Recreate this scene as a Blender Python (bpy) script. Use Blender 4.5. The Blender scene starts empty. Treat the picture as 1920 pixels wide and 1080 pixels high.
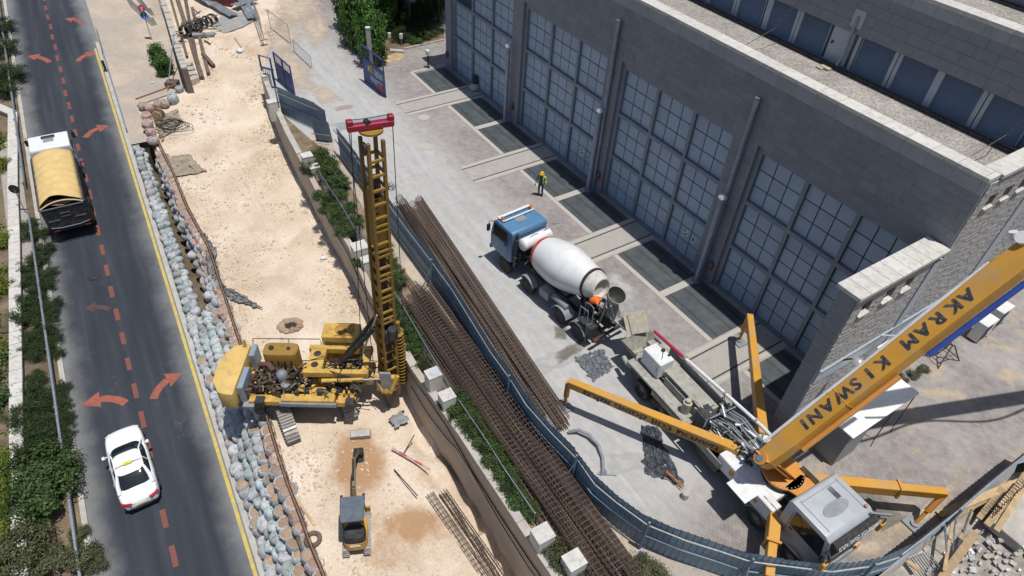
import bpy, bmesh, math, random
from mathutils import Vector, Matrix, noise
random.seed(11)
R = math.radians
V = Vector
scene = bpy.context.scene
col = scene.collection

# ------------------------------------------------------------------ camera
CAM_H, CAM_F = 24.6, 1246.3
_p, _r = R(42.968), R(3.954)
_fw = V((0, math.cos(_p), -math.sin(_p))); _u0 = V((0, math.sin(_p), math.cos(_p))); _r0 = V((1, 0, 0))
C_R = _r0*math.cos(_r) + _u0*math.sin(_r); C_U = _u0*math.cos(_r) - _r0*math.sin(_r)
cd = bpy.data.cameras.new('camera'); cam = bpy.data.objects.new('camera', cd); col.objects.link(cam)
cd.sensor_width = 36; cd.lens = CAM_F/1920*36; cd.clip_end = 2000; cd.clip_start = .5
m3 = Matrix((C_R, C_U, -_fw)).transposed()
cam.matrix_world = Matrix.Translation((0, 0, CAM_H)) @ m3.to_4x4()
scene.camera = cam

# ------------------------------------------------------------------ light
SUN = V((.18, -.115, 1)).normalized()          # towards the sun
world = bpy.data.worlds.new('World'); scene.world = world; world.use_nodes = True
wn = world.node_tree.nodes; bgn = wn['Background']
sky = wn.new('ShaderNodeTexSky'); sky.sky_type = 'NISHITA'; sky.sun_disc = False
sky.sun_elevation = math.asin(SUN.z); sky.sun_rotation = math.atan2(SUN.x, SUN.y)
world.node_tree.links.new(sky.outputs[0], bgn.inputs[0]); bgn.inputs[1].default_value = .095
sl = bpy.data.lights.new('sun', 'SUN'); so = bpy.data.objects.new('sun', sl); col.objects.link(so)
sl.energy = 4.7; sl.angle = R(.53); sl.color = (1, .965, .91)
so.rotation_euler = (-SUN).to_track_quat('-Z', 'Y').to_euler(); so.location = (0, 0, 60)
vs = scene.view_settings
vs.view_transform = 'Standard'; vs.look = 'None'; vs.gamma = 1; vs.exposure = -.2; vs.use_curve_mapping = False

# ------------------------------------------------------------------ survey: a sight line met with a level or a slope
def sight(u, v): return C_R*((u-960)/CAM_F) - C_U*((v-540)/CAM_F) + _fw
def at(u, v, z=0.):
    d = sight(u, v); t = (z-CAM_H)/d.z
    return V((d.x*t, d.y*t, z))
RU = V((-.539, .842)).normalized(); RT = at(110, 400, -3.); RS = math.tan(R(4.6))
def road_z(x, y): return -3. + RS*((x-RT.x)*RU.x + (y-RT.y)*RU.y)
def road(u, v, dz=0.):
    z = -3.
    for i in range(30): p = at(u, v, z); z = .4*z + .6*(road_z(p.x, p.y)+dz)
    return at(u, v, z)
def px_of(p):
    v = V(p)-V((0, 0, CAM_H)); w = v.dot(_fw); return 960+CAM_F*v.dot(C_R)/w, 540-CAM_F*v.dot(C_U)/w
_ON = 'zeroth first second third fourth fifth sixth seventh eighth ninth tenth eleventh twelfth thirteenth fourteenth fifteenth sixteenth seventeenth eighteenth nineteenth'.split()
_TN = 'x x twenty thirty forty fifty sixty seventy eighty ninety'.split()
def ordinal(n):
    if n < 20: return _ON[n]
    t, u = divmod(n, 10); return (_TN[t][:-1]+'ieth') if u == 0 else _TN[t]+'-'+_ON[u]
COUNT = {}
def nth(key):
    COUNT[key] = COUNT.get(key, 0)+1; return ordinal(COUNT[key])
def sstep(a, b, x):
    t = min(1, max(0, (x-a)/(b-a))); return t*t*(3-2*t)
def site_z(x, y):
    z = -2.15 - .35*sstep(18, 10, y)
    z += 2.1*sstep(42, 64, y)
    return z
def site(u, v, dz=0.):
    z = -2.2
    for i in range(30): p = at(u, v, z); z = .4*z + .6*(site_z(p.x, p.y)+dz)
    return at(u, v, z)
PSI = R(-54.70)
FD = V((math.cos(PSI), math.sin(PSI), 0)); FT = V((FD.y, -FD.x, 0)); FA = at(847, 133)
def bl(s, t, z=0.): return FA + FD*s + FT*t + V((0, 0, z))     # along the depot front, out from it, up

# ------------------------------------------------------------------ materials
def lin(c): return tuple(((x/12.92) if x <= .04045 else ((x+.055)/1.055)**2.4) for x in c)
def newmat(name):
    m = bpy.data.materials.new(name); m.use_nodes = True
    return m, m.node_tree.nodes, m.node_tree.links, m.node_tree.nodes['Principled BSDF']
def N(nd, t, **k):
    n = nd.new(t)
    for a, b in k.items(): setattr(n, a, b)
    return n
def ramp(nd, stops):
    r = nd.new('ShaderNodeValToRGB'); e = r.color_ramp.elements
    while len(e) < len(stops): e.new(.5)
    for i, (p, c) in enumerate(stops): e[i].position = p; e[i].color = (*c, 1)
    return r
MATS = {}
def mat(name, c, rough=.6, metal=0., var=.18, scale=3., bump=0., bscale=30., rnd=0., dirt=None, dirt_amt=.5, dscale=1.5, spec=.5, coat=0., second=None):
    """base colour c with two octaves of value variation, optional dirt colour in patches, per-object jitter, fine relief"""
    if name in MATS: return MATS[name]
    m, nd, lk, b = newmat(name); MATS[name] = m
    tc = N(nd, 'ShaderNodeTexCoord'); co = tc.outputs['Object']
    if rnd:
        oi = N(nd, 'ShaderNodeObjectInfo'); off = N(nd, 'ShaderNodeVectorMath', operation='ADD'); sc = N(nd, 'ShaderNodeMath', operation='MULTIPLY')
        sc.inputs[1].default_value = 57.; lk.new(oi.outputs['Random'], sc.inputs[0]); lk.new(co, off.inputs[0]); lk.new(sc.outputs[0], off.inputs[1]); co = off.outputs[0]
    n1 = N(nd, 'ShaderNodeTexNoise'); n1.inputs['Scale'].default_value = scale; n1.inputs['Detail'].default_value = 8; n1.inputs['Roughness'].default_value = .65
    lk.new(co, n1.inputs['Vector'])
    lo = tuple(max(0, x*(1-var)) for x in c); hi = tuple(min(1, x*(1+var)) for x in c)
    r = ramp(nd, [(.3, lo), (.7, second or hi)]); lk.new(n1.outputs[0], r.inputs[0]); out = r.outputs[0]
    if dirt:
        n2 = N(nd, 'ShaderNodeTexNoise'); n2.inputs['Scale'].default_value = dscale; n2.inputs['Detail'].default_value = 10; n2.inputs['Roughness'].default_value = .7
        lk.new(co, n2.inputs['Vector'])
        r2 = ramp(nd, [(.5-.02, (0,)*3), (.5+.22, (dirt_amt,)*3)]); lk.new(n2.outputs[0], r2.inputs[0])
        mx = N(nd, 'ShaderNodeMixRGB'); lk.new(r2.outputs[0], mx.inputs[0]); lk.new(out, mx.inputs[1]); mx.inputs[2].default_value = (*dirt, 1); out = mx.outputs[0]
    if rnd:
        ml = N(nd, 'ShaderNodeMapRange'); ml.inputs[3].default_value = 1-rnd; ml.inputs[4].default_value = 1+rnd*.8; lk.new(oi.outputs['Random'], ml.inputs[0])
        mv = N(nd, 'ShaderNodeVectorMath', operation='SCALE'); lk.new(out, mv.inputs[0]); lk.new(ml.outputs[0], mv.inputs['Scale']); out = mv.outputs[0]
    lk.new(out, b.inputs['Base Color'])
    b.inputs['Roughness'].default_value = rough; b.inputs['Metallic'].default_value = metal
    b.inputs['Specular IOR Level'].default_value = spec
    if coat: b.inputs['Coat Weight'].default_value = coat; b.inputs['Coat Roughness'].default_value = .06
    if bump:
        n3 = N(nd, 'ShaderNodeTexNoise'); n3.inputs['Scale'].default_value = bscale; n3.inputs['Detail'].default_value = 6
        lk.new(co, n3.inputs['Vector'])
        bp = N(nd, 'ShaderNodeBump'); bp.inputs['Strength'].default_value = bump; bp.inputs['Distance'].default_value = .05
        lk.new(n3.outputs[0], bp.inputs['Height']); lk.new(bp.outputs[0], b.inputs['Normal'])
    return m

# ------------------------------------------------------------------ mesh builder
class MB:
    def __init__(s): s.v = []; s.f = []
    def add(s, vs, fs, M=None):
        o = len(s.v)
        s.v += [tuple(M @ V(p)) for p in vs] if M is not None else [tuple(p) for p in vs]
        s.f += [tuple(i+o for i in f) for f in fs]; return s
    def box(s, c, d, M=None, rot=None):
        x, y, z = (q/2 for q in d)
        vs = [V((a*x, b*y, e*z)) for e in (-1, 1) for a, b in ((-1, -1), (1, -1), (1, 1), (-1, 1))]
        if rot is not None:
            vs = [rot @ p for p in vs]
        c = V(c)
        return s.add([p+c for p in vs], [(3, 2, 1, 0), (4, 5, 6, 7), (0, 1, 5, 4), (1, 2, 6, 5), (2, 3, 7, 6), (3, 0, 4, 7)], M)
    def beam(s, a, b, w, h, M=None, up=(0, 0, 1)):
        a = V(a); b = V(b); d = b-a; L = d.length; d.normalize(); u = V(up)
        if abs(d.dot(u)) > .98: u = V((1, 0, 0))
        y = u.cross(d).normalized(); z = d.cross(y)
        rot = Matrix((d, y, z)).transposed()
        return s.box((a+b)/2, (L, w, h), M, rot)
    def cyl(s, a, b, r0, r1=None, n=12, caps=True, M=None):
        a = V(a); b = V(b); r1 = r0 if r1 is None else r1
        d = (b-a).normalized(); u = V((0, 0, 1)) if abs(d.z) < .95 else V((1, 0, 0))
        x = u.cross(d).normalized(); y = d.cross(x)
        vs = []
        for p, r in ((a, r0), (b, r1)):
            for i in range(n): t = 2*math.pi*i/n; vs.append(p + x*math.cos(t)*r + y*math.sin(t)*r)
        fs = [(i, (i+1) % n, n+(i+1) % n, n+i) for i in range(n)]
        if caps: fs += [tuple(range(n-1, -1, -1)), tuple(range(n, 2*n))]
        return s.add(vs, fs, M)
    def tube(s, pts, r, n=6, M=None, closed=False):
        pts = [V(p) for p in pts]; k = len(pts); vs = []; x = None
        for i, p in enumerate(pts):
            if closed: d = pts[(i+1) % k]-pts[i-1]
            else: d = pts[min(i+1, k-1)]-pts[max(i-1, 0)]
            d.normalize()
            if x is None:
                u = V((0, 0, 1)) if abs(d.z) < .9 else V((1, 0, 0)); x = u.cross(d).normalized()
            else:
                x = (x - d*x.dot(d)); x = x.normalized() if x.length > 1e-6 else V((1, 0, 0))
            y = d.cross(x); rr = r[i] if isinstance(r, (list, tuple)) else r
            for j in range(n): t = 2*math.pi*j/n; vs.append(p + x*math.cos(t)*rr + y*math.sin(t)*rr)
        fs = []
        for i in range(k if closed else k-1):
            for j in range(n):
                a = i*n+j; b = i*n+(j+1) % n; i2 = (i+1) % k; fs.append((a, b, i2*n+(j+1) % n, i2*n+j))
        if not closed: fs += [tuple(range(n-1, -1, -1)), tuple(range((k-1)*n, k*n))]
        return s.add(vs, fs, M)
    def lathe(s, prof, n=20, M=None, jit=0.):
        """profile of (radius, height) round the z axis"""
        vs = []; k = len(prof)
        for r, z in prof:
            for j in range(n): t = 2*math.pi*j/n; vs.append((r*math.cos(t)*(1+jit*random.uniform(-1, 1)), r*math.sin(t)*(1+jit*random.uniform(-1, 1)), z))
        fs = [(i*n+j, i*n+(j+1) % n, (i+1)*n+(j+1) % n, (i+1)*n+j) for i in range(k-1) for j in range(n)]
        fs += [tuple(range(n-1, -1, -1)), tuple(range((k-1)*n, k*n))]
        return s.add(vs, fs, M)
    def prism(s, poly, h, M=None, axis='z', off=0.):
        """2-D outline pushed through h along an axis"""
        n = len(poly); vs = []
        for e in (off, off+h):
            for a, b in poly: vs.append({'z': (a, b, e), 'y': (a, e, b), 'x': (e, a, b)}[axis])
        fs = [(i, (i+1) % n, n+(i+1) % n, n+i) for i in range(n)] + [tuple(range(n-1, -1, -1)), tuple(range(n, 2*n))]
        return s.add(vs, fs, M)
    def loft(s, rings, M=None, caps=True, closed=True):
        n = len(rings[0]); vs = [p for r in rings for p in r]; fs = []
        for i in range(len(rings)-1):
            for j in range(n if closed else n-1): fs.append((i*n+j, i*n+(j+1) % n, (i+1)*n+(j+1) % n, (i+1)*n+j))
        if caps: fs += [tuple(range(n-1, -1, -1)), tuple(range((len(rings)-1)*n, len(rings)*n))]
        return s.add(vs, fs, M)
    def quad(s, a, b, c, d, M=None): return s.add([a, b, c, d], [(0, 1, 2, 3)], M)
    def mesh(s, name, m=None, bevel=0., smooth=False, seg=1):
        me = bpy.data.meshes.new(name); me.from_pydata(s.v, [], s.f)
        bm = bmesh.new(); bm.from_mesh(me)
        bmesh.ops.recalc_face_normals(bm, faces=bm.faces)
        if bevel:
            es = [e for e in bm.edges if len(e.link_faces) == 2 and e.calc_face_angle(0) > .45]
            bmesh.ops.bevel(bm, geom=es, offset=bevel, segments=seg, affect='EDGES', profile=.6, clamp_overlap=True)
        bm.to_mesh(me); bm.free()
        if smooth:
            me.polygons.foreach_set('use_smooth', [True]*len(me.polygons))
            try: me.set_sharp_from_angle(angle=R(38))
            except Exception: pass
        if m: me.materials.append(m)
        return me
    def split(s, name, m=None, parent=None, n=8, bevel=0., smooth=False):
        """every piece added (n points each, or a list of counts) as an object of its own"""
        o = 0; k = 0; out = []
        while o < len(s.v):
            c = n if isinstance(n, int) else n[k]; q = MB(); q.v = s.v[o:o+c]; q.f = [tuple(i-o for i in f) for f in s.f if o <= f[0] < o+c]
            out.append(q.build(name, m, parent, bevel, smooth)); o += c; k += 1
        return out
    def build(s, name, m=None, parent=None, bevel=0., smooth=False, seg=1, loc=None, rz=None):
        o = bpy.data.objects.new(name, s.mesh(name, m, bevel, smooth, seg)); col.objects.link(o)
        if parent is not None: o.parent = parent
        if loc is not None: o.location = loc
        if rz is not None: o.rotation_euler = (0, 0, rz)
        return o

def tag(o, label=None, cat=None, group=None, kind=None):
    if label: o['label'] = label
    if cat: o['category'] = cat
    if group: o['group'] = group
    if kind: o['kind'] = kind
    return o
def thing(name, label, cat, loc=(0, 0, 0), rz=0., group=None, rot=None):
    o = bpy.data.objects.new(name, None); col.objects.link(o); o.empty_display_size = .3
    o.location = loc; o.rotation_euler = rot if rot is not None else (0, 0, rz)
    return tag(o, label, cat, group)
def inst(me, name, parent=None, loc=(0, 0, 0), rot=(0, 0, 0), sc=None):
    o = bpy.data.objects.new(name, me); col.objects.link(o)
    if parent is not None: o.parent = parent
    o.location = loc; o.rotation_euler = rot
    if sc is not None: o.scale = sc
    return o
def dup(root, loc, rz=None, label=None, group=None, rot=None):
    r = root.copy(); col.objects.link(r); r.location = loc
    if rz is not None: r.rotation_euler = (0, 0, rz)
    if rot is not None: r.rotation_euler = rot
    if label: r['label'] = label
    if group: r['group'] = group
    for ch in list(root.children):
        c = ch.copy(); col.objects.link(c); c.parent = r
        for g in list(ch.children):
            d = g.copy(); col.objects.link(d); d.parent = c
    return r
def struct(mb, name, m, smooth=False): return tag(mb.build(name, m, smooth=smooth), kind='structure')
def text_mesh(txt, size, m, name='lettering', extrude=.004, align='CENTER', sx=1.):
    cu = bpy.data.curves.new(name, 'FONT'); cu.body = txt; cu.size = size; cu.align_x = align; cu.align_y = 'CENTER'; cu.extrude = extrude; cu.resolution_u = 3; cu.offset = 0
    o = bpy.data.objects.new(name, cu); col.objects.link(o)
    me = bpy.data.meshes.new_from_object(o.evaluated_get(bpy.context.evaluated_depsgraph_get()))
    bpy.data.objects.remove(o); bpy.data.curves.remove(cu)
    me.name = name; me.materials.clear(); me.materials.append(m)
    if size > .3:                         # heavy stencil strokes: the outline laid down a few times, slightly shifted
        bm = bmesh.new()
        for k, (dx, dy) in enumerate(((0, 0), (.045, 0), (-.045, 0), (0, .03), (0, -.03))):
            n0 = len(bm.verts); bm.from_mesh(me); bm.verts.ensure_lookup_table()
            for v in bm.verts[n0:]: v.co += V((dx*size, dy*size, .0005*k))
        bm.to_mesh(me); bm.free()
    if sx != 1: me.transform(Matrix.Diagonal((sx, 1, 1, 1)))
    return me
def frame_rot(x, y): 
    x = V(x).normalized(); z = x.cross(V(y)).normalized(); y = z.cross(x)
    return Matrix((x, y, z)).transposed()
# ------------------------------------------------------------------ surfaces of the setting
def ground_mat(name, base, alt, hi, scale=.35, rough=.95, bump=.5, bscale=9., stain=None, stain_c=(.4, .2, .09), speck=None):
    m, nd, lk, b = newmat(name)
    tc = N(nd, 'ShaderNodeTexCoord'); co = tc.outputs['Object']
    a = N(nd, 'ShaderNodeTexNoise'); a.inputs['Scale'].default_value = scale; a.inputs['Detail'].default_value = 12; a.inputs['Roughness'].default_value = .62; a.inputs['Distortion'].default_value = .4
    lk.new(co, a.inputs['Vector'])
    r = ramp(nd, [(.32, alt), (.5, base), (.68, hi)]); lk.new(a.outputs[0], r.inputs[0]); out = r.outputs[0]
    f = N(nd, 'ShaderNodeTexNoise'); f.inputs['Scale'].default_value = bscale; f.inputs['Detail'].default_value = 9; f.inputs['Roughness'].default_value = .72
    lk.new(co, f.inputs['Vector'])
    rf = ramp(nd, [(.3, (.68,)*3), (.48, (1.,)*3), (.72, (1.2,)*3)]); lk.new(f.outputs[0], rf.inputs[0])
    mx = N(nd, 'ShaderNodeMixRGB', blend_type='MULTIPLY'); mx.inputs[0].default_value = .8; lk.new(out, mx.inputs[1]); lk.new(rf.outputs[0], mx.inputs[2]); out = mx.outputs[0]
    if stain:
        at_ = N(nd, 'ShaderNodeAttribute', attribute_name=stain)
        ad = N(nd, 'ShaderNodeMath', operation='ADD'); sb = N(nd, 'ShaderNodeMath', operation='MULTIPLY_ADD'); n5 = N(nd, 'ShaderNodeTexNoise'); n5.inputs['Scale'].default_value = 1.3; n5.inputs['Detail'].default_value = 10; n5.inputs['Roughness'].default_value = .7
        lk.new(co, n5.inputs['Vector']); lk.new(n5.outputs[0], sb.inputs[0]); sb.inputs[1].default_value = 1.1; sb.inputs[2].default_value = -.55
        lk.new(at_.outputs['Fac'], ad.inputs[0]); lk.new(sb.outputs[0], ad.inputs[1])
        rs = ramp(nd, [(.38, (0,)*3), (.75, (.8,)*3)]); lk.new(ad.outputs[0], rs.inputs[0])
        m2 = N(nd, 'ShaderNodeMixRGB'); lk.new(rs.outputs[0], m2.inputs[0]); lk.new(out, m2.inputs[1]); m2.inputs[2].default_value = (*stain_c, 1); out = m2.outputs[0]
    lk.new(out, b.inputs['Base Color']); b.inputs['Roughness'].default_value = rough; b.inputs['Specular IOR Level'].default_value = .25
    bp = N(nd, 'ShaderNodeBump'); bp.inputs['Strength'].default_value = bump; bp.inputs['Distance'].default_value = .12
    lk.new(f.outputs[0], bp.inputs['Height']); lk.new(bp.outputs[0], b.inputs['Normal'])
    return m

M_SAND = ground_mat('limestone_fill', (.61, .50, .385), (.50, .395, .29), (.70, .60, .49), stain='stain', stain_c=(.37, .2, .09))
M_SOIL = ground_mat('planter_soil', (.2, .15, .1), (.1, .075, .05), (.3, .25, .18), scale=.9)
M_EARTH = ground_mat('earth', (.16, .12, .08), (.09, .07, .045), (.24, .19, .13), scale=.6)
M_WALK = ground_mat('dusty_pavement', (.40, .34, .28), (.34, .31, .28), (.50, .42, .33), scale=.3, bump=.25)

def road_material():
    m, nd, lk, b = newmat('asphalt')
    tc = N(nd, 'ShaderNodeTexCoord'); co = tc.outputs['Object']
    dp = N(nd, 'ShaderNodeVectorMath', operation='DOT_PRODUCT'); dp.inputs[1].default_value = (RU.y, -RU.x, 0); lk.new(co, dp.inputs[0])
    nz = N(nd, 'ShaderNodeTexNoise'); nz.inputs['Scale'].default_value = .5; nz.inputs['Detail'].default_value = 10; nz.inputs['Roughness'].default_value = .65; lk.new(co, nz.inputs['Vector'])
    a1 = N(nd, 'ShaderNodeMath', operation='ADD'); a1.inputs[1].default_value = 5.05; lk.new(dp.outputs['Value'], a1.inputs[0])
    ab = N(nd, 'ShaderNodeMath', operation='ABSOLUTE'); lk.new(a1.outputs[0], ab.inputs[0])
    ma = N(nd, 'ShaderNodeMath', operation='MULTIPLY_ADD'); ma.inputs[1].default_value = 1.5; ma.inputs[2].default_value = -.75; lk.new(nz.outputs[0], ma.inputs[0])
    s = N(nd, 'ShaderNodeMath', operation='ADD'); lk.new(ab.outputs[0], s.inputs[0]); lk.new(ma.outputs[0], s.inputs[1])
    mr = N(nd, 'ShaderNodeMapRange'); mr.inputs[1].default_value = 1.75; mr.inputs[2].default_value = 3.3; mr.inputs[4].default_value = .72; mr.interpolation_type = 'SMOOTHSTEP'; lk.new(s.outputs[0], mr.inputs[0])
    # streaks worn along the wheel paths
    mp = N(nd, 'ShaderNodeMapping', vector_type='TEXTURE'); mp.inputs['Rotation'].default_value = (0, 0, math.atan2(RU.y, RU.x)); mp.inputs['Scale'].default_value = (14, .7, 1); lk.new(co, mp.inputs['Vector'])
    st = N(nd, 'ShaderNodeTexNoise'); st.inputs['Scale'].default_value = 1.4; st.inputs['Detail'].default_value = 8; lk.new(mp.outputs[0], st.inputs['Vector'])
    r = ramp(nd, [(.3, (.017, .022, .032)), (.55, (.026, .032, .044)), (.75, (.046, .052, .062))]); lk.new(st.outputs[0], r.inputs[0])
    g = N(nd, 'ShaderNodeTexNoise'); g.inputs['Scale'].default_value = 40; g.inputs['Detail'].default_value = 6; lk.new(co, g.inputs['Vector'])
    rg = ramp(nd, [(.3, (.8,)*3), (.7, (1.25,)*3)]); lk.new(g.outputs[0], rg.inputs[0])
    mm = N(nd, 'ShaderNodeMixRGB', blend_type='MULTIPLY'); mm.inputs[0].default_value = .7; lk.new(r.outputs[0], mm.inputs[1]); lk.new(rg.outputs[0], mm.inputs[2])
    # fine cracks
    vo = N(nd, 'ShaderNodeTexVoronoi', feature='DISTANCE_TO_EDGE'); vo.inputs['Scale'].default_value = .55; 
    wp = N(nd, 'ShaderNodeVectorMath', operation='ADD'); nw = N(nd, 'ShaderNodeTexNoise'); nw.inputs['Scale'].default_value = 2.5; nw.inputs['Detail'].default_value = 5
    lk.new(co, nw.inputs['Vector']); lk.new(co, wp.inputs[0]); lk.new(nw.outputs['Color'], wp.inputs[1]); lk.new(wp.outputs[0], vo.inputs['Vector'])
    rc = ramp(nd, [(0, (.16,)*3), (.012, (0,)*3)]); lk.new(vo.outputs['Distance'], rc.inputs[0])
    mk = N(nd, 'ShaderNodeMath', operation='MULTIPLY'); rk = ramp(nd, [(.52, (0,)*3), (.62, (1,)*3)]); lk.new(nz.outputs[0], rk.inputs[0]); lk.new(rc.outputs[0], mk.inputs[0]); lk.new(rk.outputs[0], mk.inputs[1])
    m1 = N(nd, 'ShaderNodeMixRGB'); lk.new(mk.outputs[0], m1.inputs[0]); lk.new(mm.outputs[0], m1.inputs[1]); m1.inputs[2].default_value = (.3, .29, .27, 1)
    md = N(nd, 'ShaderNodeMixRGB'); lk.new(mr.outputs[0], md.inputs[0]); lk.new(m1.outputs[0], md.inputs[1]); md.inputs[2].default_value = (.25, .25, .245, 1)
    lk.new(md.outputs[0], b.inputs['Base Color']); b.inputs['Roughness'].default_value = .82
    bp = N(nd, 'ShaderNodeBump'); bp.inputs['Strength'].default_value = .25; bp.inputs['Distance'].default_value = .03; lk.new(g.outputs[0], bp.inputs['Height']); lk.new(bp.outputs[0], b.inputs['Normal'])
    return m
M_ROAD = road_material()

def yard_material():
    """dusty concrete in the middle, reddish block paving near the depot, browner and sandier past the end pier"""
    m, nd, lk, b = newmat('yard_paving')
    tc = N(nd, 'ShaderNodeTexCoord'); co = tc.outputs['Object']
    mp = N(nd, 'ShaderNodeMapping', vector_type='TEXTURE'); mp.inputs['Location'].default_value = FA; mp.inputs['Rotation'].default_value = (0, 0, PSI); lk.new(co, mp.inputs['Vector'])
    sp = N(nd, 'ShaderNodeSeparateXYZ'); lk.new(mp.outputs[0], sp.inputs[0])     # x = along the front, -y = out from it
    nz = N(nd, 'ShaderNodeTexNoise'); nz.inputs['Scale'].default_value = .28; nz.inputs['Detail'].default_value = 12; nz.inputs['Roughness'].default_value = .66; nz.inputs['Distortion'].default_value = .6; lk.new(co, nz.inputs['Vector'])
    n2 = N(nd, 'ShaderNodeTexNoise'); n2.inputs['Scale'].default_value = 2.2; n2.inputs['Detail'].default_value = 10; n2.inputs['Roughness'].default_value = .7; lk.new(co, n2.inputs['Vector'])
    # swept tyre tracks
    wv = N(nd, 'ShaderNodeTexNoise'); wv.inputs['Scale'].default_value = .55; wv.inputs['Detail'].default_value = 9; wv.inputs['Distortion'].default_value = 1.6
    m4 = N(nd, 'ShaderNodeMapping'); m4.inputs['Scale'].default_value = (.35, 2.2, 1); lk.new(mp.outputs[0], m4.inputs['Vector']); lk.new(m4.outputs[0], wv.inputs['Vector'])
    conc = ramp(nd, [(.25, (.345, .34, .335)), (.5, (.40, .395, .385)), (.75, (.455, .445, .43))]); lk.new(wv.outputs[0], conc.inputs[0])
    br = N(nd, 'ShaderNodeTexBrick'); br.inputs['Scale'].default_value = 1.; br.inputs['Brick Width'].default_value = .21; br.inputs['Row Height'].default_value = .105; br.inputs['Mortar Size'].default_value = .008
    br.inputs['Color1'].default_value = (.275, .25, .24, 1); br.inputs['Color2'].default_value = (.24, .216, .207, 1); br.inputs['Mortar'].default_value = (.155, .135, .125, 1); lk.new(mp.outputs[0], br.inputs['Vector'])
    rv = ramp(nd, [(.3, (.85,)*3), (.7, (1.2,)*3)]); lk.new(n2.outputs[0], rv.inputs[0])
    pm = N(nd, 'ShaderNodeMixRGB', blend_type='MULTIPLY'); pm.inputs[0].default_value = 1; lk.new(br.outputs[0], pm.inputs[1]); lk.new(rv.outputs[0], pm.inputs[2])
    # dust on the paving
    rd = ramp(nd, [(.4, (0,)*3), (.75, (.75,)*3)]); lk.new(nz.outputs[0], rd.inputs[0])
    pd = N(nd, 'ShaderNodeMixRGB'); lk.new(rd.outputs[0], pd.inputs[0]); lk.new(pm.outputs[0], pd.inputs[1]); pd.inputs[2].default_value = (.39, .365, .35, 1)
    # where the paving shows: within 6.5 m of the front, or past the pier
    o1 = N(nd, 'ShaderNodeMath', operation='MULTIPLY_ADD'); o1.inputs[1].default_value = 5.; o1.inputs[2].default_value = -2.5; lk.new(nz.outputs[0], o1.inputs[0])
    t1 = N(nd, 'ShaderNodeMath', operation='ADD'); lk.new(sp.outputs[1], t1.inputs[0]); lk.new(o1.outputs[0], t1.inputs[1])
    k1 = N(nd, 'ShaderNodeMapRange'); k1.inputs[1].default_value = -7.8; k1.inputs[2].default_value = -5.; lk.new(t1.outputs[0], k1.inputs[0])
    t2 = N(nd, 'ShaderNodeMath', operation='ADD'); lk.new(sp.outputs[0], t2.inputs[0]); lk.new(o1.outputs[0], t2.inputs[1])
    k2 = N(nd, 'ShaderNodeMapRange'); k2.inputs[1].default_value = 38.; k2.inputs[2].default_value = 40.; lk.new(t2.outputs[0], k2.inputs[0])
    mxk = N(nd, 'ShaderNodeMath', operation='MAXIMUM'); lk.new(k1.outputs[0], mxk.inputs[0]); lk.new(k2.outputs[0], mxk.inputs[1])
    o = N(nd, 'ShaderNodeMixRGB'); lk.new(mxk.outputs[0], o.inputs[0]); lk.new(conc.outputs[0], o.inputs[1]); lk.new(pd.outputs[0], o.inputs[2]); out = o.outputs[0]
    # loose sand past the pier
    n6 = N(nd, 'ShaderNodeTexNoise'); n6.inputs['Scale'].default_value = .45; n6.inputs['Detail'].default_value = 12; n6.inputs['Roughness'].default_value = .7; m6 = N(nd, 'ShaderNodeMapping'); m6.inputs['Location'].default_value = (31, 7, 0); lk.new(co, m6.inputs[0]); lk.new(m6.outputs[0], n6.inputs['Vector'])
    r6 = ramp(nd, [(.54, (0,)*3), (.64, (.8,)*3)]); lk.new(n6.outputs[0], r6.inputs[0])
    m7 = N(nd, 'ShaderNodeMath', operation='MULTIPLY'); lk.new(r6.outputs[0], m7.inputs[0]); lk.new(k2.outputs[0], m7.inputs[1])
    o2 = N(nd, 'ShaderNodeMixRGB'); lk.new(m7.outputs[0], o2.inputs[0]); lk.new(out, o2.inputs[1]); o2.inputs[2].default_value = (.44, .35, .23, 1); out = o2.outputs[0]
    # oil drips and wet spots
    vo = N(nd, 'ShaderNodeTexNoise'); vo.inputs['Scale'].default_value = 1.1; vo.inputs['Detail'].default_value = 9; vo.inputs['Roughness'].default_value = .75; m8 = N(nd, 'ShaderNodeMapping'); m8.inputs['Location'].default_value = (5, 53, 0); lk.new(co, m8.inputs[0]); lk.new(m8.outputs[0], vo.inputs['Vector'])
    r8 = ramp(nd, [(.66, (0,)*3), (.72, (.5,)*3)]); lk.new(vo.outputs[0], r8.inputs[0])
    o3 = N(nd, 'ShaderNodeMixRGB'); lk.new(r8.outputs[0], o3.inputs[0]); lk.new(out, o3.inputs[1]); o3.inputs[2].default_value = (.12, .115, .11, 1); out = o3.outputs[0]
    g = ramp(nd, [(.3, (.88,)*3), (.7, (1.1,)*3)]); lk.new(n2.outputs[0], g.inputs[0])
    o4 = N(nd, 'ShaderNodeMixRGB', blend_type='MULTIPLY'); o4.inputs[0].default_value = 1; lk.new(out, o4.inputs[1]); lk.new(g.outputs[0], o4.inputs[2])
    lk.new(o4.outputs[0], b.inputs['Base Color']); b.inputs['Roughness'].default_value = .85; b.inputs['Specular IOR Level'].default_value = .3
    bp = N(nd, 'ShaderNodeBump'); bp.inputs['Strength'].default_value = .2; bp.inputs['Distance'].default_value = .04; lk.new(n2.outputs[0], bp.inputs['Height']); lk.new(bp.outputs[0], b.inputs['Normal'])
    return m
M_YARD = yard_material()

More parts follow.
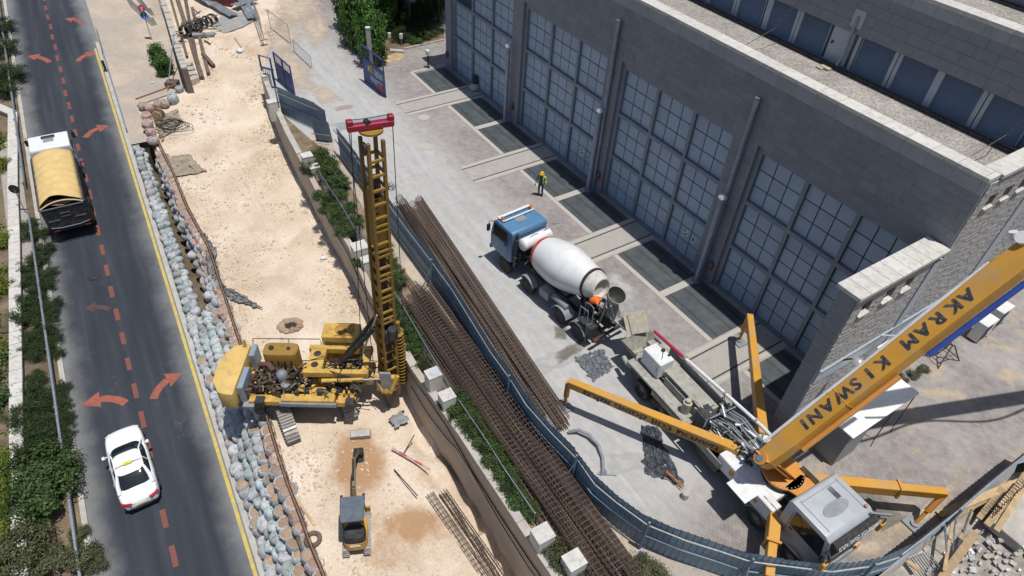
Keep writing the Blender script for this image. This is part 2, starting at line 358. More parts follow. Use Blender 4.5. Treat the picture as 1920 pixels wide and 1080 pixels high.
M_STEEL = mat('galvanised_steel', (.42, .45, .48), .42, .75, .2, 6)
M_DARKSTEEL = mat('dark_steel', (.05, .05, .055), .55, .5, .3, 5, dirt=(.2, .17, .13), dirt_amt=.5, dscale=6)
M_BLACK = mat('black_rubber', (.02, .02, .021), .75, 0, .3, 9, dirt=(.13, .12, .1), dirt_amt=.5, dscale=5)
M_CONC = mat('pale_concrete', (.42, .39, .35), .9, 0, .2, 2, .4, 25)
M_WHITE = mat('white_paint', (.68, .69, .69), .45, 0, .06, 2, dirt=(.42, .4, .36), dirt_amt=.5, dscale=2.5)
M_GLASS = mat('dark_glass', (.012, .017, .022), .07, 0, .2, 1, spec=.8)
M_RUST = mat('rusty_rebar', (.12, .088, .073), .85, .2, .4, 1.5, rnd=.4, dirt=(.2, .11, .06), dirt_amt=.5, dscale=1.2)
M_ORANGE = mat('orange_paint_mark', (.30, .085, .055), .8, 0, .2, 4, dirt=(.09, .065, .06), dirt_amt=.75, dscale=2.2)
M_WOOD = mat('timber', (.42, .30, .17), .8, 0, .25, 4, rnd=.25)
M_RIGY = mat('rig_yellow_paint', (.56, .35, .08), .5, 0, .12, 2, dirt=(.16, .1, .04), dirt_amt=.7, dscale=2.5)
M_RIGDARK = mat('rig_ochre_and_mast_shade', (.31, .18, .03), .55, 0, .2, 3, dirt=(.06, .045, .03), dirt_amt=.7, dscale=3)  # ochre parts; on the mast it is yellow with shade in the colour
M_BOOM = mat('boom_orange_paint', (.56, .28, .035), .45, 0, .1, 1.2, dirt=(.40, .29, .17), dirt_amt=.75, dscale=.9)
M_GREY = mat('grey_paint', (.24, .26, .28), .5, .1, .15, 3, dirt=(.35, .32, .28), dirt_amt=.5, dscale=3)
M_SPLASH = mat('cement_splashed_paint', (.34, .33, .29), .8, 0, .25, 4, .4, 30, dirt=(.19, .175, .14), dirt_amt=.8, dscale=2.5)

# ------------------------------------------------------------------ road strip (local axes: a = up the hill, d = across)
RD = V((RU.y, -RU.x))
def rp(a, d, dz=0.):
    x = RU.x*a + RD.x*d; y = RU.y*a + RD.y*d
    return V((x, y, road_z(x, y)+dz))
def ad(p): return p.x*RU.x+p.y*RU.y, p.x*RD.x+p.y*RD.y
ROADQ = V((RU.x, RU.y, RS)).to_track_quat('X', 'Z')
base = MB(); S = 300
base.quad((-S, -S, -11), (S, -S, -11), (S, S, -11), (-S, S, -11)); struct(base, 'terrain', M_EARTH)
rm = MB()
for i in range(26):
    a0, a1 = 2+i*5, 7+i*5
    for d0, d1 in ((-8.4, -5), (-5, -1.2)): rm.quad(rp(a0, d0), rp(a0, d1), rp(a1, d1), rp(a1, d0))
ROAD = struct(rm, 'road', M_ROAD)
M_YELLOW = mat('yellow_road_paint', (.52, .40, .09), .8, 0, .15, 3, dirt=(.3, .28, .22), dirt_amt=.85, dscale=1.3)
M_KERB = mat('dusty_kerb_concrete', (.40, .385, .35), .9, 0, .18, 2)
k = MB(); k.loft([[rp(a, -2.22, .004), rp(a, -2.06, .004)] for a in range(2, 67)], caps=False, closed=False); k.build('lane_line', M_YELLOW, ROAD)
dash = MB(); dash.quad((-.5, -.12, 0), (.5, -.12, 0), (.5, .12, 0), (-.5, .12, 0)); dme = dash.mesh('lane_dash', mat('dull_red_lane_paint', (.185, .062, .045), .8, 0, .2, 4, dirt=(.07, .05, .048), dirt_amt=.7, dscale=2.2))
for i in range(-4, 33):
    a = 18.5 + 1.952*i
    if abs(a-39) < .1: continue
    inst(dme, 'lane_dash', ROAD, rp(a, -5.06+random.uniform(-.03, .03), .005), ROADQ.to_euler(), (random.uniform(.92, 1.08), 1, 1))
def road_arrow(c_px, head_px, w=.2, bend=.35, faint=False):
    """curved arrow: tail pixel, bend, head pixel"""
    a0, d0 = ad(road(*c_px)); a1, d1 = ad(road(*head_px)); 
    mb = MB(); n = 8; L = []; Rr = []
    dirv = V((a1-a0, d1-d0)); nrm = V((-dirv.y, dirv.x)); 
    hl = .38; pts = []
    for i in range(n+1):
        t = i/n*(1-hl); b = bend*4*t*(1-t)
        pts.append(V((a0, d0))+dirv*t+nrm*b)
    for i, p in enumerate(pts):
        tg = (pts[min(i+1, n)]-pts[max(i-1, 0)]).normalized(); nn = V((-tg.y, tg.x))
        L.append(rp(p.x+nn.x*w, p.y+nn.y*w, .005)); Rr.append(rp(p.x-nn.x*w, p.y-nn.y*w, .005))
    mb.loft([[l, r] for l, r in zip(L, Rr)], caps=False, closed=False)
    e = pts[-1]; tip = V((a1, d1)); tg = (tip-e).normalized(); nn = V((-tg.y, tg.x)); hw = w*2.6
    q = [e+nn*hw, e-nn*hw, tip]; mb.add([rp(x.x, x.y, .0055) for x in q], [(0, 1, 2)])
    return mb.build('road_arrow', M_FAINT if faint else M_ORANGE, ROAD)
M_FAINT = mat('worn_road_mark', (.085, .045, .042), .85, 0, .2, 4, dirt=(.035, .038, .045), dirt_amt=.9, dscale=3)
road_arrow((206, 580), (158, 578), .16, .1, True)
for c, h, bnd in (((93, 117), (50, 105), .12), ((146, 115), (180, 97), -.14), ((160, 258), (206, 235), -.16), ((288, 748), (342, 700), -.17), ((236, 756), (152, 760), .16), ((156, 44), (122, 35), .12)):
    road_arrow(c, h, .2, bnd)
mh = MB(); mh.cyl((0, 0, 0), (0, 0, .006), .33, n=20); mh.build('manhole_cover', M_DARKSTEEL, ROAD, loc=rp(*ad(road(174, 519)), .002))
k = MB()
k.loft([[rp(a, -1.98, 0), rp(a, -1.98, .1), rp(a, -1.72, .1), rp(a, -1.72, -.3)] for a in range(2, 68)], caps=True, closed=True); struct(k, 'kerb', M_KERB)
k = MB(); k.loft([[rp(a, -8.3, -.3), rp(a, -8.3, .1), rp(a, -8.06, .1), rp(a, -8.06, 0)] for a in range(2, 130, 2)], caps=True, closed=True); struct(k, 'kerb', M_KERB)

# ------------------------------------------------------------------ lines of the site, as polylines
WALL_PX = [(487, 133), (513, 200), (537, 253), (557, 290), (606, 385), (653, 462), (690, 545), (725, 610), (770, 690), (800, 733), (839, 787), (860, 816), (893, 867), (940, 938), (1000, 1030), (1050, 1105), (1110, 1190)]
WALL = [at(u, v, .5) for u, v in WALL_PX]
RED_PX = [(258, 200), (283, 250), (302, 290), (322, 330), (345, 390), (388, 470), (412, 545), (436, 620), (468, 715), (497, 790), (513, 850), (530, 905), (552, 960), (573, 1020), (598, 1080), (625, 1150)]
RED = [site(u, v, .15) for u, v in RED_PX]
def interp(poly, key, val):
    ks = [key(p) for p in poly]
    for i in range(len(poly)-1):
        a, b = ks[i], ks[i+1]
        if (a-val)*(b-val) <= 0 and a != b: return poly[i].lerp(poly[i+1], (val-a)/(b-a))
    return poly[0] + (poly[0]-poly[1])*((val-ks[0])/(ks[0]-ks[1])) if abs(val-ks[0]) < abs(val-ks[-1]) else poly[-1] + (poly[-1]-poly[-2])*((val-ks[-1])/(ks[-1]-ks[-2]))
ka = lambda p: ad(p)[0]
def site_edges(a):
    L = interp(RED, ka, a); Rw = interp(WALL, ka, a)
    aR = ka(RED[0])
    if a > aR:                           # above the bags the fill opens out behind the old wall
        L = interp([RED[0], site(330, 175), site(352, 165), site(330, 90), site(300, 0), site(270, -120)], ka, a)
    if a > ka(WALL[0]): Rw = interp([WALL[0], at(640, 30), at(700, -60), at(760, -160)], ka, a)
    return L, Rw
STAINS = [((675, 870), 1.5, 1.9, 1.), ((668, 835), 1.2, 1.2, .9), ((770, 985), 2.1, 1.2, .85), ((720, 1040), 1.3, .9, .6), ((800, 900), 1.2, 1., .5), ((465, 90), 1.3, 2., .5), ((425, 90), 1.2, 1.6, .45), ((385, 400), .9, 1., .4), ((340, 290), 1.4, 1., .35), ((640, 760), .8, .6, .4)]
SP = [(site(u, v), rx, ry, s) for (u, v), rx, ry, s in STAINS]
g = MB(); NA, NW = 190, 90; att = []
a_lo, a_hi = 6., 92.
for i in range(NA+1):
    a = a_lo + (a_hi-a_lo)*i/NA; L, Rw = site_edges(a); dr = (Rw-L).normalized()
    Rw = Rw + dr*.35; L = L - dr*.1
    for j in range(NW+1):
        p = L.lerp(Rw, j/NW); x, y = p.x, p.y; z = site_z(x, y)
        z += .10*noise.noise((x*.5, y*.5, 0)) + .06*noise.noise((x*1.6, y*1.6, 3)) + .035*noise.noise((x*5, y*5, 1))
        w = (Rw.xy-p.xy).length
        if y < 22: z -= 1.25*sstep(22, 17, y)*sstep(2.3, .2, w)*(.75+.6*noise.noise((x*1.1, y*1.1, 9)))
        g.v.append((x, y, min(z, -.03)))
        s = 0
        for c, rx, ry, st in SP: s = max(s, st*math.exp(-((x-c.x)/rx)**2-((y-c.y)/ry)**2))
        att.append(s)
for i in range(NA):
    for j in range(NW): q = i*(NW+1)+j; g.f.append((q, q+1, q+NW+2, q+NW+1))
sg = struct(g, 'site_ground', M_SAND, smooth=True)
aa = sg.data.attributes.new('stain', 'FLOAT', 'POINT'); aa.data.foreach_set('value', att)
# bank under the sandbags
bk = MB()
def gul(a): return 2.4*sstep(31, 35, a)*(1-sstep(50, 52.5, a))
def bkp(a, w, dz): p = rp(a, -1.4).lerp(site_edges(a)[0], w); p.z += dz; return p
bk.loft([[rp(a, -1.74, -.3), V((rp(a, -1.5).x, rp(a, -1.5).y, road_z(*rp(a, -1.5).xy)+.1)), bkp(a, .2, -.15*gul(a)), bkp(a, .32, -.1-1.0*gul(a)), bkp(a, .68, -.1-1.1*gul(a)), bkp(a, .8, -.35-.3*gul(a)), (site_edges(a)[0]+V((-.25, -.1, -.35))), site_edges(a)[0]+V((.3, .1, -.1)), site_edges(a)[0]+V((.3, .1, -4))] for a in [6+1.5*i for i in range(30)]], caps=True)
struct(bk, 'bank', M_EARTH)
bk = MB(); bk.add([rp(50.6, -1.8, .09), rp(50.6, 1.75, .09), rp(50.6, 1.75, -4), rp(50.6, -1.8, -4), rp(51.2, -1.8, .09), rp(51.2, 1.75, .09), rp(51.2, 1.75, -4), rp(51.2, -1.8, -4)], [(0, 1, 2, 3), (7, 6, 5, 4), (0, 4, 5, 1), (1, 5, 6, 2), (2, 6, 7, 3), (3, 7, 4, 0)]); struct(bk, 'gully_head', M_EARTH)
# pavement above the bags, level with the road
pv = MB()
A0 = 51.
pv.loft([[rp(a, -1.72, .1), rp(a, -.2, .1), rp(a, 1.6 if a < 55 else 5.2, .12)] for a in [50.5, 52, 53, 54, 54.9]+list(range(55, 120, 2))], caps=False, closed=False)
struct(pv, 'pavement', M_WALK)

# ------------------------------------------------------------------ yard
HOARD_PX = [(518, 163), (605, 200), (625, 232), (670, 290), (717, 355), (757, 410), (813, 483), (850, 533), (923, 650), (960, 700), (990, 748), (1037, 800), (1087, 850), (1120, 897), (1160, 930), (1220, 973), (1290, 1001), (1360, 1023), (1413, 1041), (1500, 1052), (1567, 1060), (1640, 1050), (1693, 1033), (1733, 1003), (1800, 950), (1860, 898), (1960, 818)]
HH = 2.15
HOARD = [at(u, v, HH) for u, v in HOARD_PX]
for p in HOARD: p.z = 0
yd = MB()
poly = [at(760, -190), at(640, -60), at(575, -30), at(520, 40), at(505, 90)] + [V((p.x, p.y, 0)) + V((.3, .1, 0)) for p in WALL[:-1]] + [HOARD[17] + V((0, -.5, 0))] + HOARD[18:] + [V((60, 30, 0)), V((60, 120, 0)), V((-10, 130, 0))]
yd.add([(p.x, p.y, 0.) for p in poly], [tuple(range(len(poly)))]); YARD = struct(yd, 'yard', M_YARD)
# planted strip behind the retaining wall
pl = MB(); ph = [at(u, v, .05) for u, v in ((530, 215), (575, 255), (600, 275), (640, 320), (690, 405), (745, 490), (800, 560), (860, 640), (930, 745), (990, 830), (1060, 920), (1130, 1000), (1200, 1070), (1280, 1150))]
pw = [V((p.x+.15, p.y+.05, .05)) for p in WALL]
pl.add([(p.x, p.y, .05) for p in pw + ph[::-1]], [tuple(range(len(pw)+len(ph)))]); struct(pl, 'planting_bed', M_SOIL)
pl = MB(); hb = [V((p.x, p.y, .03)) for p in HOARD[1:20]]
pl.add([(p.x, p.y, .03) for p in ph[1:] + hb[::-1]], [tuple(range(len(ph)-1+len(hb)))]); struct(pl, 'path', M_WALK)
# tracks, gratings and edging before the gates
M_GRATE = None
def grate_material():
    m, nd, lk, b = newmat('steel_grating')
    tc = N(nd, 'ShaderNodeTexCoord'); co = tc.outputs['Object']
    w = N(nd, 'ShaderNodeTexWave'); w.inputs['Scale'].default_value = 5.2; w.bands_direction = 'X'; lk.new(co, w.inputs['Vector'])
    w2 = N(nd, 'ShaderNodeTexWave'); w2.inputs['Scale'].default_value = .31; w2.bands_direction = 'Y'; lk.new(co, w2.inputs['Vector'])
    n = N(nd, 'ShaderNodeTexNoise'); n.inputs['Scale'].default_value = 1.3; n.inputs['Detail'].default_value = 9; lk.new(co, n.inputs['Vector'])
    r = ramp(nd, [(.35, (.075, .092, .1)), (.7, (.125, .14, .145))]); lk.new(n.outputs[0], r.inputs[0])
    rw = ramp(nd, [(.1, (.45,)*3), (.5, (1,)*3)]); lk.new(w.outputs[0], rw.inputs[0])
    r2 = ramp(nd, [(.0, (.65,)*3), (.1, (1,)*3)]); lk.new(w2.outputs[0], r2.inputs[0])
    a = N(nd, 'ShaderNodeMixRGB', blend_type='MULTIPLY'); a.inputs[0].default_value = .75; lk.new(r.outputs[0], a.inputs[1]); lk.new(rw.outputs[0], a.inputs[2])
    c = N(nd, 'ShaderNodeMixRGB', blend_type='MULTIPLY'); c.inputs[0].default_value = 1; lk.new(a.outputs[0], c.inputs[1]); lk.new(r2.outputs[0], c.inputs[2])
    lk.new(c.outputs[0], b.inputs['Base Color']); b.inputs['Roughness'].default_value = .6; b.inputs['Metallic'].default_value = .3
    return m
M_GRATE = grate_material()
M_EDGE = mat('pale_edging_concrete', (.43, .40, .36), .9, 0, .15, 2, dirt=(.3, .27, .24), dirt_amt=.6, dscale=2)
M_TRACK = mat('track_slab_concrete', (.36, .34, .31), .9, 0, .18, 1.2, dirt=(.25, .22, .2), dirt_amt=.6, dscale=1.3)
def flat(s0, s1, t0, t1, z, name, m, parent=YARD):
    b = MB(); c = bl((s0+s1)/2, (t0+t1)/2, z); w, h = (s1-s0)/2, (t1-t0)/2
    b.box((0, 0, 0), (2*w, 2*h, .012)); return b.build(name, m, parent, loc=c, rz=PSI)
for k_ in range(4):
    s0 = 3.2+10.05*k_
    for a, b_ in ((s0-4.05, s0-.42), (s0+1.92, s0+5.55)):
        if b_ > 39 or a < -1.2: 
            if a < -1.2: a = -1.1
        flat(a, min(b_, 38.4), .15, 2.92, .006, 'floor_grating', M_GRATE)
    flat(s0+5.56, s0+6.0, .1, 2.94, .01, 'edging', M_EDGE) if k_ < 3 else None
    flat(s0-.4, s0+1.9, -.1, 6.5, .008, 'track_slab', M_TRACK)
    for ss in (s0, s0+1.48):
        flat(ss-.04, ss+.04, -.1, 6.5, .012, 'rail_groove', M_DARKSTEEL)
        flat(ss-.30 if ss == s0 else ss+.12, ss-.12 if ss == s0 else ss+.30, -.1, 6.5, .0115, 'edging', M_EDGE)
    if k_ < 3: flat(s0+1.92, s0+9.63, 2.95, 3.22, .01, 'edging', M_EDGE)
    if k_ == 0: flat(-1.3, s0-.42, 2.95, 3.22, .01, 'edging', M_EDGE); flat(-1.4, -1.15, .1, 2.94, .01, 'edging', M_EDGE)
    if k_ == 3: flat(s0+1.92, 38.4, 2.95, 3.22, .01, 'edging', M_EDGE)
mc = MB(); mc.cyl((0, 0, 0), (0, 0, .012), .42, n=24); mcm = mc.mesh('manhole_cover', M_EDGE)
for u, v in ((798, 275), (795, 120+100)): inst(mcm, 'manhole_cover', YARD, at(u, v, .004))
# ------------------------------------------------------------------ tram depot
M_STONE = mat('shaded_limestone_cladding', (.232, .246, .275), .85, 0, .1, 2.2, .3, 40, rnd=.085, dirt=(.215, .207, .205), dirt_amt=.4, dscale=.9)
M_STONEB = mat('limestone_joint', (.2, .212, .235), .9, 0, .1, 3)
M_COPING = mat('white_coping_stone', (.56, .54, .50), .85, 0, .1, 3, .3, 40, rnd=.06, dirt=(.2, .185, .16), dirt_amt=.5, dscale=4)
M_PANE = mat('pale_gate_panel', (.33, .41, .515), .45, 0, .06, .8, rnd=.07, dirt=(.24, .305, .39), dirt_amt=.4, dscale=1.2)
M_GATE = mat('gate_steel_frame', (.2, .235, .28), .5, .1, .12, 2)
M_LOUV = mat('slate_blue_louvre', (.24, .29, .38), .5, .1, .1, 2)
M_POST = mat('clerestory_post', (.40, .43, .47), .7, 0, .1, 2)
M_PIPE = mat('blue_grey_pipe', (.26, .3, .38), .35, .35, .2, 2.5)
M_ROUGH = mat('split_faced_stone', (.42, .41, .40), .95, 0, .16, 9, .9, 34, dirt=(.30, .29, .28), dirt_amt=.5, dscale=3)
M_METALB = mat('blue_grey_flashing', (.42, .48, .55), .4, .3, .08, 2)
def gravel_material():
    m, nd, lk, b = newmat('roof_gravel')
    tc = N(nd, 'ShaderNodeTexCoord'); v = N(nd, 'ShaderNodeTexVoronoi'); v.inputs['Scale'].default_value = 14; lk.new(tc.outputs['Object'], v.inputs['Vector'])
    r = ramp(nd, [(0, (.2, .185, .165)), (.5, (.34, .315, .285)), (1, (.48, .45, .41))]); lk.new(v.outputs['Color'], r.inputs[0])
    n = N(nd, 'ShaderNodeTexNoise'); n.inputs['Scale'].default_value = .8; n.inputs['Detail'].default_value = 8; lk.new(tc.outputs['Object'], n.inputs['Vector'])
    r2 = ramp(nd, [(.3, (.8,)*3), (.7, (1.15,)*3)]); lk.new(n.outputs[0], r2.inputs[0])
    mx = N(nd, 'ShaderNodeMixRGB', blend_type='MULTIPLY'); mx.inputs[0].default_value = 1; lk.new(r.outputs[0], mx.inputs[1]); lk.new(r2.outputs[0], mx.inputs[2])
    lk.new(mx.outputs[0], b.inputs['Base Color']); b.inputs['Roughness'].default_value = .95
    bp = N(nd, 'ShaderNodeBump'); bp.inputs['Strength'].default_value = .9; bp.inputs['Distance'].default_value = .05; lk.new(v.outputs['Distance'], bp.inputs['Height']); lk.new(bp.outputs[0], b.inputs['Normal'])
    return m
M_GRAVEL = gravel_material()

DEPOT = thing('depot_building', 'long stone depot hall with tall gridded gates, gravel roofs and white copings', 'building', FA, PSI)
S0, S1, GT, PT = -.9, 39.1, 8.88, 12.3
GATES = [(0., 8.72), (9.92, 18.72), (19.85, 28.5), (29.85, 38.3)]
cols = [(S0, 0.), (8.72, 9.92), (18.72, 19.85), (28.5, 29.85), (38.3, S1)]
b = MB()
for a, e in cols: b.box(((a+e)/2, .45, GT/2), (e-a, .9, GT))
b.box(((S0+S1)/2, .45, (GT+PT)/2+.001), (S1-S0, .9, PT-GT))
b.box(((S0+S1)/2, 11, 5.9), (S1-S0-.02, 20.2, 11.7))
DW = b.build('wall', M_STONEB, DEPOT)
# cladding stones: the nearer ones each on their own, the rest together
stones = []
def course(y, s0, s1, z0, z1, rh, lmin, lmax, holes=()):
    z = z0
    while z < z1-.05:
        h = min(rh, z1-z); s = s0 - random.uniform(0, lmax*.5)
        while s < s1:
            L = random.uniform(lmin, lmax); a, e = max(s, s0), min(s+L, s1); s += L
            if e-a > .06: stones.append((a, e, z, z+h, y))
        z += h
course(0, S0, S1, GT, 11.72, .405, .55, 1.05)
for a, e in cols: course(0, a, e, 0, GT, .405, .5, 1.0)
rest = MB(); stones.sort(key=lambda q: -((q[0]-6)*(q[3]-q[2])*(q[1]-q[0])*(1 if q[2] > GT-.1 else .45) if q[0] > 12 else 0))
for i, (a, e, z0, z1, y) in enumerate(stones):
    d = random.uniform(.02, .025); g_ = .006
    w, h = e-a-g_, z1-z0-g_
    if i < 298:
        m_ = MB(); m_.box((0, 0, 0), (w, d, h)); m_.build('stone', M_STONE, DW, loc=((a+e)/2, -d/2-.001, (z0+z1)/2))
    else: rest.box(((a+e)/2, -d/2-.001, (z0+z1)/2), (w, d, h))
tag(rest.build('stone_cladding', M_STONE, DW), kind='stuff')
# paler course and coping along the front parapet
s = S0
M_BAND = mat('pale_parapet_course', (.32, .33, .35), .85, 0, .1, 2, rnd=.08)
while s < S1-.05:
    e = min(s+1.02, S1)
    m_ = MB(); m_.box((0, 0, 0), (e-s-.008, .05, .56)); m_.build('parapet_stone', M_BAND, DEPOT, loc=((s+e)/2, -.026, 12.01))
    m_ = MB(); m_.box((0, 0, 0), (e-s-.012, .72, .17)); m_.build('coping_stone', M_COPING, DEPOT, bevel=.012, loc=((s+e)/2, .26+random.uniform(-.006, .006), 12.385)); s = e
# parapet and coping on the end wall
rp_ = MB(); rp_.box((38.82, 10.7, 12.0), (.55, 20, .6)); rp_.build('parapet', M_STONEB, DEPOT)
y = .64
while y < 20:
    m_ = MB(); m_.box((0, 0, 0), (.72, .99, .17)); m_.build('coping_stone', M_COPING, DEPOT, bevel=.012, loc=(38.84, y+.5, 12.385)); y += 1.0
g_ = MB(); g_.box((18.8, 2.2, 11.83), (39.2, 3.2, .16)); g_.build('gravel_roof', M_GRAVEL, DEPOT)
# clerestory with louvres under a stone upper wall
CY = 3.78
b = MB(); b.box((18.8, CY+.75, 12.8), (39.3, .7, 2.2)); b.box((18.8, CY+.35, 14.65), (39.3, .7, 2.15)); b.box((18.8, CY+.2, 11.93), (39.3, .3, .1))
UW = b.build('upper_wall', M_STONEB, DEPOT)
b = MB(); b.box((18.8, CY-.08, 11.94), (39.3, .28, .1)); b.box((18.8, CY-.23, 11.98), (39.3, .04, .16)); b.build('roof_gutter', M_DARKSTEEL, DEPOT)
stones = []; course(CY, 20, 38.4, 13.6, 15.35, .44, .7, 1.3); us = MB()
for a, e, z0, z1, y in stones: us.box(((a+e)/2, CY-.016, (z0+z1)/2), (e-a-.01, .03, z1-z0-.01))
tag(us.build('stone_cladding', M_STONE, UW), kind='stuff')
lv = MB()
for i in range(18): lv.box((0, -.01, -.72+i*.085), (1.56, .075, .012), rot=Matrix.Rotation(R(38), 3, 'X'))
lvm = lv.mesh('slats', M_LOUV)
fr = MB(); fr.box((0, .09, 0), (1.66, .02, 1.6)); 
for sx in (-.81, .81): fr.box((sx, 0, 0), (.05, .12, 1.62))
for sz in (-.79, .79): fr.box((0, 0, sz), (1.66, .12, .05))
frm = fr.mesh('louvre', M_LOUV)
for c in (18.4, 20.4, 22.35, 24.2, 26.2, 28.0, 31.33, 33.27, 35.2, 37.2):
    l = inst(frm, 'louvre', UW, (c, CY+.28, 12.82)); inst(lvm, 'slats', l)
pm = MB(); pm.box((0, 0, 0), (.16, .2, 1.64)); pmm = pm.mesh('post', M_POST); pw_ = MB(); pw_.box((0, 0, 0), (.3, .2, 1.64)); pwm = pw_.mesh('post', M_POST)
for c in (19.3, 19.5, 23.2, 23.4, 27.0, 27.19, 32.21, 32.42, 36.13, 36.34, 30.02, 30.36): inst(pmm, 'post', UW, (c, CY+.27, 12.82))
for c in (21.4, 25.3, 34.24): inst(pwm, 'post', UW, (c, CY+.27, 12.82))
b = MB(); b.box((0, 0, 0), (.86, .07, 1.62)); dr = b.build('door', mat('roof_door_grey', (.42, .45, .5), .5, 0, .06, 1), UW, loc=(29.4, CY+.25, 12.8)); b = MB(); b.box((-.28, -.05, 0), (.05, .05, .14)); b.box((-.24, -.075, .03), (.12, .03, .03)); b.build('handle', M_BLACK, dr)
b = MB(); b.tube([(30.06, CY-.09, 14.3), (30.05, CY-.09, 13.4), (30.02, CY+.0, 12.6), (30.0, CY-.2, 12.1)], .07, 8); pp = b.build('downpipe', M_PIPE, DEPOT, smooth=True)
b = MB(); b.box((30.06, CY-.045, 14.2), (.55, .025, .75)); b.build('backplate', M_POST, pp)
b = MB(); b.box((29.75, CY-.6, 11.97), (.5, .24, .1)); b.box((29.6, CY-.75, 11.95), (.3, .3, .08)); b.build('splash_block', mat('tan_block', (.42, .36, .27), .9), DEPOT)
s = 20.
while s < 39:
    m_ = MB(); m_.box((0, 0, 0), (.99, .72, .17)); m_.build('coping_stone', M_COPING, DEPOT, bevel=.012, loc=(s+.5, CY+.3, 15.82)); 
    m_ = MB(); m_.box((0, 0, 0), (.99, .04, .42)); m_.build('parapet_stone', M_BAND, DEPOT, loc=(s+.5, CY-.022, 15.53)); s += 1.
g_ = MB(); g_.box((29, CY+2.2, 15.36), (20, 3.2, .16)); g_.build('gravel_roof', M_GRAVEL, DEPOT)
b = MB(); b.box((29, CY+4.4, 17.2), (20, .8, 3.8)); b.build('upper_wall', M_STONEB, DEPOT); b = MB(); b.box((29, CY+3.85, 15.5), (20, .28, .12)); b.build('roof_gutter', M_DARKSTEEL, DEPOT)
for p in ((26.9, .9, 12.4, 27.1, CY-.03, 14.3), (37.8, 1.0, 12.4, 38.1, CY-.03, 15.0)):
    b = MB(); b.tube([p[:3], ((p[0]+p[3])/2, p[1]+1.6, 12.9), p[3:]], .016, 5); b.build('lightning_cable', M_DARKSTEEL, DEPOT)
# gates
for gi, (a, e) in enumerate(GATES):
    W = e-a; fr = MB(); yy = .3
    bkg = MB(); bkg.box((W/2, yy+.1, GT/2), (W, .03, GT))
    for x in (.13, W-.13): fr.box((x, yy-.03, GT/2), (.26, .24, GT))
    fr.box((W/2, yy-.03, GT-.19), (W-.52, .24, .38)); fr.box((W/2, yy-.02, .06), (W-.52, .2, .12))
    bw = (W-.52-2*.2)/3; zb = [.12, 2.92, 5.72, GT-.38]; bh = [zb[1]-.11-zb[0], zb[2]-.11-(zb[1]+.11), zb[3]-(zb[2]+.11)]; z0s = [zb[0], zb[1]+.11, zb[2]+.11]
    for i in (1, 2): fr.box((.26+i*bw+(i-.5)*.2, yy-.02, GT/2-.13), (.2, .2, GT-.5)); fr.box((W/2, yy-.035, zb[i]), (W-.52, .2, .22))
    G = fr.build('gate', M_GATE, DEPOT, loc=(a, 0, 0)); bkg.build('gate_backing', mat('dark_gate_backing', (.05, .065, .09), .7), G)
    for i in range(3):
        for j in range(3):
            x0 = .26+i*(bw+.2); pw2, ph2 = bw/3, bh[j]/3; me = None
            for p in range(3):
                for q in range(3):
                    if me is None:
                        mm_ = MB(); mm_.box((0, 0, 0), (pw2-.06, .04, ph2-.06)); me = mm_.mesh('pane', M_PANE)
                    if gi == 0 and j == 2 and i == 0: continue
                    inst(me, 'pane', G, (x0+pw2*(p+.5), yy+.055, z0s[j]+ph2*(q+.5)))
    b = MB(); x = W-1.5
    b.box((x, yy+.025, 1.55), (.42, .02, .62)); b.box((x+.62, yy+.025, 1.5), (.3, .02, .38)); b.build('notice', mat('notice_white', (.55, .57, .58), .6), G)
    b = MB()
    for dx, dz, w_, h_ in ((-.08, 1.7, .1, .14), (.07, 1.55, .1, .1), (-.08, 1.45, .12, .08), (.1, 1.33, .06, .1)): b.box((x+dx, yy+.012, dz), (w_, .008, h_))
    b.box((x+.62, yy+.012, 1.5), (.12, .008, .16)); b.build('notice_print', M_BLACK, G)
# lamps on tall stems, downpipes, alarm boxes on the piers
M_CHROME = mat('polished_lamp_cap', (.75, .76, .78), .18, .6, .05, 2)
for s_, nm in ((9.05, 'first'), (19.2, 'second'), (29.2, 'third')):
    l = thing('lamp_column', 'tall blue-grey lamp column with bright domed cap beside the %s pier between the gates' % nm, 'lamp', bl(s_, .5), PSI, 'lamp columns before the depot')
    b = MB(); b.cyl((0, 0, 0), (0, 0, 5.6), .16, n=16); b.cyl((0, 0, 0), (0, 0, .04), .26, n=16); b.build('column', M_PIPE, l, smooth=True)
    b = MB(); b.lathe([(.03, 5.6), (.2, 5.6), (.24, 5.68), (.2, 5.8), (.1, 5.87), (.02, 5.89)], 16); b.build('cap', M_CHROME, l, smooth=True)
for s_ in (19.27, 29.15):
    b = MB(); b.cyl((0, 0, 0), (0, 0, 11.), .13, n=14); b.cyl((0, 0, 11.), (0, 0, 11.03), .14, n=14)
    for z in (2, 5, 8): b.box((0, .1, z), (.34, .12, .06))
    b.build('downpipe', M_PIPE, DEPOT, loc=(s_, -.2, 0), smooth=True)
M_RED = mat('alarm_red', (.3, .045, .03), .5); M_BLUEB = mat('alarm_blue', (.05, .13, .4), .4)
for s_ in (-.6, 9.35, 19.55, 29.55):
    b = MB(); b.box((0, 0, 0), (.26, .16, .34)); ab_ = b.build('alarm_box', M_RED, DEPOT, loc=(s_, -.12, 1.15)); b = MB(); b.lathe([(.13, 0), (.12, .08), (.05, .14)], 10, M=Matrix.Translation((0, 0, .19))); b.build('beacon', M_BLUEB, ab_)
b = MB(); b.box((.9, .2, 8.05), (1.3, .03, .9)); b.build('sign_plate', mat('dim_red_plate', (.3, .06, .06), .6), DEPOT)
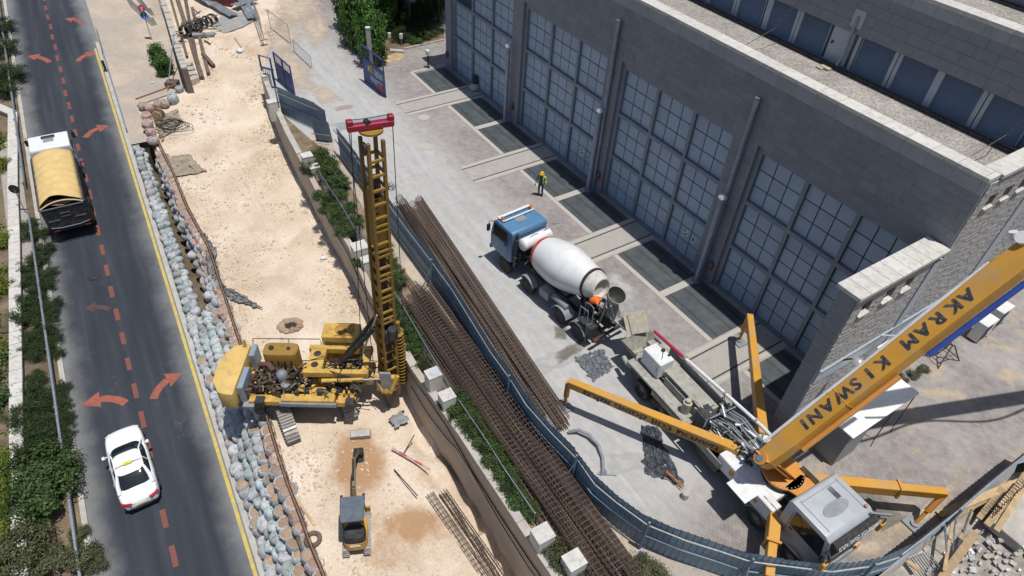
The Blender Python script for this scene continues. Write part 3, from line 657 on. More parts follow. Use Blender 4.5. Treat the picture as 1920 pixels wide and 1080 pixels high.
# end wall of split-faced stone with flashing strips
ew = MB(); X = S1
def rough_wall(t0, t1, z0, z1, holes=()):
    z = z0
    while z < z1-.03:
        h = min(.125, z1-z); t = t0-random.uniform(0, .3)
        while t < t1:
            L = random.uniform(.2, .42); a, e = max(t, t0), min(t+L, t1); t += L
            if e-a < .03: continue
            if any(a < h1 and e > h0 and z < k1-.05 and z+h > k0+.05 for h0, h1, k0, k1 in holes): 
                for h0, h1, k0, k1 in holes:
                    if z < k1-.05 and z+h > k0+.05:
                        if a < h0 < e: e = h0
                        elif a < h1 < e: a = h1
                if any(a < h1-.001 and e > h0+.001 and z < k1-.05 and z+h > k0+.05 for h0, h1, k0, k1 in holes) or e-a < .03: continue
            d = random.uniform(.03, .046)
            ew.box((X+d/2, -(a+e)/2, z+h/2), (d, e-a-.01, h-.012))
        z += h
PW = [(4.18, 4.75, 8.12, 8.72), (2.78, 3.35, 8.12, 8.72), (1.6, 2.17, 8.12, 8.72)]
HU = [(-1.35, -.8, 10.95, 11.5), (-2.5, -1.95, 10.95, 11.5), (-3.65, -3.1, 10.95, 11.5)]
rough_wall(.62, 5.38, 5.35, 9.25, PW); rough_wall(.62, 5.38, 0, 4.5)
rough_wall(-4.6, -.1, 5.35, 12.25, HU); rough_wall(-20, -5.3, 5.35, 12.25); rough_wall(-20, -.1, 0, 4.5)
tag(ew.build('split_stone', M_ROUGH, DEPOT), kind='stuff')
# the pier that stands out beside the last gate
b = MB(); px0, px1 = 38.42, S1
b.box(((px0+px1)/2, -2.72, 4.06), (px1-px0, 5.4, 8.12)); b.box(((px0+px1)/2, -2.72, 8.99), (px1-px0, 5.4, .54)); b.box((px0+.08, -2.72, 8.42), (.16, 5.4, .62))
ts = [.02, 1.6, 2.17, 2.78, 3.35, 4.18, 4.75, 5.42]
for i in range(0, 8, 2): b.box(((px0+.17+px1)/2, -(ts[i]+ts[i+1])/2, 8.42), (px1-px0-.17, ts[i+1]-ts[i], .61))
PIER = b.build('pier', M_STONEB, DEPOT)
b = MB(); z = 0.
while z < 9.2:
    h = min(.37, 9.25-z); t = .05-random.uniform(0, .3)
    while t < 5.4:
        L = random.uniform(.4, .75); a, e = max(t, .05), min(t+L, 5.4); t += L
        if e-a > .04: b.box((px0-.014, -(a+e)/2, z+h/2), (.026, e-a-.01, h-.01))
    b.box((38.76, -5.435, z+h/2), (.66, .03, h-.01)); z += h
b.build('stone_cladding', M_STONE, PIER)['kind'] = 'stuff'
for i in range(9):
    m_ = MB(); m_.box((0, 0, 0), (.98, .595, .17)); m_.build('coping_stone', M_COPING, PIER, bevel=.012, loc=(38.78, -.4-.61*i, 9.35))
b = MB(); b.box((S1+.02, -3.0, 9.2), (.12, 4.7, .08)); b.build('drip_course', M_BAND, PIER)
for t0, t1, z0, z1 in PW + HU:
    b = MB(); yy = -(t0+t1)/2
    b.prism([(-.12, .0), (.1, -.07), (.1, -.13), (-.12, -.08)], t1-t0+.06, axis='y', off=-(t1-t0+.06)/2); b.build('window_sill', M_COPING, PIER, loc=(S1+.02, yy, z0+.05))
    b = MB(); b.box((S1+.004 if z0 > 10 else S1-.3, yy, (z0+z1)/2+.04), (.008 if z0 > 10 else .02, t1-t0-.01, z1-z0-.06)); b.build('window', M_BLACK, PIER)  # black panel put in for the shade inside each opening
b = MB(); z = 0
for t0, t1, z0, z1 in ((.02, .58, 0, 8.9), (-5.27, -4.63, 0, 12.2)):
    z = z0
    while z < z1: h = min(.9, z1-z); b.box((S1+.04, -(t0+t1)/2, z+h/2), (.08, t1-t0-.03, h-.015)); z += h
b.box((S1+.025, 7.4, 4.92), (.05, 25.4, .8)); b.box((S1+.06, 7.4, 5.33), (.1, 25.4, .05)); b.build('flashing', M_METALB, DEPOT)
b = MB(); b.lathe([(.2, -.06), (.24, 0), (.17, .12), (.05, .18)], 16, M=Matrix.Translation((S1+.62, -3.85, 5.6))); wl = b.build('wall_lamp', M_CHROME, DEPOT, smooth=True); b = MB(); b.tube([(S1, -3.85, 5.1), (S1+.3, -3.85, 5.5), (S1+.6, -3.85, 5.68)], .035, 6); b.build('bracket', M_DARKSTEEL, wl)
b = MB(); b.tube([(S1+.1, -1.5, 5.4), (S1+.5, -1.3, 5.65), (S1+.7, -1.0, 5.7)], .03, 6); b.box((S1+.5, -1.9, 5.45), (.12, .9, .05)); b.build('cctv_bracket', M_WHITE, DEPOT)
# little things before the first gate
t_ = thing('speaker_post', 'small white control box on a dark post beside the first grating', 'post', at(803, 127), PSI)
b = MB(); b.cyl((0, 0, 0), (0, 0, 1.1), .07); b.cyl((0, 0, 0), (0, 0, .03), .18); b.build('post', M_DARKSTEEL, t_); b = MB(); b.box((0, 0, 1.3), (.34, .26, .42)); b.build('box', M_WHITE, t_, bevel=.03)
t_ = thing('waste_bag', 'pale bulging bag with a black bundle on top before the first gate', 'bag', at(889, 168), PSI)
b = MB(); b.lathe([(.25, 0), (.42, .12), (.42, .32), (.25, .45), (.05, .48)], 12, jit=.1); b.build('bag', mat('pale_bag', (.4, .45, .48), .7), t_, smooth=True); b = MB(); b.lathe([(.15, .4), (.3, .6), (.26, .95), (.1, 1.1)], 10, M=Matrix.Translation((-.15, .2, 0)), jit=.15); b.build('bundle', M_BLACK, t_, smooth=True)
# ------------------------------------------------------------------ foliage
def leaf_mat(name, c1, c2, c3):
    m, nd, lk, b = newmat(name)
    g = N(nd, 'ShaderNodeNewGeometry'); r = ramp(nd, [(0, c1), (.55, c2), (1, c3)]); lk.new(g.outputs['Random Per Island'], r.inputs[0])
    lk.new(r.outputs[0], b.inputs['Base Color']); b.inputs['Roughness'].default_value = .55; b.inputs['Specular IOR Level'].default_value = .35
    b.inputs['Subsurface Weight'].default_value = 0
    tr = N(nd, 'ShaderNodeBsdfTranslucent'); lk.new(r.outputs[0], tr.inputs[0]); mx = N(nd, 'ShaderNodeMixShader'); mx.inputs[0].default_value = .25
    lk.new(b.outputs[0], mx.inputs[1]); lk.new(tr.outputs[0], mx.inputs[2]); lk.new(mx.outputs[0], nd['Material Output'].inputs[0])
    return m
L_DARK = leaf_mat('dark_evergreen_leaves', (.014, .03, .010), (.030, .058, .016), (.065, .10, .028))
L_MID = leaf_mat('shrub_leaves', (.022, .05, .012), (.05, .095, .022), (.10, .15, .04))
L_IVY = leaf_mat('ivy_leaves', (.03, .085, .014), (.065, .15, .024), (.13, .22, .05))
L_LIME = leaf_mat('yellow_green_leaves', (.07, .11, .014), (.14, .18, .02), (.24, .27, .05))
L_DRY = leaf_mat('dry_olive_leaves', (.05, .06, .025), (.09, .10, .045), (.16, .16, .08))
M_BARK = mat('bark', (.12, .085, .055), .9, 0, .3, 8)
def crown(n, rx, ry, rz, leaf, m, seed, clumps=26, needle=False, flat=.0):
    rnd = random.Random(seed); mb = MB(); cs = []
    for i in range(clumps):
        while True:
            p = V((rnd.uniform(-1, 1), rnd.uniform(-1, 1), rnd.uniform(-.85, 1)))
            if .25 < p.length < 1: break
        cs.append((V((p.x*rx*.86, p.y*ry*.86, p.z*rz*.86)), rnd.uniform(.7, 1.3)))
    for i in range(n):
        c, k_ = rnd.choice(cs); sp = .3*k_
        d = V((rnd.gauss(0, 1), rnd.gauss(0, 1), rnd.gauss(0, 1))).normalized()*(rnd.random()**.5)
        p = c + V((d.x*rx*sp*1.2, d.y*ry*sp*1.2, d.z*rz*sp*1.2))
        out = V((p.x/rx, p.y/ry, p.z/rz+.35)) + V((rnd.gauss(0, .5), rnd.gauss(0, .5), rnd.gauss(0, .5)))
        nrm = out.normalized(); a = nrm.cross(V((rnd.random()-.5, rnd.random()-.5, rnd.random()-.5))).normalized(); b_ = nrm.cross(a)
        L = leaf*rnd.uniform(.6, 1.3); w = L*(.22 if needle else .55)
        if needle: a = (nrm*.8+a*.6).normalized(); b_ = a.cross(nrm).normalized() if abs(a.dot(nrm)) < .98 else b_
        q0 = p-a*L*.5; q2 = p+a*L*.5
        mb.add([q0, p+b_*w*.5-nrm*L*.06, q2, p-b_*w*.5-nrm*L*.06], [(0, 1, 2, 3)])
    me = mb.mesh('foliage', m); return me
CR_D = [crown(3600, 1, 1, .75, .15, L_DARK, 1, 34, True), crown(3600, 1, 1.1, .7, .15, L_DARK, 2, 30, True)]
CR_M = [crown(3400, 1, 1, .8, .13, L_MID, 3, 32), crown(3400, 1.1, 1, .75, .13, L_MID, 4, 28)]
CR_L = [crown(3000, 1, 1, .6, .13, L_LIME, 5, 30)]
CR_Y = [crown(2600, 1, 1, .7, .12, L_DRY, 6, 26)]
def shrub(p, r, h, meshes, label, group, rz=None, cat='shrub', name='shrub', tr=.05):
    u_, v_ = px_of(p+V((0, 0, h*.5)))
    if not (-60 < u_ < 1960 and -90 < v_ < 1130): return
    label = '%s, %s one from the top' % (label, nth(group)) if v_ < 5000 else label
    t = thing(name, label, cat, p, random.uniform(0, 6.28) if rz is None else rz, group)
    inst(random.choice(meshes), 'foliage', t, (0, 0, h*.52), (random.uniform(-.08, .08), random.uniform(-.08, .08), 0), (r, r*random.uniform(.9, 1.1), h*.66))
    b = MB()
    for i in range(4): q = i*1.57+random.random(); b.tube([(0, 0, -.1), (.12*r*math.cos(q), .12*r*math.sin(q), h*.3), (.45*r*math.cos(q), .45*r*math.sin(q), h*.65)], [tr, tr*.7, tr*.35], 5)
    b.build('stem', M_BARK, t); return t

# ------------------------------------------------------------------ left of the road: verge, garden wall, guard rail
LW_PX = [(24, 212), (24, 290), (24, 360), (27, 440), (28, 520), (29, 600), (30, 720), (31, 820), (34, 920), (36, 1020), (38, 1120)]
LW = [road(u, v, .45) for u, v in LW_PX]
vg = MB(); vg.loft([[rp(a, -8.28, .06), rp(a, -9.4, .12), rp(a, -10.6, .12), rp(a, -12.2, .1)] for a in range(2, 130, 2)], caps=False, closed=False); struct(vg, 'verge', M_EARTH)
gd = MB(); gd.loft([[rp(a, -11.3, -1.6), rp(a, -30, -2.5), rp(a, -60, -4)] for a in range(-10, 140, 5)], caps=False, closed=False); struct(gd, 'garden_ground', M_EARTH)
GW = thing('garden_wall', 'low rubble wall with broad white coping stones beside the verge shrubs', 'wall', (0, 0, 0))
b = MB(); b.loft([[p+V((-.2, -.12, -.06)), p+V((.2, .12, -.06)), p+V((.2, .12, -3)), p+V((-.2, -.12, -3))] for p in LW]); b.build('wall', mat('rubble_wall_stone', (.27, .25, .22), .95, 0, .25, 4, .8, 12), GW)
for i in range(len(LW)-1):
    a, e = LW[i], LW[i+1]; n = max(1, round((e-a).length/.85))
    for j in range(n):
        p, q = a.lerp(e, j/n), a.lerp(e, (j+1)/n); d = (q-p).normalized()
        m_ = MB(); m_.beam(p+d*.01, q-d*.01, .6+random.uniform(-.01, .01), .13); m_.build('coping_stone', M_COPING, GW, bevel=.012)
b = MB(); c0 = LW[0]; c1 = road(-14, 196, .5); c2 = road(-60, 205, .5)
for p, q in ((c0, c1), (c1, c2)): b.beam(p, q, .62, .13); b.beam(p+V((0, 0, -1.5)), q+V((0, 0, -1.5)), .4, 2.9)
b.build('return_wall', M_COPING, GW)
def guard_rail(a0, a1, label):
    t = thing('guard_rail', label, 'guard rail', rp(a0, -8.48), 0, 'steel guard rails along the road')
    o = rp(a0, -8.48); b = MB(); pr = [(-.04, .52), (.035, .55), (-.02, .63), (.035, .71), (-.04, .74), (-.06, .74), (-.0, .71), (-.055, .63), (0, .55), (-.06, .52)]
    n = max(2, int((a1-a0)/2))
    b.loft([[rp(a0+(a1-a0)*i/n, -8.48+x, z)-o for x, z in pr] for i in range(n+1)]); b.build('beam', M_STEEL, t)
    for i in range(n+1):
        m_ = MB(); p = rp(a0+(a1-a0)*i/n, -8.58)-o; m_.box(p+V((0, 0, .3)), (.1, .06, .75)); m_.build('post', M_STEEL, t)
guard_rail(47.8, 110, 'long galvanised guard rail above the gap beside the garden wall corner')
guard_rail(4, 44.6, 'galvanised guard rail running past the verge shrubs below the gap')
# verge signs left of the truck
t_ = thing('road_sign', 'traffic sign seen edge on leaning at the guard rail gap', 'sign', rp(45.3, -8.8), R(60))
b = MB(); b.cyl((0, 0, 0), (.1, 0, 2.1), .03, n=8); b.build('post', M_STEEL, t_); b = MB(); b.cyl((.06, 0, 1.9), (.1, .03, 1.9), .32, n=20); b.build('plate', M_DARKSTEEL, t_)
b = MB(); b.loft([[rp(a, -8.7, .13), rp(a, -9.9, .13)] for a in range(36, 56, 2)], caps=False, closed=False); struct(b, 'footway', mat('grey_block_footway', (.33, .3, .27), .9, 0, .2, 6))
vs_spec = [(60, 445, 1.0, .7), (85, 470, 1.0, .7), (62, 505, 1.1, .8), (92, 520, 1.0, .7), (68, 560, 1.2, .9), (100, 575, .9, .7), (50, 600, 1.5, 1.1), (88, 620, 1.2, .9), (105, 640, .9, .7), (75, 665, 1., .7), (110, 665, .6, .5),
           (58, 425, 1., .6), (78, 440, .9, .6), (75, 490, 1.1, .7), (55, 530, 1.1, .7), (80, 545, 1.1, .8), (58, 575, 1.1, .8), (85, 590, 1.1, .8), (62, 640, 1.1, .8), (95, 600, .9, .7), (50, 655, .9, .6), (90, 650, 1., .7), (70, 710, .8, .5), (120, 730, .7, .6), (80, 765, 1.2, 1.), (118, 765, .9, .8), (78, 820, 1.3, 1.1), (122, 820, .9, .8), (118, 850, .9, .9),
           (70, 735, 1.2, .9), (105, 750, 1.0, .8), (60, 790, 1.4, 1.1), (100, 800, 1.3, 1.0), (130, 790, .7, .7), (60, 850, 1.3, 1.2), (100, 845, 1.2, 1.0)]
vs_spec.sort(key=lambda q: q[1])
for i, (u, v, r, h) in enumerate(vs_spec): shrub(road(u, v, .1), r*.72, h*.8, CR_D, 'dark needle-leaved shrub on the verge', 'dark shrubs on the verge')
for u, v, r, h in ((75, 905, 1.35, 1.8), (112, 915, 1.25, 1.7), (75, 955, 1.35, 1.7), (120, 885, .95, 1.2)): shrub(road(u, v, .1), r, h, CR_M, 'bright leafy bush beside the white taxi', 'bushes beside the taxi')
for u, v, r, h in ((60, 1030, 1.1, 1.2), (100, 1060, 1.0, 1.0), (160, 1050, .8, .9), (185, 1062, .5, .6), (30, 1075, 1., 1.2), (150, 1005, .5, .5)): shrub(road(u, v, .1), r, h, CR_Y, 'sparse olive shrub at the verge foot', 'sparse shrubs at the near end of the verge')
for u, v, r, h in ((12, 60, 1.5, 1.2), (6, 100, 1.7, 1.3), (14, 150, 1.7, 1.3), (8, 178, 1.4, 1.1)): shrub(road(u, v, .1), r, h, CR_D, 'dark shrub on the far top verge', 'far verge shrubs')
random.seed(5)
for i in range(26):
    u = random.uniform(-45, 14); v = 300 + i*30; p = road(u, v, -1.2)
    lime = i % 5 in (0, 3) and (u > -12 or v > 850)
    shrub(p, random.uniform(1.1, 1.6), random.uniform(1.7, 2.4), CR_L if lime else CR_M, 'yellow-green creeper below the garden wall' if lime else 'leafy bush below the garden wall', 'creeper below the garden wall' if lime else 'bushes below the garden wall')
for v in (880, 920, 960, 1000, 1040, 1075, 330, 470, 560): shrub(road(8, v, -.5), .9, 1.5, CR_L, 'yellow-green creeper below the garden wall', 'creeper below the garden wall')

# ------------------------------------------------------------------ sandbags
def bag_mat(name, c, pr, amt):
    m, nd, lk, b = newmat(name)
    tc = N(nd, 'ShaderNodeTexCoord'); oi = N(nd, 'ShaderNodeObjectInfo'); sc = N(nd, 'ShaderNodeMath', operation='MULTIPLY'); sc.inputs[1].default_value = 91; lk.new(oi.outputs['Random'], sc.inputs[0])
    ad_ = N(nd, 'ShaderNodeVectorMath', operation='ADD'); lk.new(tc.outputs['Object'], ad_.inputs[0]); lk.new(sc.outputs[0], ad_.inputs[1])
    n1 = N(nd, 'ShaderNodeTexNoise'); n1.inputs['Scale'].default_value = 5; n1.inputs['Detail'].default_value = 5; lk.new(ad_.outputs[0], n1.inputs['Vector'])
    n2 = N(nd, 'ShaderNodeTexNoise'); n2.inputs['Scale'].default_value = 2.2; n2.inputs['Detail'].default_value = 9; n2.inputs['Roughness'].default_value = .7; lk.new(ad_.outputs[0], n2.inputs['Vector'])
    r1 = ramp(nd, [(.5, c), (.58, tuple(x*(1-amt)+y*amt for x, y in zip(c, pr)))]); lk.new(n1.outputs[0], r1.inputs[0])
    r2 = ramp(nd, [(.42, (0,)*3), (.7, (.75,)*3)]); lk.new(n2.outputs[0], r2.inputs[0])
    mx = N(nd, 'ShaderNodeMixRGB'); lk.new(r2.outputs[0], mx.inputs[0]); lk.new(r1.outputs[0], mx.inputs[1]); mx.inputs[2].default_value = (.27, .22, .175, 1)
    ml = N(nd, 'ShaderNodeMapRange'); ml.inputs[3].default_value = .7; ml.inputs[4].default_value = 1.2; lk.new(oi.outputs['Random'], ml.inputs[0])
    mv = N(nd, 'ShaderNodeVectorMath', operation='SCALE'); lk.new(mx.outputs[0], mv.inputs[0]); lk.new(ml.outputs[0], mv.inputs['Scale'])
    lk.new(mv.outputs[0], b.inputs['Base Color']); b.inputs['Roughness'].default_value = .7
    n3 = N(nd, 'ShaderNodeTexNoise'); n3.inputs['Scale'].default_value = 14; n3.inputs['Detail'].default_value = 4; n3.inputs['Distortion'].default_value = 1.5; lk.new(ad_.outputs[0], n3.inputs['Vector'])
    bp = N(nd, 'ShaderNodeBump'); bp.inputs['Strength'].default_value = .7; bp.inputs['Distance'].default_value = .05; lk.new(n3.outputs[0], bp.inputs['Height']); lk.new(bp.outputs[0], b.inputs['Normal'])
    return m
B_GREY = bag_mat('white_woven_sack', (.47, .49, .52), (.30, .38, .39), .5)
B_TEAL = bag_mat('teal_printed_sack', (.46, .51, .53), (.20, .38, .37), .7)
B_RED = bag_mat('red_printed_sack', (.54, .51, .53), (.48, .12, .09), .85)
M_FILL = mat('rubble_fill', (.36, .255, .18), .95, 0, .3, 14, .6, 30, rnd=.18)
def bag_mesh(m, seed, open_top):
    rnd = random.Random(seed); mb = MB(); n = 28; ph = rnd.random()*6; k_ = rnd.choice((8, 9, 11))
    if open_top: prof = [(.22, 0), (.31, .04), (.36, .18), (.365, .34), (.33, .47), (.30, .53), (.265, .525), (.25, .47)]
    else: prof = [(.22, 0), (.31, .04), (.355, .2), (.36, .36), (.33, .5), (.25, .58), (.13, .60), (.06, .62), (.07, .68), (.02, .69)]
    rings = []
    for i, (r, z) in enumerate(prof):
        ring = []
        for j in range(n):
            t = 2*math.pi*j/n; w = 1+.075*math.cos(k_*t+ph+.6*math.sin(3*t))*(i/7)**.7+.12*noise.noise((math.cos(t)*1.3+seed*3, math.sin(t)*1.3, z*3))
            ring.append((r*w*math.cos(t)*1.02, r*w*math.sin(t), z+.03*noise.noise((math.cos(t)*2, math.sin(t)*2+seed, z*4))))
        rings.append(ring)
    mb.loft(rings); return mb.mesh('sack', m, smooth=True)
def fill_mesh(seed):
    mb = MB(); n = 12; rings = []
    for r, z in ((.27, .475), (.2, .515), (.1, .535), (.015, .54)):
        rings.append([(r*math.cos(6.283*j/n), r*math.sin(6.283*j/n), z+.03*noise.noise((r*9*math.cos(j), r*9*math.sin(j), seed))) for j in range(n)])
    mb.loft(rings); return mb.mesh('fill', M_FILL, smooth=True)
BG = {'grey': [bag_mesh(B_GREY, s, False) for s in (1, 2, 3)], 'teal': [bag_mesh(B_TEAL, s, False) for s in (4, 5, 6)], 'red': [bag_mesh(B_RED, s, True) for s in (7, 8, 9)], 'open': [bag_mesh(B_GREY, s, True) for s in (10, 11)]}
FM = [fill_mesh(s) for s in (1, 2, 3)]
NBAG = 0
def bag(p, kind, label, group, s=1., tilt=.24):
    global NBAG
    NBAG += 1
    u_, v_ = px_of(p)
    if v_ > 1100 or v_ < -10: return
    if group != 'big sack' and group != 'crumpled sack': label = '%s, %s %s' % (label, nth(group), 'from the left' if 'top corner' in group else 'counted upwards')
    t = thing('sandbag', label, 'sandbag', p, 0, group, rot=(random.uniform(-tilt, tilt), random.uniform(-tilt, tilt), random.uniform(0, 6.28)))
    sx, sy, sz = s*random.uniform(.86, 1.22), s*random.uniform(.82, 1.02), s*random.uniform(.8, 1.05)
    inst(random.choice(BG[kind]), 'sack', t, sc=(sx, sy, sz))
    if kind in ('red', 'open'): inst(random.choice(FM), 'fill', t, sc=(sx, sy, sz*.98))
def edge_pts(a): 
    L = rp(a, -1.42); Rr = interp(RED, ka, a); return L, Rr
def bag_row(w, a0, a1, step, kinds, label, group, drop=0., jit=.05, s=1.):
    a = a0
    while a < a1:
        L, Rr = edge_pts(a); p = L.lerp(Rr, w); n_ = V((RD.x, RD.y, 0))
        zt = L.z + .02 + (Rr.z-.55-L.z)*w
        dip = drop*sstep(31, 36, a)*(1-sstep(50, 53, a))
        q = V((p.x, p.y, zt-dip)) + n_*random.uniform(-jit, jit) + V((0, 0, random.uniform(-.04, .04)))
        bag(q, random.choice(kinds), label, group, s*random.uniform(.9, 1.06)); a += step*random.uniform(.93, 1.07)
random.seed(21)
bag_row(.0, 12, 32, .52, ['grey', 'grey', 'grey', 'open'], 'greyish sandbag in the near kerb row', 'sandbags along the kerb')
bag_row(.24, 12, 31, .56, ['grey', 'teal'], 'sandbag in the second row from the kerb', 'second row of sandbags', s=.93)
bag_row(.47, 12, 31, .55, ['teal', 'teal', 'grey'], 'sandbag in the teal middle row of the bank', 'middle row of sandbags', s=1.05)
bag_row(.72, 12, 31, .58, ['open', 'grey', 'open'], 'sandbag in the row just below the rim', 'row of sandbags below the rim')
bag_row(1., 12, 48, .60, ['red', 'red', 'open'], 'open reddish sandbag on the site rim', 'rim row of sandbags', s=1.04)
bag_row(.0, 32, 50, .60, ['grey', 'teal', 'grey'], 'small pale sandbag in the upper kerb row', 'upper kerb row of sandbags', s=.85)
bag_row(.17, 32, 50, .64, ['grey', 'teal'], 'sandbag on the gully slope behind the kerb', 'gully slope sandbags', drop=.35, s=.85)
bag_row(.86, 31, 48, .7, ['grey', 'open', 'grey'], 'sandbag below the rim inside the gully', 'shaded gully sandbags', drop=.25, s=.95)
bag_row(.72, 31, 47, 1.0, ['open', 'grey'], 'sandbag lying low in the gully', 'low gully sandbags', drop=.9)
for u, v in ((268, 203), (281, 207), (298, 200), (311, 199)): bag(site(u, v, .1), 'red', 'red-printed sandbag in the short top row', 'top corner sandbags')
for u, v in ((275, 222), (279, 238), (284, 256), (290, 270)): bag(site(u, v, .15), 'red', 'red-printed sandbag beside the cable coil', 'corner stack sandbags', 1.05)
bag(site(328, 192), 'teal', 'big white sack at the end of the short top row', 'big sack', 1.35)
bag(site(338, 172), 'grey', 'crumpled white sack below the broken wall end', 'crumpled sack', .9)
# the gully behind the kerb row is cut down
# ------------------------------------------------------------------ pole rail along the rim
b = MB(); M_ROPE = mat('rusty_pole', (.24, .12, .06), .7, 0, .3, 4)
rl = [interp(RED, ka, a)+V((.12, .1, .42+.05*math.sin(a))) for a in [10+1.5*i for i in range(27)]]
RAIL = thing('pole_rail', 'rusty pole handrail lying along the rim sandbags', 'rail', rl[0])
b.tube([p-rl[0] for p in rl], .035, 6); b.build('pole', M_ROPE, RAIL)
b = MB(); b.tube([p-rl[0]+V((.07, .02, -.08)) for p in rl], .02, 5); b.build('cable', M_BLACK, RAIL)

# ------------------------------------------------------------------ retaining wall between site and yard
M_RENDER = mat('stained_tan_render', (.43, .36, .295), .92, 0, .12, .8, .3, 14, dirt=(.27, .225, .19), dirt_amt=.6, dscale=.7)
RW = thing('retaining_wall', 'tall tan retaining wall between the dig and the yard with white pillars on top', 'wall', (0, 0, 0))
b = MB(); rings = []
for i, p in enumerate(WALL):
    d = (WALL[min(i+1, len(WALL)-1)]-WALL[max(i-1, 0)]).normalized(); n_ = V((-d.y, d.x, 0)); n_ = n_ if n_.x > 0 else -n_
    zb = site_z(p.x, p.y)-2.
    rings.append([V((p.x, p.y, .5)), V((p.x, p.y, .5))+n_*.32, V((p.x, p.y, zb))+n_*.32, V((p.x, p.y, zb))-n_*.03])
b.loft(rings); b.build('wall', M_RENDER, RW)
for i in range(len(WALL)-1):
    if i in (3, 4, 5, 6, 8): continue
    a, e = WALL[i], WALL[i+1]; n = max(1, round((e-a).length/1.1)); d = (e-a).normalized(); n_ = V((-d.y, d.x, 0)); n_ = n_ if n_.x > 0 else -n_
    for j in range(n):
        p, q = a.lerp(e, j/n), a.lerp(e, (j+1)/n); m_ = MB(); m_.beam(p+n_*.16+d*.008+V((0, 0, .05)), q+n_*.16-d*.008+V((0, 0, .05)), .37, .09); m_.build('coping_stone', M_CONC, RW, bevel=.01)
M_PILLAR = mat('white_stone_block', (.60, .575, .52), .85, 0, .08, 4, .3, 30, dirt=(.4, .36, .3), dirt_amt=.5, dscale=3)
for u, v, zt, w in ((509, 190, 1.3, .62), (575, 291, 1.25, .66), (589, 312, .95, .6), (674, 461, 1.45, .8), (688, 486, 1.1, .6), (812, 700, 1.5, .62), (838, 741, 1.3, .62), (1018, 1000, 1.35, .7), (1077, 1050, 1.2, .7), (497, 141, .95, .55)):
    p = at(u, v, zt); b = MB(); b.box((0, 0, -.7), (w, w*.92, 1.38)); pl_ = b.build('pillar', M_PILLAR, RW, loc=p, rz=R(33)); b = MB(); b.box((0, 0, .015), (w*1.04, w*.96, .05)); b.build('cap', M_COPING, pl_)
b = MB(); b.box((0, 0, 0), (.3, .22, .03)); b.build('meter_plate', mat('pale_blue_plate', (.4, .5, .62), .5), RW, loc=at(813, 698, 1.56), rz=R(33))
b = MB(); pts = []
for i, p in enumerate(WALL[4:]): pts.append(V((p.x-.05, p.y-.03, .15-.25*math.sin(i*.9)-.05*i)))
b.tube(pts, .03, 5); b.build('hanging_cable', M_BLACK, RW)
b = MB(); b.tube([V((p.x-.06, p.y-.04, -.75-.3*math.sin(i*1.4))) for i, p in enumerate(WALL[8:])], .022, 5); b.build('hanging_cable', M_BLACK, RW)

# ------------------------------------------------------------------ hoarding
M_HOARD = mat('blue_hoarding_steel', (.165, .25, .325), .42, .1, .14, 1.5, rnd=.12, dirt=(.24, .29, .33), dirt_amt=.4, dscale=2)
M_HOARDB = mat('brown_hoarding_back', (.12, .075, .055), .6, .1, .2, 2, rnd=.15)
HD = thing('hoarding', 'long blue corrugated steel hoarding winding between the rebar stacks and round the pump truck', 'fence', (0, 0, 0))
path = []; 
for i in range(len(HOARD)-1):
    a, e = HOARD[i], HOARD[i+1]; n = max(1, round((e-a).length/.25))
    for j in range(n): path.append((a.lerp(e, j/n), i))
path.append((HOARD[-1], len(HOARD)-1))
i = 0; prev = None
def sheet(p, q, m, h=HH, z0=.04, lean=0.):
    d = (q-p); L = d.length; d.normalize(); n_ = V((-d.y, d.x, 0)); mb = MB(); st = []; k_ = max(3, round(L/.24)); w = L/k_
    for j in range(k_):
        for f, o in ((0, 0), (.6, 0), (.7, .022), (.9, .022)): st.append(((j+f)*w, o))
    st.append((L, 0)); rows = []
    top = h+random.uniform(-.05, .05)
    for z in (z0, top): rows.append([p+d*x+n_*o+V((0, 0, z))+n_*(lean*z) for x, o in st])
    mb.loft(rows, caps=False, closed=False); return mb.build('sheet', m, HD)
while i < len(path)-1:
    j = min(i+5, len(path)-1); seg = path[i][1]
    if seg != 1: sheet(path[i][0], path[j][0], M_HOARDB if seg >= 22 else M_HOARD)
    i = j
def side(p, q): d = (q-p).normalized(); n_ = V((d.y, -d.x, 0)); return n_ if n_.dot(V((-p.x, -p.y, 0))) > 0 else -n_
for i in range(len(HOARD)-1):
    if i == 1: continue
    p, q = HOARD[i], HOARD[i+1]; n_ = side(p, q)*.06
    for z in ((1.0, 1.75) if i < 22 else (1.0, 1.95)):
        b = MB(); b.beam(p+n_+V((0, 0, z)), q+n_+V((0, 0, z)), .05, .05); b.build('rail', M_STEEL if z > 1.5 else M_HOARD, HD)
    if i % 3: continue
    b = MB(); b.box(p+n_*2+V((0, 0, 1.05)), (.08, .08, 2.1)); b.build('post', M_HOARD, HD)
    if i % 6 == 0 and i > 4:
        b = MB(); b.tube([p+n_*2+V((0, 0, 1.6)), p+n_*14+V((0, 0, .05))], .025, 5); b.build('stay', M_STEEL, HD)
# the loose sheet at the bend
t_ = thing('loose_sheet', 'loose blue corrugated sheet leaning at the bend of the hoarding', 'sheet', at(612, 272), 0)
b = MB(); o = at(590, 268); e = at(622, 272); p = V((0, 0, 0)); d = (e-o); 
st = [(k_*d.length/24, .03*(k_ % 4 in (1, 2))) for k_ in range(25)]; dd = d.normalized(); nn = V((dd.y, -dd.x, 0))
b.loft([[o-at(612, 272)+dd*x+nn*(y_-.3)+V((0, 0, .03)) for x, y_ in st], [o-at(612, 272)+dd*x+nn*y_+V((0, 0, 1.75)) for x, y_ in st]], caps=False, closed=False); b.build('sheet', M_HOARD, t_)
b = MB(); b.beam(o-at(612, 272)+V((0, -.12, .8)), e-at(612, 272)+V((0, -.12, .8)), .05, .05); b.build('rail', M_STEEL, t_)

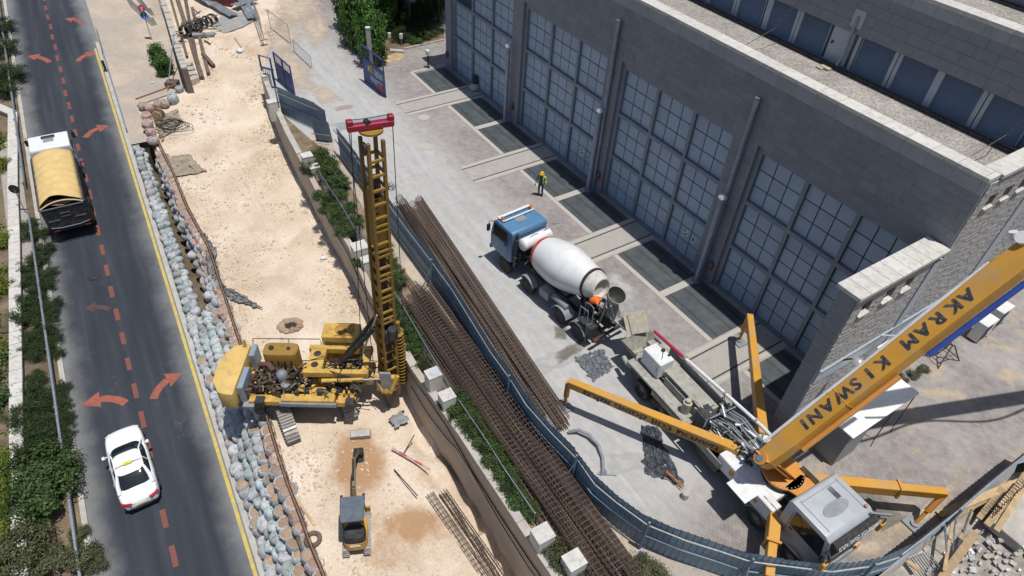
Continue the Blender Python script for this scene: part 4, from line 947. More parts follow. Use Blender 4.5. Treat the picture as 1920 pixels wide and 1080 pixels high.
# ------------------------------------------------------------------ rebar cages
def cage_meshes(L, r, nb, pitch, br=.017, hr=.013):
    b = MB()
    for i in range(nb): t = 6.283*i/nb; b.cyl((0, r*math.cos(t), r*math.sin(t)), (L, r*math.cos(t), r*math.sin(t)), br, n=4, caps=False)
    h = MB(); x = .15
    while x < L-.1: h.tube([(x, (r+.02)*math.cos(6.283*j/9), (r+.02)*math.sin(6.283*j/9)) for j in range(9)], hr, 3, closed=True); x += pitch
    return b.mesh('bars', M_RUST), h.mesh('hoops', M_RUST)

def cage_stack(far_px, near_px, z0, across, layers, r, label_fn, group, L=None, seed=1, pitch=.23):
    rnd = random.Random(seed); A = at(*far_px, z0); Bp = at(*near_px, z0); d = (Bp-A); L = d.length; d.normalize(); n_ = V((-d.y, d.x, 0)); n_ = n_ if n_.x > 0 else -n_
    bars, hoops = cage_meshes(L*.97, r, 12, pitch)
    for ly in range(layers):
        cnt = across-ly
        for i in range(cnt):
            o = (i-(cnt-1)/2)*(2*r+.05)
            p = A + n_*o + V((0, 0, r+.03+ly*1.78*r)) + d*rnd.uniform(-.3, .9)
            t = thing('rebar_cage', label_fn(ly, i, cnt), 'rebar cage', p, 0, group, rot=(rnd.uniform(0, 1), 0, math.atan2(d.y, d.x)+rnd.uniform(-.014, .014)))
            inst(bars, 'bars', t); inst(hoops, 'hoops', t)
ordn = ['first', 'second', 'third', 'fourth', 'fifth']
def lab(where): return lambda ly, i, c: 'rusty rebar cage %s, %s from left in the %s layer' % (where, ordn[i], 'lower upper third'.split()[ly])
cage_stack((776, 556), (1170, 1128), .05, 4, 2, .265, lab('beside the planting bed'), 'rebar cages beside the planting bed', seed=3)
cage_stack((764, 384), (1040, 806), .0, 4, 2, .225, lab('on the yard concrete'), 'rebar cages in the yard', seed=4)
def cage_site():
    for k_, (fp, np_, r) in enumerate((((805, 925), (915, 1085), .2), ((830, 920), (945, 1085), .2), ((800, 955), (880, 1060), .13))):
        A = site(*fp)+V((0, 0, -.3)); Bp = site(*np_)+V((0, 0, -.35)); d = Bp-A; L = d.length; d.normalize(); bars, hoops = cage_meshes(L, r, 9, .24)
        t = thing('rebar_cage', ('left of the two long rebar cages lying in the dig by the wall foot', 'right of the two long rebar cages lying in the dig by the wall foot', 'short orange-brown rebar cage lying outermost in the dig')[k_], 'rebar cage', A+V((0, 0, r)), 0, 'rebar cages in the dig', rot=(0, -math.asin(d.z), math.atan2(d.y, d.x)))
        inst(bars, 'bars', t); inst(hoops, 'hoops', t)
cage_site()
A = at(620, 333, .3); Bp = at(700, 492, .3); d = Bp-A; t_ = thing('bar_bundle', 'bundle of long grey steel bars in the shrubs behind the drill mast', 'steel bars', A, math.atan2(d.y, d.x)); b = MB()
for i in range(9): b.cyl((random.uniform(-.3, .2), (i % 5-2)*.11, .06+(i//5)*.08), (d.length, (i % 5-2)*.1+random.uniform(-.05, .05), .06+(i//5)*.08), .03, n=5)
b.build('bars', mat('grey_bar', (.2, .18, .17), .7, .3), t_)

# ------------------------------------------------------------------ planting behind the retaining wall
PLB = sorted([(600, 300, .9, 1.2), (582, 330, .8, 1.3), (612, 330, 1.0, 1.3), (628, 345, .9, 1.0), (640, 372, .7, .8), (605, 375, .7, 1.0), (618, 400, .8, .9), (632, 420, .7, .9), (645, 440, .7, .9), (668, 420, .6, .6), (655, 395, .6, .7), (675, 500, .5, .8), (730, 490, .6, .6), (745, 512, .6, .6), (735, 545, .7, .7), (752, 588, .6, .7), (765, 622, .7, .8), (782, 655, .7, .8), (795, 684, .6, .6), (852, 760, .8, 1.1), (870, 775, .8, 1.0), (842, 768, .6, 1.0), (888, 810, .8, .9), (905, 838, .7, .8), (922, 862, .8, .9), (942, 892, .7, .8), (958, 918, .7, .8), (975, 945, .7, .7), (990, 962, .6, .6), (865, 795, .7, .9), (620, 312, .9, 1.), (640, 350, .8, .8), (626, 378, .8, .8), (640, 405, .7, .8), (652, 425, .7, .8), (660, 445, .7, .7), (722, 470, .6, .6), (748, 530, .6, .6), (742, 565, .6, .6), (760, 605, .6, .7), (775, 640, .7, .7), (880, 790, .7, .8), (915, 850, .7, .8), (932, 877, .7, .8), (950, 905, .7, .7), (966, 932, .7, .7), (898, 825, .7, .8)], key=lambda q: q[1])
random.seed(8)
for u, v, r, h in PLB: shrub(at(u, v, .3), r*.8, h*.8, CR_M if random.random() < .75 else CR_D, 'leafy shrub behind the retaining wall', 'shrubs behind the retaining wall', tr=.03)
for u, v, r, h in ((1035, 1042, .7, 1.0), (1050, 1068, .6, .9), (1095, 1085, .6, .7), (1195, 1065, .8, .5), (1225, 1080, .8, .5)): shrub(at(u, v, .2), r*.8, h*.9, CR_Y, 'grey-olive shrub near the last pillars', 'olive shrubs near the last pillars', tr=.03)
# chain-link fence in the bed
fp = [at(u, v, 1.0) for u, v in ((596, 318), (640, 385), (690, 470), (745, 556), (800, 650), (850, 735), (905, 815), (950, 885), (1003, 962))]
CF = thing('chain_link_fence', 'low chain-link fence running through the planting bed shrubs', 'fence', (0, 0, 0)); mesh_ = MB()
for i, p in enumerate(fp):
    b = MB(); b.cyl((p.x, p.y, .05), (p.x, p.y, 1.02), .03, n=6); b.build('post', M_STEEL, CF)
    if i < len(fp)-1:
        q = fp[i+1]; b = MB(); b.tube([p, q], .022, 5); b.build('top_rail', M_STEEL, CF); L = (q-p).length; n = int(L/.13); d = (q-p)/L
        for j in range(n):
            for s_ in (-1, 1):
                a0 = p+d*(j*.13); a1 = p+d*min(L, max(0, j*.13+s_*.9)); mesh_.tube([V((a0.x, a0.y, 1.)), V((a1.x, a1.y, .12))], .006, 3)
tag(mesh_.build('wire_mesh', M_STEEL, CF), kind='stuff')
# ------------------------------------------------------------------ vehicle pieces
def rotY(a): return Matrix.Rotation(a, 4, 'Y')
def wheel_meshes(r, w):
    M = Matrix.Rotation(R(90), 4, 'X')
    t = MB(); t.lathe([(r*.58, -w/2), (r*.9, -w/2), (r, -w*.36), (r, w*.36), (r*.9, w/2), (r*.58, w/2), (r*.56, 0)], 26, M)
    k_ = MB(); k_.lathe([(.05*r, -w*.30), (r*.3, -w*.30), (r*.34, -w*.12), (r*.5, -w*.2), (r*.59, -w*.42), (r*.59, w*.42), (r*.5, w*.2), (r*.34, w*.12), (r*.3, w*.30), (.05*r, w*.30)], 20, M)
    return t.mesh('tyre', M_BLACK, smooth=True), k_.mesh('rim', mat('truck_rim', (.17, .165, .155), .6, .3, .3, 6), smooth=True)
WH = wheel_meshes(.5, .32); WD = wheel_meshes(.5, .58)
def wheel(parent, x, y, r=.5, ms=None):
    ms = ms or WH; o = inst(ms[0], 'wheel', parent, (x, y, r)); inst(ms[1], 'rim', o); return o
def fender(parent, x, y, w, m, r=.62, a0=15, a1=165):
    b = MB(); n = 9; o, i_ = [], []
    for k_ in range(n+1):
        t = R(a0+(a1-a0)*k_/n); o.append((x+r*math.cos(t), .5+r*math.sin(t))); i_.append((x+(r-.025)*math.cos(t), .5+(r-.025)*math.sin(t)))
    b.loft([[(q[0], y-w/2, q[1]), (q[0], y+w/2, q[1]), (p[0], y+w/2, p[1]), (p[0], y-w/2, p[1])] for q, p in zip(o, i_)]); return b.build('mudguard', m, parent)
def cab(parent, x0, x1, w, z0, z1, paint, lip=.28, hatch=True):
    zb = z0+(z1-z0)*.46
    pr = [(x0, z0), (x0+.35, z0-.12), (x1-.9, z0-.12), (x1, z0), (x1+.03, zb), (x1-lip*.75, z1-.16), (x1-lip-.14, z1), (x0+.1, z1), (x0, z1-.12)]
    b = MB(); b.prism(pr, w, axis='y', off=-w/2); body = b.build('cab', paint, parent, bevel=.07, seg=2, smooth=True)
    hw = w/2+.005; wz0, wz1 = zb+.06, z1-.22
    def fx(z): return x1+.03-(lip*.75+.03)*((z-zb)/(z1-.16-zb))
    for s in (-1, 1):
        b = MB(); b.prism([(x0+.42, wz0), (fx(wz0)-.2, wz0-.05), (fx(wz1)-.16, wz1), (x0+.42, wz1)], .012, axis='y', off=s*hw-.006); b.build('side_window', M_GLASS, body)
        b = MB(); b.box((x0+.36, s*(hw-.001), (z0+z1)/2-.1), (.014, .012, (z1-z0)*.8)); b.box((fx(zb)-.14, s*(hw-.001), z0+.5), (.014, .012, (z1-z0)*.42)); b.build('door_seam', M_BLACK, body)
        b = MB(); b.box((x0+.55, s*(hw+.012), zb-.06), (.16, .03, .04)); b.build('door_handle', M_BLACK, body)
        b = MB(); b.tube([(fx(wz1)-.05, s*hw*.95, wz1+.05), (fx(wz1)+.12, s*(hw+.2), wz1+.02), (fx(wz1)+.12, s*(hw+.2), wz0+.1)], .02, 6); b.box((fx(wz1)+.12, s*(hw+.22), (wz0+wz1)/2+.02), (.09, .2, .42)); b.build('mirror', M_BLACK, body, bevel=.015)
        b = MB(); b.box((x1+.035, s*(w/2-.3), z0+.22), (.04, .36, .2)); b.build('headlight', mat('headlight_lens', (.55, .57, .58), .15), body, bevel=.02)
    b = MB(); o = .012
    b.add([(fx(z)+o, y, z) for z in (wz0, wz1) for y in (-w/2+.12, w/2-.12)] + [(fx(z)+o-.03, y, z) for z in (wz0, wz1) for y in (-w/2+.12, w/2-.12)], [(0, 1, 3, 2), (4, 6, 7, 5), (0, 4, 5, 1), (2, 3, 7, 6), (0, 2, 6, 4), (1, 5, 7, 3)]); ws = b.build('windscreen', M_GLASS, body)
    b = MB()
    for y in (-.4, .35): b.beam((fx(wz0)+.03, y, wz0+.02), (fx(wz0+.25)+.03, y+.45, wz0+.25), .02, .02)
    b.build('wiper', M_BLACK, ws)
    b = MB()
    for i in range(4): b.box((x1+.035, 0, z0+.3+i*.12), (.03, w*.62, .06))
    b.build('grille', M_BLACK, body); b = MB(); b.box((x1+.04, 0, z0-.12), (.16, w, .26)); b.build('bumper', M_GREY, body, bevel=.04)
    if hatch: b = MB(); b.box(((x0+x1)/2-.05, 0, z1+.015), (.5, .62, .03)); b.build('roof_hatch', M_GREY, body, bevel=.012)
    return body
def chassis(parent, x0, x1, m=None):
    b = MB()
    for y in (-.42, .42): b.box(((x0+x1)/2, y, .88), (x1-x0, .09, .26))
    x = x0+.2
    while x < x1: b.box((x, 0, .88), (.1, .76, .18)); x += .9
    return b.build('chassis', m or M_DARKSTEEL, parent)

# ------------------------------------------------------------------ mixer truck
MX = thing('mixer_truck', 'concrete mixer truck with blue cab and white drum in the yard', 'truck', V((4.32, 23.74, 0)), math.atan2(.770, -.638))
M_MXBLUE = mat('mixer_cab_blue', (.075, .19, .34), .4, 0, .1, 1.5, dirt=(.2, .22, .24), dirt_amt=.5, dscale=2, coat=.2)
chassis(MX, -1., 7.2)
for x in (0, 1.36): wheel(MX, x, .93, ms=WD); wheel(MX, x, -.93, ms=WD)
for x in (4.12, 6.16): wheel(MX, x, 1.03); wheel(MX, x, -1.03)
for x in (0, 1.36, 4.12):
    for s in (-1, 1): fender(MX, x, s*(1.0 if x < 2 else 1.08), .6 if x < 2 else .38, M_GREY, a0=20, a1=160)
mc_ = cab(MX, 5.6, 7.5, 2.35, 1.02, 2.98, M_MXBLUE)
b = MB()
for s in (-1, 1): b.cyl((7.05, s*.95, 3.0), (7.05, s*.95, 3.06), .03, n=6)
b.box((7.05, 0, 3.09), (.16, 2.1, .06)); b.box((6.65, 0, 3.08), (.08, 1.9, .05)); b.box((6.85, 1., 3.08), (.45, .06, .05)); b.box((6.85, -1., 3.08), (.45, .06, .05)); b.build('roof_rack', M_WHITE, mc_)
M_BEACON = mat('orange_beacon', (.75, .16, .02), .3, 0, .05, 1)
for y in (.95, -.95): b = MB(); b.lathe([(.06, 3.1), (.085, 3.12), (.085, 3.24), (.05, 3.29), (.01, 3.3)], 10, Matrix.Translation((6.8, y, 0))); b.build('beacon', M_BEACON, mc_, smooth=True)
b = MB()
for i in range(9): b.box((5.585, 0, 1.35+i*.17), (.02, 1.9, .07))
b.build('rear_ribs', M_MXBLUE, mc_)
b = MB(); b.box((5.42, .98, 1.75), (.2, .28, 1.9)); b.cyl((5.42, .98, 2.7), (5.42, .98, 3.05), .08); b.build('exhaust_stack', M_DARKSTEEL, MX, bevel=.03)
b = MB(); b.tube([(5.08, y, 2.5) for y in (1.0, .97, .9, -.9, -.97, -1.0)], [.1, .26, .34, .34, .26, .1], 18); wt = b.build('water_tank', M_WHITE, MX, smooth=True)
b = MB(); b.tube([(5.08, -.5, 2.85), (5.1, -1.1, 3.1), (5.1, -1.35, 2.95)], .025, 6); b.tube([(5.0, .5, 2.84), (5.05, .2, 2.95), (5.05, -.1, 2.86)], .015, 5); b.box((5.1, -1.35, 2.98), (.12, .3, .05)); b.split('tank_fitting', M_GREY, wt, [18, 15, 8])
b = MB()
random.seed(3)
for i in range(34): b.box((random.uniform(4.75, 5.45), random.uniform(-.9, 1.05), random.uniform(1.1, 2.1)), (random.uniform(.08, .3), random.uniform(.08, .3), random.uniform(.06, .3)))
tag(b.build('drive_unit', M_DARKSTEEL, MX), kind='stuff')
DA, DB_ = V((4.62, 0, 2.02)), V((-.15, 0, 2.86)); dd = (DB_-DA).normalized(); DM = Matrix.Translation(DA) @ dd.to_track_quat('Z', 'Y').to_matrix().to_4x4()
prof = [(.2, 0), (.62, .05), (.86, .2), (.95, .38), (1.08, .9), (1.17, 1.5), (1.19, 1.95), (1.17, 2.35), (1.04, 3.0), (.86, 3.75), (.78, 4.05)]
M_DRUM = mat('white_drum_paint', (.72, .72, .71), .38, 0, .04, 1.2, dirt=(.5, .47, .42), dirt_amt=.45, dscale=1.6, coat=.15)
b = MB(); b.lathe(prof[3:], 40, DM); DR = b.build('drum', M_DRUM, MX, smooth=True)
b = MB(); b.lathe([(.2, 0), (.62, .05), (.87, .2), (.97, .36), (1.0, .5), (.9, .52)], 40, DM); b.build('red_band', mat('drum_red', (.5, .05, .035), .45, 0, .1, 2), DR, smooth=True)
b = MB(); b.lathe([(.7, 4.02), (.825, 4.02), (.825, 4.14), (.7, 4.14)], 36, DM); b.build('ring', M_DARKSTEEL, DR)
b = MB(); b.lathe([(.72, 4.14), (.76, 4.16), (.66, 4.5), (.56, 4.72), (.5, 4.72), (.45, 4.5)], 30, DM); b.build('neck', mat('cement_stained_white', (.52, .5, .46), .7, 0, .15, 5, dirt=(.3, .28, .24), dirt_amt=.6, dscale=3), DR, smooth=True)
b = MB()
for s in (-1, 1): b.beam((.6, s*.45, 1.0), (.3, s*.62, 2.3), .12, .1); b.beam((-.5, s*.45, 1.0), (.1, s*.62, 2.3), .1, .1)
b.box((.25, 0, 2.05), (.2, 1.3, .18)); b.box((4.9, 0, 1.3), (.3, 1.1, .8)); b.split('drum_support', M_DARKSTEEL, MX)
HM = Matrix.Translation((-.92, 0, 3.02)) @ Matrix.Rotation(R(-22), 4, 'Y')
b = MB(); b.lathe([(.24, -.4), (.34, -.2), (.46, .2), (.48, .24), (.45, .24)], 26, HM); b.f = b.f[:-1]; hp = b.build('hopper', M_SPLASH, MX, smooth=True)
b = MB(); b.lathe([(.45, .24), (.39, .05), (.28, -.22), (.16, -.33), (.02, -.34)], 26, HM); b.f = [f for f in b.f if len(f) == 4]; b.build('hopper_inside', mat('dark_hopper_inside', (.06, .058, .05), .7), hp, smooth=True)  # inside of the bowl coloured darker than its outside
b = MB(); b.tube([(-.75, .4, 2.9), (-.8, .45, 2.2), (-.6, .4, 1.2)], .05, 6); b.tube([(-.75, -.4, 2.9), (-.8, -.45, 2.2), (-.6, -.4, 1.2)], .05, 6); b.tube([(-1.2, .5, 2.9), (-1.35, .3, 2.2), (-1.25, .1, 1.6)], .03, 6); b.build('hopper_legs', M_GREY, MX)
b = MB(); n = 8
def chute(b, p, q, r0, r1):
    p = V(p); q = V(q); d = (q-p).normalized(); y = V((0, 0, 1)).cross(d).normalized(); z = d.cross(y); rings = []
    for c, r in ((p, r0), (q, r1)):
        rings.append([c+y*math.cos(t)*r-z*math.sin(t)*r for t in [math.pi*i/8 for i in range(9)]] + [c+y*math.cos(t)*(r-.03)-z*math.sin(t)*(r-.03) for t in [math.pi*i/8 for i in range(8, -1, -1)]])
    b.loft(rings)
chute(b, (-.95, 0, 2.3), (-1.35, -.05, 1.75), .42, .3); chute(b, (-1.25, -.04, 1.9), (-2.35, -.35, 1.62), .28, .24); b.build('chute', M_SPLASH, MX)
b = MB()
for y in (.85, 1.2): b.tube([(-.62, y, .35), (-.55, y, 1.5), (-.5, y, 2.3), (-.45, y, 2.4)], .022, 6)
for i in range(6): b.tube([(-.62+.012*i, .85, .45+i*.2), (-.62+.012*i, 1.2, .45+i*.2)], .016, 5)
b.tube([(-.5, .82, 2.35), (-.2, .82, 2.4), (.05, .85, 2.35), (.05, .85, 1.5)], .022, 6); b.tube([(-.5, 1.2, 2.35), (-.15, 1.22, 2.35), (.05, 1.2, 2.3), (.05, 1.2, 1.5)], .022, 6); b.build('ladder', M_GREY, MX)
b = MB(); b.box((-.22, .75, 1.4), (.62, .95, .05)); b.build('platform', M_DARKSTEEL, MX)
b = MB(); b.cyl((1.1, 1.0, 1.18), (2.2, 1.0, 1.18), .16, n=14); b.box((2.75, .95, .95), (.7, .5, .5)); b.box((2.75, -.95, .95), (.9, .5, .5)); b.split('side_tank', M_GREY, MX, [28, 8, 8], .02)
b = MB(); b.box((-1.05, 0, .75), (.12, 2.3, .16)); tb = b.build('tail_bar', M_DARKSTEEL, MX); b = MB()
for y in (-.95, .95): b.box((-1.12, y, .76), (.04, .34, .13))
b.build('tail_light', M_RED, tb)
b = MB(); b.box((-.7, .95, 1.1), (.3, .5, .6)); b.build('slurry_bin', M_DARKSTEEL, MX, bevel=.03)

# ------------------------------------------------------------------ pump truck
HPU = V((.545, -.839, 0)).normalized(); PO = V((7.26, 20.21, 0))
PU = thing('pump_truck', 'concrete pump truck with grey cab, orange boom raised and four orange outriggers spread', 'truck', PO, math.atan2(HPU.y, HPU.x))
def pl_(p): v = V(p)-PO; lft = V((-HPU.y, HPU.x, 0)); return V((v.dot(HPU), v.dot(lft), v.z))
chassis(PU, -1.2, 9.6, M_GREY)
for x in (0, 1.42): wheel(PU, x, .93, ms=WD); wheel(PU, x, -.93, ms=WD)
for x in (7.25, 9.05): wheel(PU, x, 1.03); wheel(PU, x, -1.03)
M_CABG = mat('silver_grey_cab', (.40, .425, .455), .42, .1, .1, 1.5, dirt=(.36, .345, .31), dirt_amt=.6, dscale=1.6)
pc = cab(PU, 7.95, 10.0, 2.42, 1.02, 3.12, M_CABG, hatch=False)
b = MB(); b.prism([(9.0+.25*math.cos(t)*(1 if True else 1), .62*math.sin(t)) for t in [6.283*i/20 for i in range(20)]], .03, off=3.115); b.build('roof_hatch', M_GREY, pc)
b = MB()
for y in (-.95, .95): b.box((8.85, y, 3.125), (1.35, .03, .02))
b.box((8.25, 0, 3.125), (.03, 1.9, .02)); b.build('roof_seam', M_GREY, pc)
b = MB()
for i in range(4): b.tube([(8.3+.0*i, .35+i*.06, 3.13), (8.75, .35+i*.06, 3.16), (8.8, .35+i*.06, 3.13)], .012, 5)
b.build('roof_horns', M_BLACK, pc)
b = MB(); b.lathe([(.03, 0), (.07, .02), (.06, .09), (.01, .11)], 10, Matrix.Translation((9.5, 1.0, 3.13))); b.build('beacon', mat('dull_red_beacon', (.45, .14, .1), .5), pc, smooth=True)
b = MB(); b.box((9.98, 0, 2.98), (.3, 2.3, .1), rot=Matrix.Rotation(R(35), 3, 'Y')); vz = b.build('sun_visor', M_DARKSTEEL, pc, bevel=.02)
words = [text_mesh(w_, .2, M_WHITE, align='LEFT') for w_ in 'םרקא ינאוסק ןוטב תובאשמ'.split()]; wid = [max(v_.co.x for v_ in w_.vertices) for w_ in words]; x = -(sum(wid)+.18)/2
for w_, q in zip(words, wid): inst(w_, 'lettering', pc, (10.13, x, 3.0), frame_rot((0, 1, 0), (-.55, 0, .85)).to_euler()); x += q+.06
M_MIRO = mat('amber_mirror_shell', (.62, .29, .02), .5)
for s in (-1, 1):
    b = MB(); b.box((10.15, s*1.55, 2.25), (.12, .24, .5)); mi = b.build('mirror', M_MIRO, pc, bevel=.03); b = MB(); b.tube([(9.85, s*1.2, 2.75), (10.15, s*1.5, 2.85), (10.15, s*1.55, 2.4)], .03, 6); b.build('mirror_arm', M_BLACK, mi)
    b = MB(); b.box((10.08, s*1.05, 1.15), (.06, .3, .18)); b.build('indicator', M_MIRO, pc)
for s in (-1, 1): fender(PU, 9.05, s*1.12, .3, M_CABG, .66, 10, 165); fender(PU, 7.25, s*1.08, .4, M_GREY, .62, 20, 160); 
b = MB(); b.beam((9.75, .95, 3.1), (10.15, 1.75, 2.9), .06, .1); b.build('front_arm', M_GREY, pc)
# deck and pumping gear
b = MB(); b.box((1.0, -1.0, 1.42), (3.9, .62, .12)); b.box((2.9, -1.28, 1.28), (4.4, .06, .4)); b.box((.85, .95, 1.42), (4.2, .6, .12)); b.box((1.7, .1, 1.25), (6.2, 1.5, .18)); b.build('deck', M_SPLASH, PU, bevel=.012)
b = MB(); b.box((1.75, -.05, 1.62), (2.6, .8, .55)); b.box((.3, -.05, 1.75), (.35, .9, .3)); b.box((1.6, .62, 1.8), (4.2, .04, .55)); b.box((2.0, -.66, 1.68), (2.6, .04, .42)); b.build('pump_trough', M_SPLASH, PU, bevel=.012)
b = MB(); b.box((1.7, -.53, 1.5), (2.8, .12, .06)); b.box((1.6, .48, 1.5), (3.2, .16, .06)); b.box((.75, -.05, 1.66), (.5, .7, .03)); b.split('deck_gap_shade', M_BLACK, PU)  # black strips stand in for shade in the slots between deck parts
b = MB(); b.box((-.2, -.42, 1.98), (1.2, .82, .9)); wb = b.build('water_box', M_WHITE, PU, bevel=.03)
b = MB(); b.tube([(-.75, -.1, 2.44), (-.3, -.1, 2.5), (.1, -.5, 2.47), (.2, -.8, 2.3), (.25, -.86, 1.9)], .012, 5)
for i in range(5): b.tube([(-.815, -.5+.17*math.cos(t)*(1-.1*i), 1.95+.25*math.sin(t)*(1-.1*i)) for t in [6.283*j/12 for j in range(12)]], .012, 4, closed=True)
b.cyl((-.25, -.15, 2.43), (-.25, -.15, 2.52), .09); b.cyl((.1, -.1, 2.43), (.1, -.1, 2.5), .06); b.build('hose_coil', M_BLACK, wb)
b = MB(); b.cyl((2.35, -.85, 1.5), (2.35, -.85, 2.1), .2, n=14); b.cyl((2.35, -.85, 2.1), (2.35, -.85, 2.25), .12, n=12); b.tube([(2.2, -.7, 2.2), (2.7, -.6, 2.3), (3.0, -.6, 2.2)], .05, 6); b.build('oil_filter', mat('tan_filter', (.4, .37, .3), .6), PU, smooth=True)
b = MB(); b.box((3.15, -.55, 1.95), (.6, .62, .62)); cr = b.build('oil_cooler', M_DARKSTEEL, PU, bevel=.02); b = MB()
for i in range(6): b.box((3.15, -.55, 1.7+i*.1), (.63, .65, .025))
b.build('cooler_fins', M_GREY, cr)
random.seed(9); b = MB()
for i in range(30): b.box((random.uniform(2.6, 5.6), random.uniform(-.7, .5), random.uniform(1.45, 1.95)), (random.uniform(.08, .4), random.uniform(.06, .25), random.uniform(.06, .25)))
tag(b.build('valve_block', M_SPLASH, PU), kind='stuff')
b = MB()
for i in range(7):
    y = -.5+i*.17; b.tube([(3.3+random.uniform(0, .3), y, 2.0), (4.2, y+random.uniform(-.1, .1), 2.35), (5.2, y*.8, 2.3), (5.9, y*.6, 2.1)], random.choice((.025, .03, .045)), 7)
for s in (-.55, .45): b.cyl((3.5, s, 1.9), (5.8, s*.6, 2.5), .075, n=10); b.cyl((4.6, s*.8, 2.2), (6.3, s*.5, 2.7), .045, n=8)
b.build('hydraulic_lines', M_GREY, PU, smooth=True)
b = MB(); random.seed(77)
for i in range(46):
    p = V((random.uniform(2.9, 6.0), random.uniform(-.75, .6), random.uniform(1.6, 2.3))); b.beam(p, p+V((random.uniform(-.5, .7), random.uniform(-.25, .25), random.uniform(-.15, .3))), random.uniform(.03, .12), random.uniform(.03, .1))
tag(b.build('linkage', M_DARKSTEEL, PU), kind='stuff')
b = MB()
for i in range(22):
    p = V((random.uniform(3.2, 6.0), random.uniform(-.75, .6), random.uniform(2.0, 2.45))); b.beam(p, p+V((random.uniform(-.5, .7), random.uniform(-.2, .2), random.uniform(-.15, .2))), random.uniform(.03, .1), random.uniform(.03, .08))
tag(b.build('white_linkage', M_WHITE, PU), kind='stuff')
b = MB()
for x in (3.5, 4.3, 5.1): b.tube([(x, -.7, 1.5), (x, -.7, 2.25), (x+.1, .6, 2.35), (x+.1, .7, 1.5)], .03, 6)
b.build('pipe_hoops', M_GREY, PU)
b = MB(); b.tube([(-1.55, .45, 2.2), (.5, .55, 2.3)], .075, 10); b.build('delivery_pipe', mat('red_pipe_paint', (.4, .02, .06), .45, 0, .1, 3), PU, smooth=True)
b = MB(); b.tube([(.5, .55, 2.3), (2.9, .68, 2.4), (5.0, .75, 2.5), (5.7, .6, 2.65), (6.3, .3, 3.0)], .08, 10); b.build('delivery_pipe', M_WHITE, PU, smooth=True)
for x in (.5, 2.9, 4.6): b = MB(); b.cyl((x-.05, .55+.045*x, 2.3+.04*x), (x+.05, .55+.05*x, 2.31+.04*x), .115, n=10); b.beam((x, .62, 2.2), (x, .75, 1.5), .05, .05); b.build('pipe_clamp', M_SPLASH, PU)
b = MB(); b.tube([(.7, .98, 1.5), (.7, .98, 1.9), (2.6, 1.02, 1.95), (2.9, 1.02, 1.5)], .02, 5); b.tube([(1.7, 1.0, 1.5), (1.7, 1.0, 1.92)], .02, 5); b.build('handrail', M_DARKSTEEL, PU)
# receiving hopper at the tail
b = MB(); hz = [(-2.25, -.85, 1.55), (-1.2, -.8, 1.55), (-1.2, .8, 1.55), (-2.25, .85, 1.55)]; lz = [(-1.85, -.4, .75), (-1.35, -.4, .75), (-1.35, .4, .75), (-1.85, .4, .75)]
b.loft([hz, lz], caps=False); b.loft([[V(p)*.97+V((-.045, 0, .05)) for p in hz], [V(p)+V((0, 0, .1)) for p in lz]], caps=False); b.quad(*[V(p)+V((0, 0, .12)) for p in lz]); hp2 = b.build('hopper', M_SPLASH, PU)
b = MB(); b.beam((-2.15, .1, 1.65), (-3.0, .35, 2.25), 1.15, .05); 
for y in (-.3, .55): b.beam((-2.12, y+.05, 1.70), (-2.98, y+.25, 2.3), .03, .03)
b.build('splash_flap', mat('cement_coated_flap', (.36, .33, .26), .9, 0, .2, 5, .4, 20, dirt=(.24, .22, .17), dirt_amt=.7, dscale=4), hp2)
b = MB(); b.box((-1.1, 0, 1.25), (.35, 1.5, .5)); b.cyl((-1.25, -.55, 1.5), (-.9, -.9, 1.45), .1); b.box((-1.2, .25, 1.75), (.4, .5, .25)); b.box((-1.0, -1.1, 1.3), (.3, .4, .3)); b.cyl((-1.7, -1.0, 1.0), (-1.2, -1.1, 1.0), .12); b.build('agitator_drive', M_SPLASH, PU, bevel=.02)
b = MB(); b.box((-.6, -.75, .8), (1., .5, .4)); b.box((4.0, -.95, .85), (2., .5, .6)); b.box((4., .95, .85), (2.4, .5, .6)); b.split('side_box', M_DARKSTEEL, PU)
# white body round the slewing tower
b = MB(); b.box((6.25, -1.0, 1.45), (2.9, .5, .75)); b.box((6.2, 1.0, 1.45), (2.6, .5, .75)); b.box((6.2, 0, 1.62), (2.4, 1.5, .35)); wbd = b.build('tower_base', M_WHITE, PU, bevel=.03)
b = MB(); b.box((6.42, -1.55, 1.80), (1.0, .72, .035), rot=Matrix.Rotation(R(6), 3, 'X')); b.build('open_flap', M_WHITE, wbd); b = MB(); b.box((7.5, -1.05, 1.55), (.9, .06, .55)); b.box((7.4, .9, 2.0), (.8, .05, .9)); b.split('mudflap_panel', M_GREY, wbd)
b = MB(); b.box((5.6, -1.26, 1.5), (.22, .01, .3)); b.box((6.9, -1.26, 1.45), (.2, .01, .2)); b.split('decal', M_MIRO, wbd)
TWC = V((6.75, .2, 0))
M_TOWER = mat('tower_orange_paint', (.58, .25, .045), .45, 0, .1, 2, dirt=(.4, .28, .16), dirt_amt=.6, dscale=2)
b = MB(); b.cyl(TWC+V((0, 0, 1.7)), TWC+V((0, 0, 2.05)), .75, n=32); b.build('slew_ring', M_DARKSTEEL, PU, smooth=True)
b = MB(); b.cyl(TWC+V((0, 0, 2.05)), TWC+V((0, 0, 2.16)), .82, n=36); b.prism([(.5, -.5), (1.15, -.3), (1.25, .0), (1.05, .3), (1.15, .6), (.85, .75), (.4, .5)], .1, M=Matrix.Translation(TWC), off=2.06); tw = b.build('turntable', M_TOWER, PU, bevel=.02)
b = MB()
for i in range(30): t = 6.283*i/30; b.cyl(TWC+V((.74*math.cos(t), .74*math.sin(t), 2.16)), TWC+V((.74*math.cos(t), .74*math.sin(t), 2.19)), .025, n=6)
b.build('bolts', M_STEEL, tw)
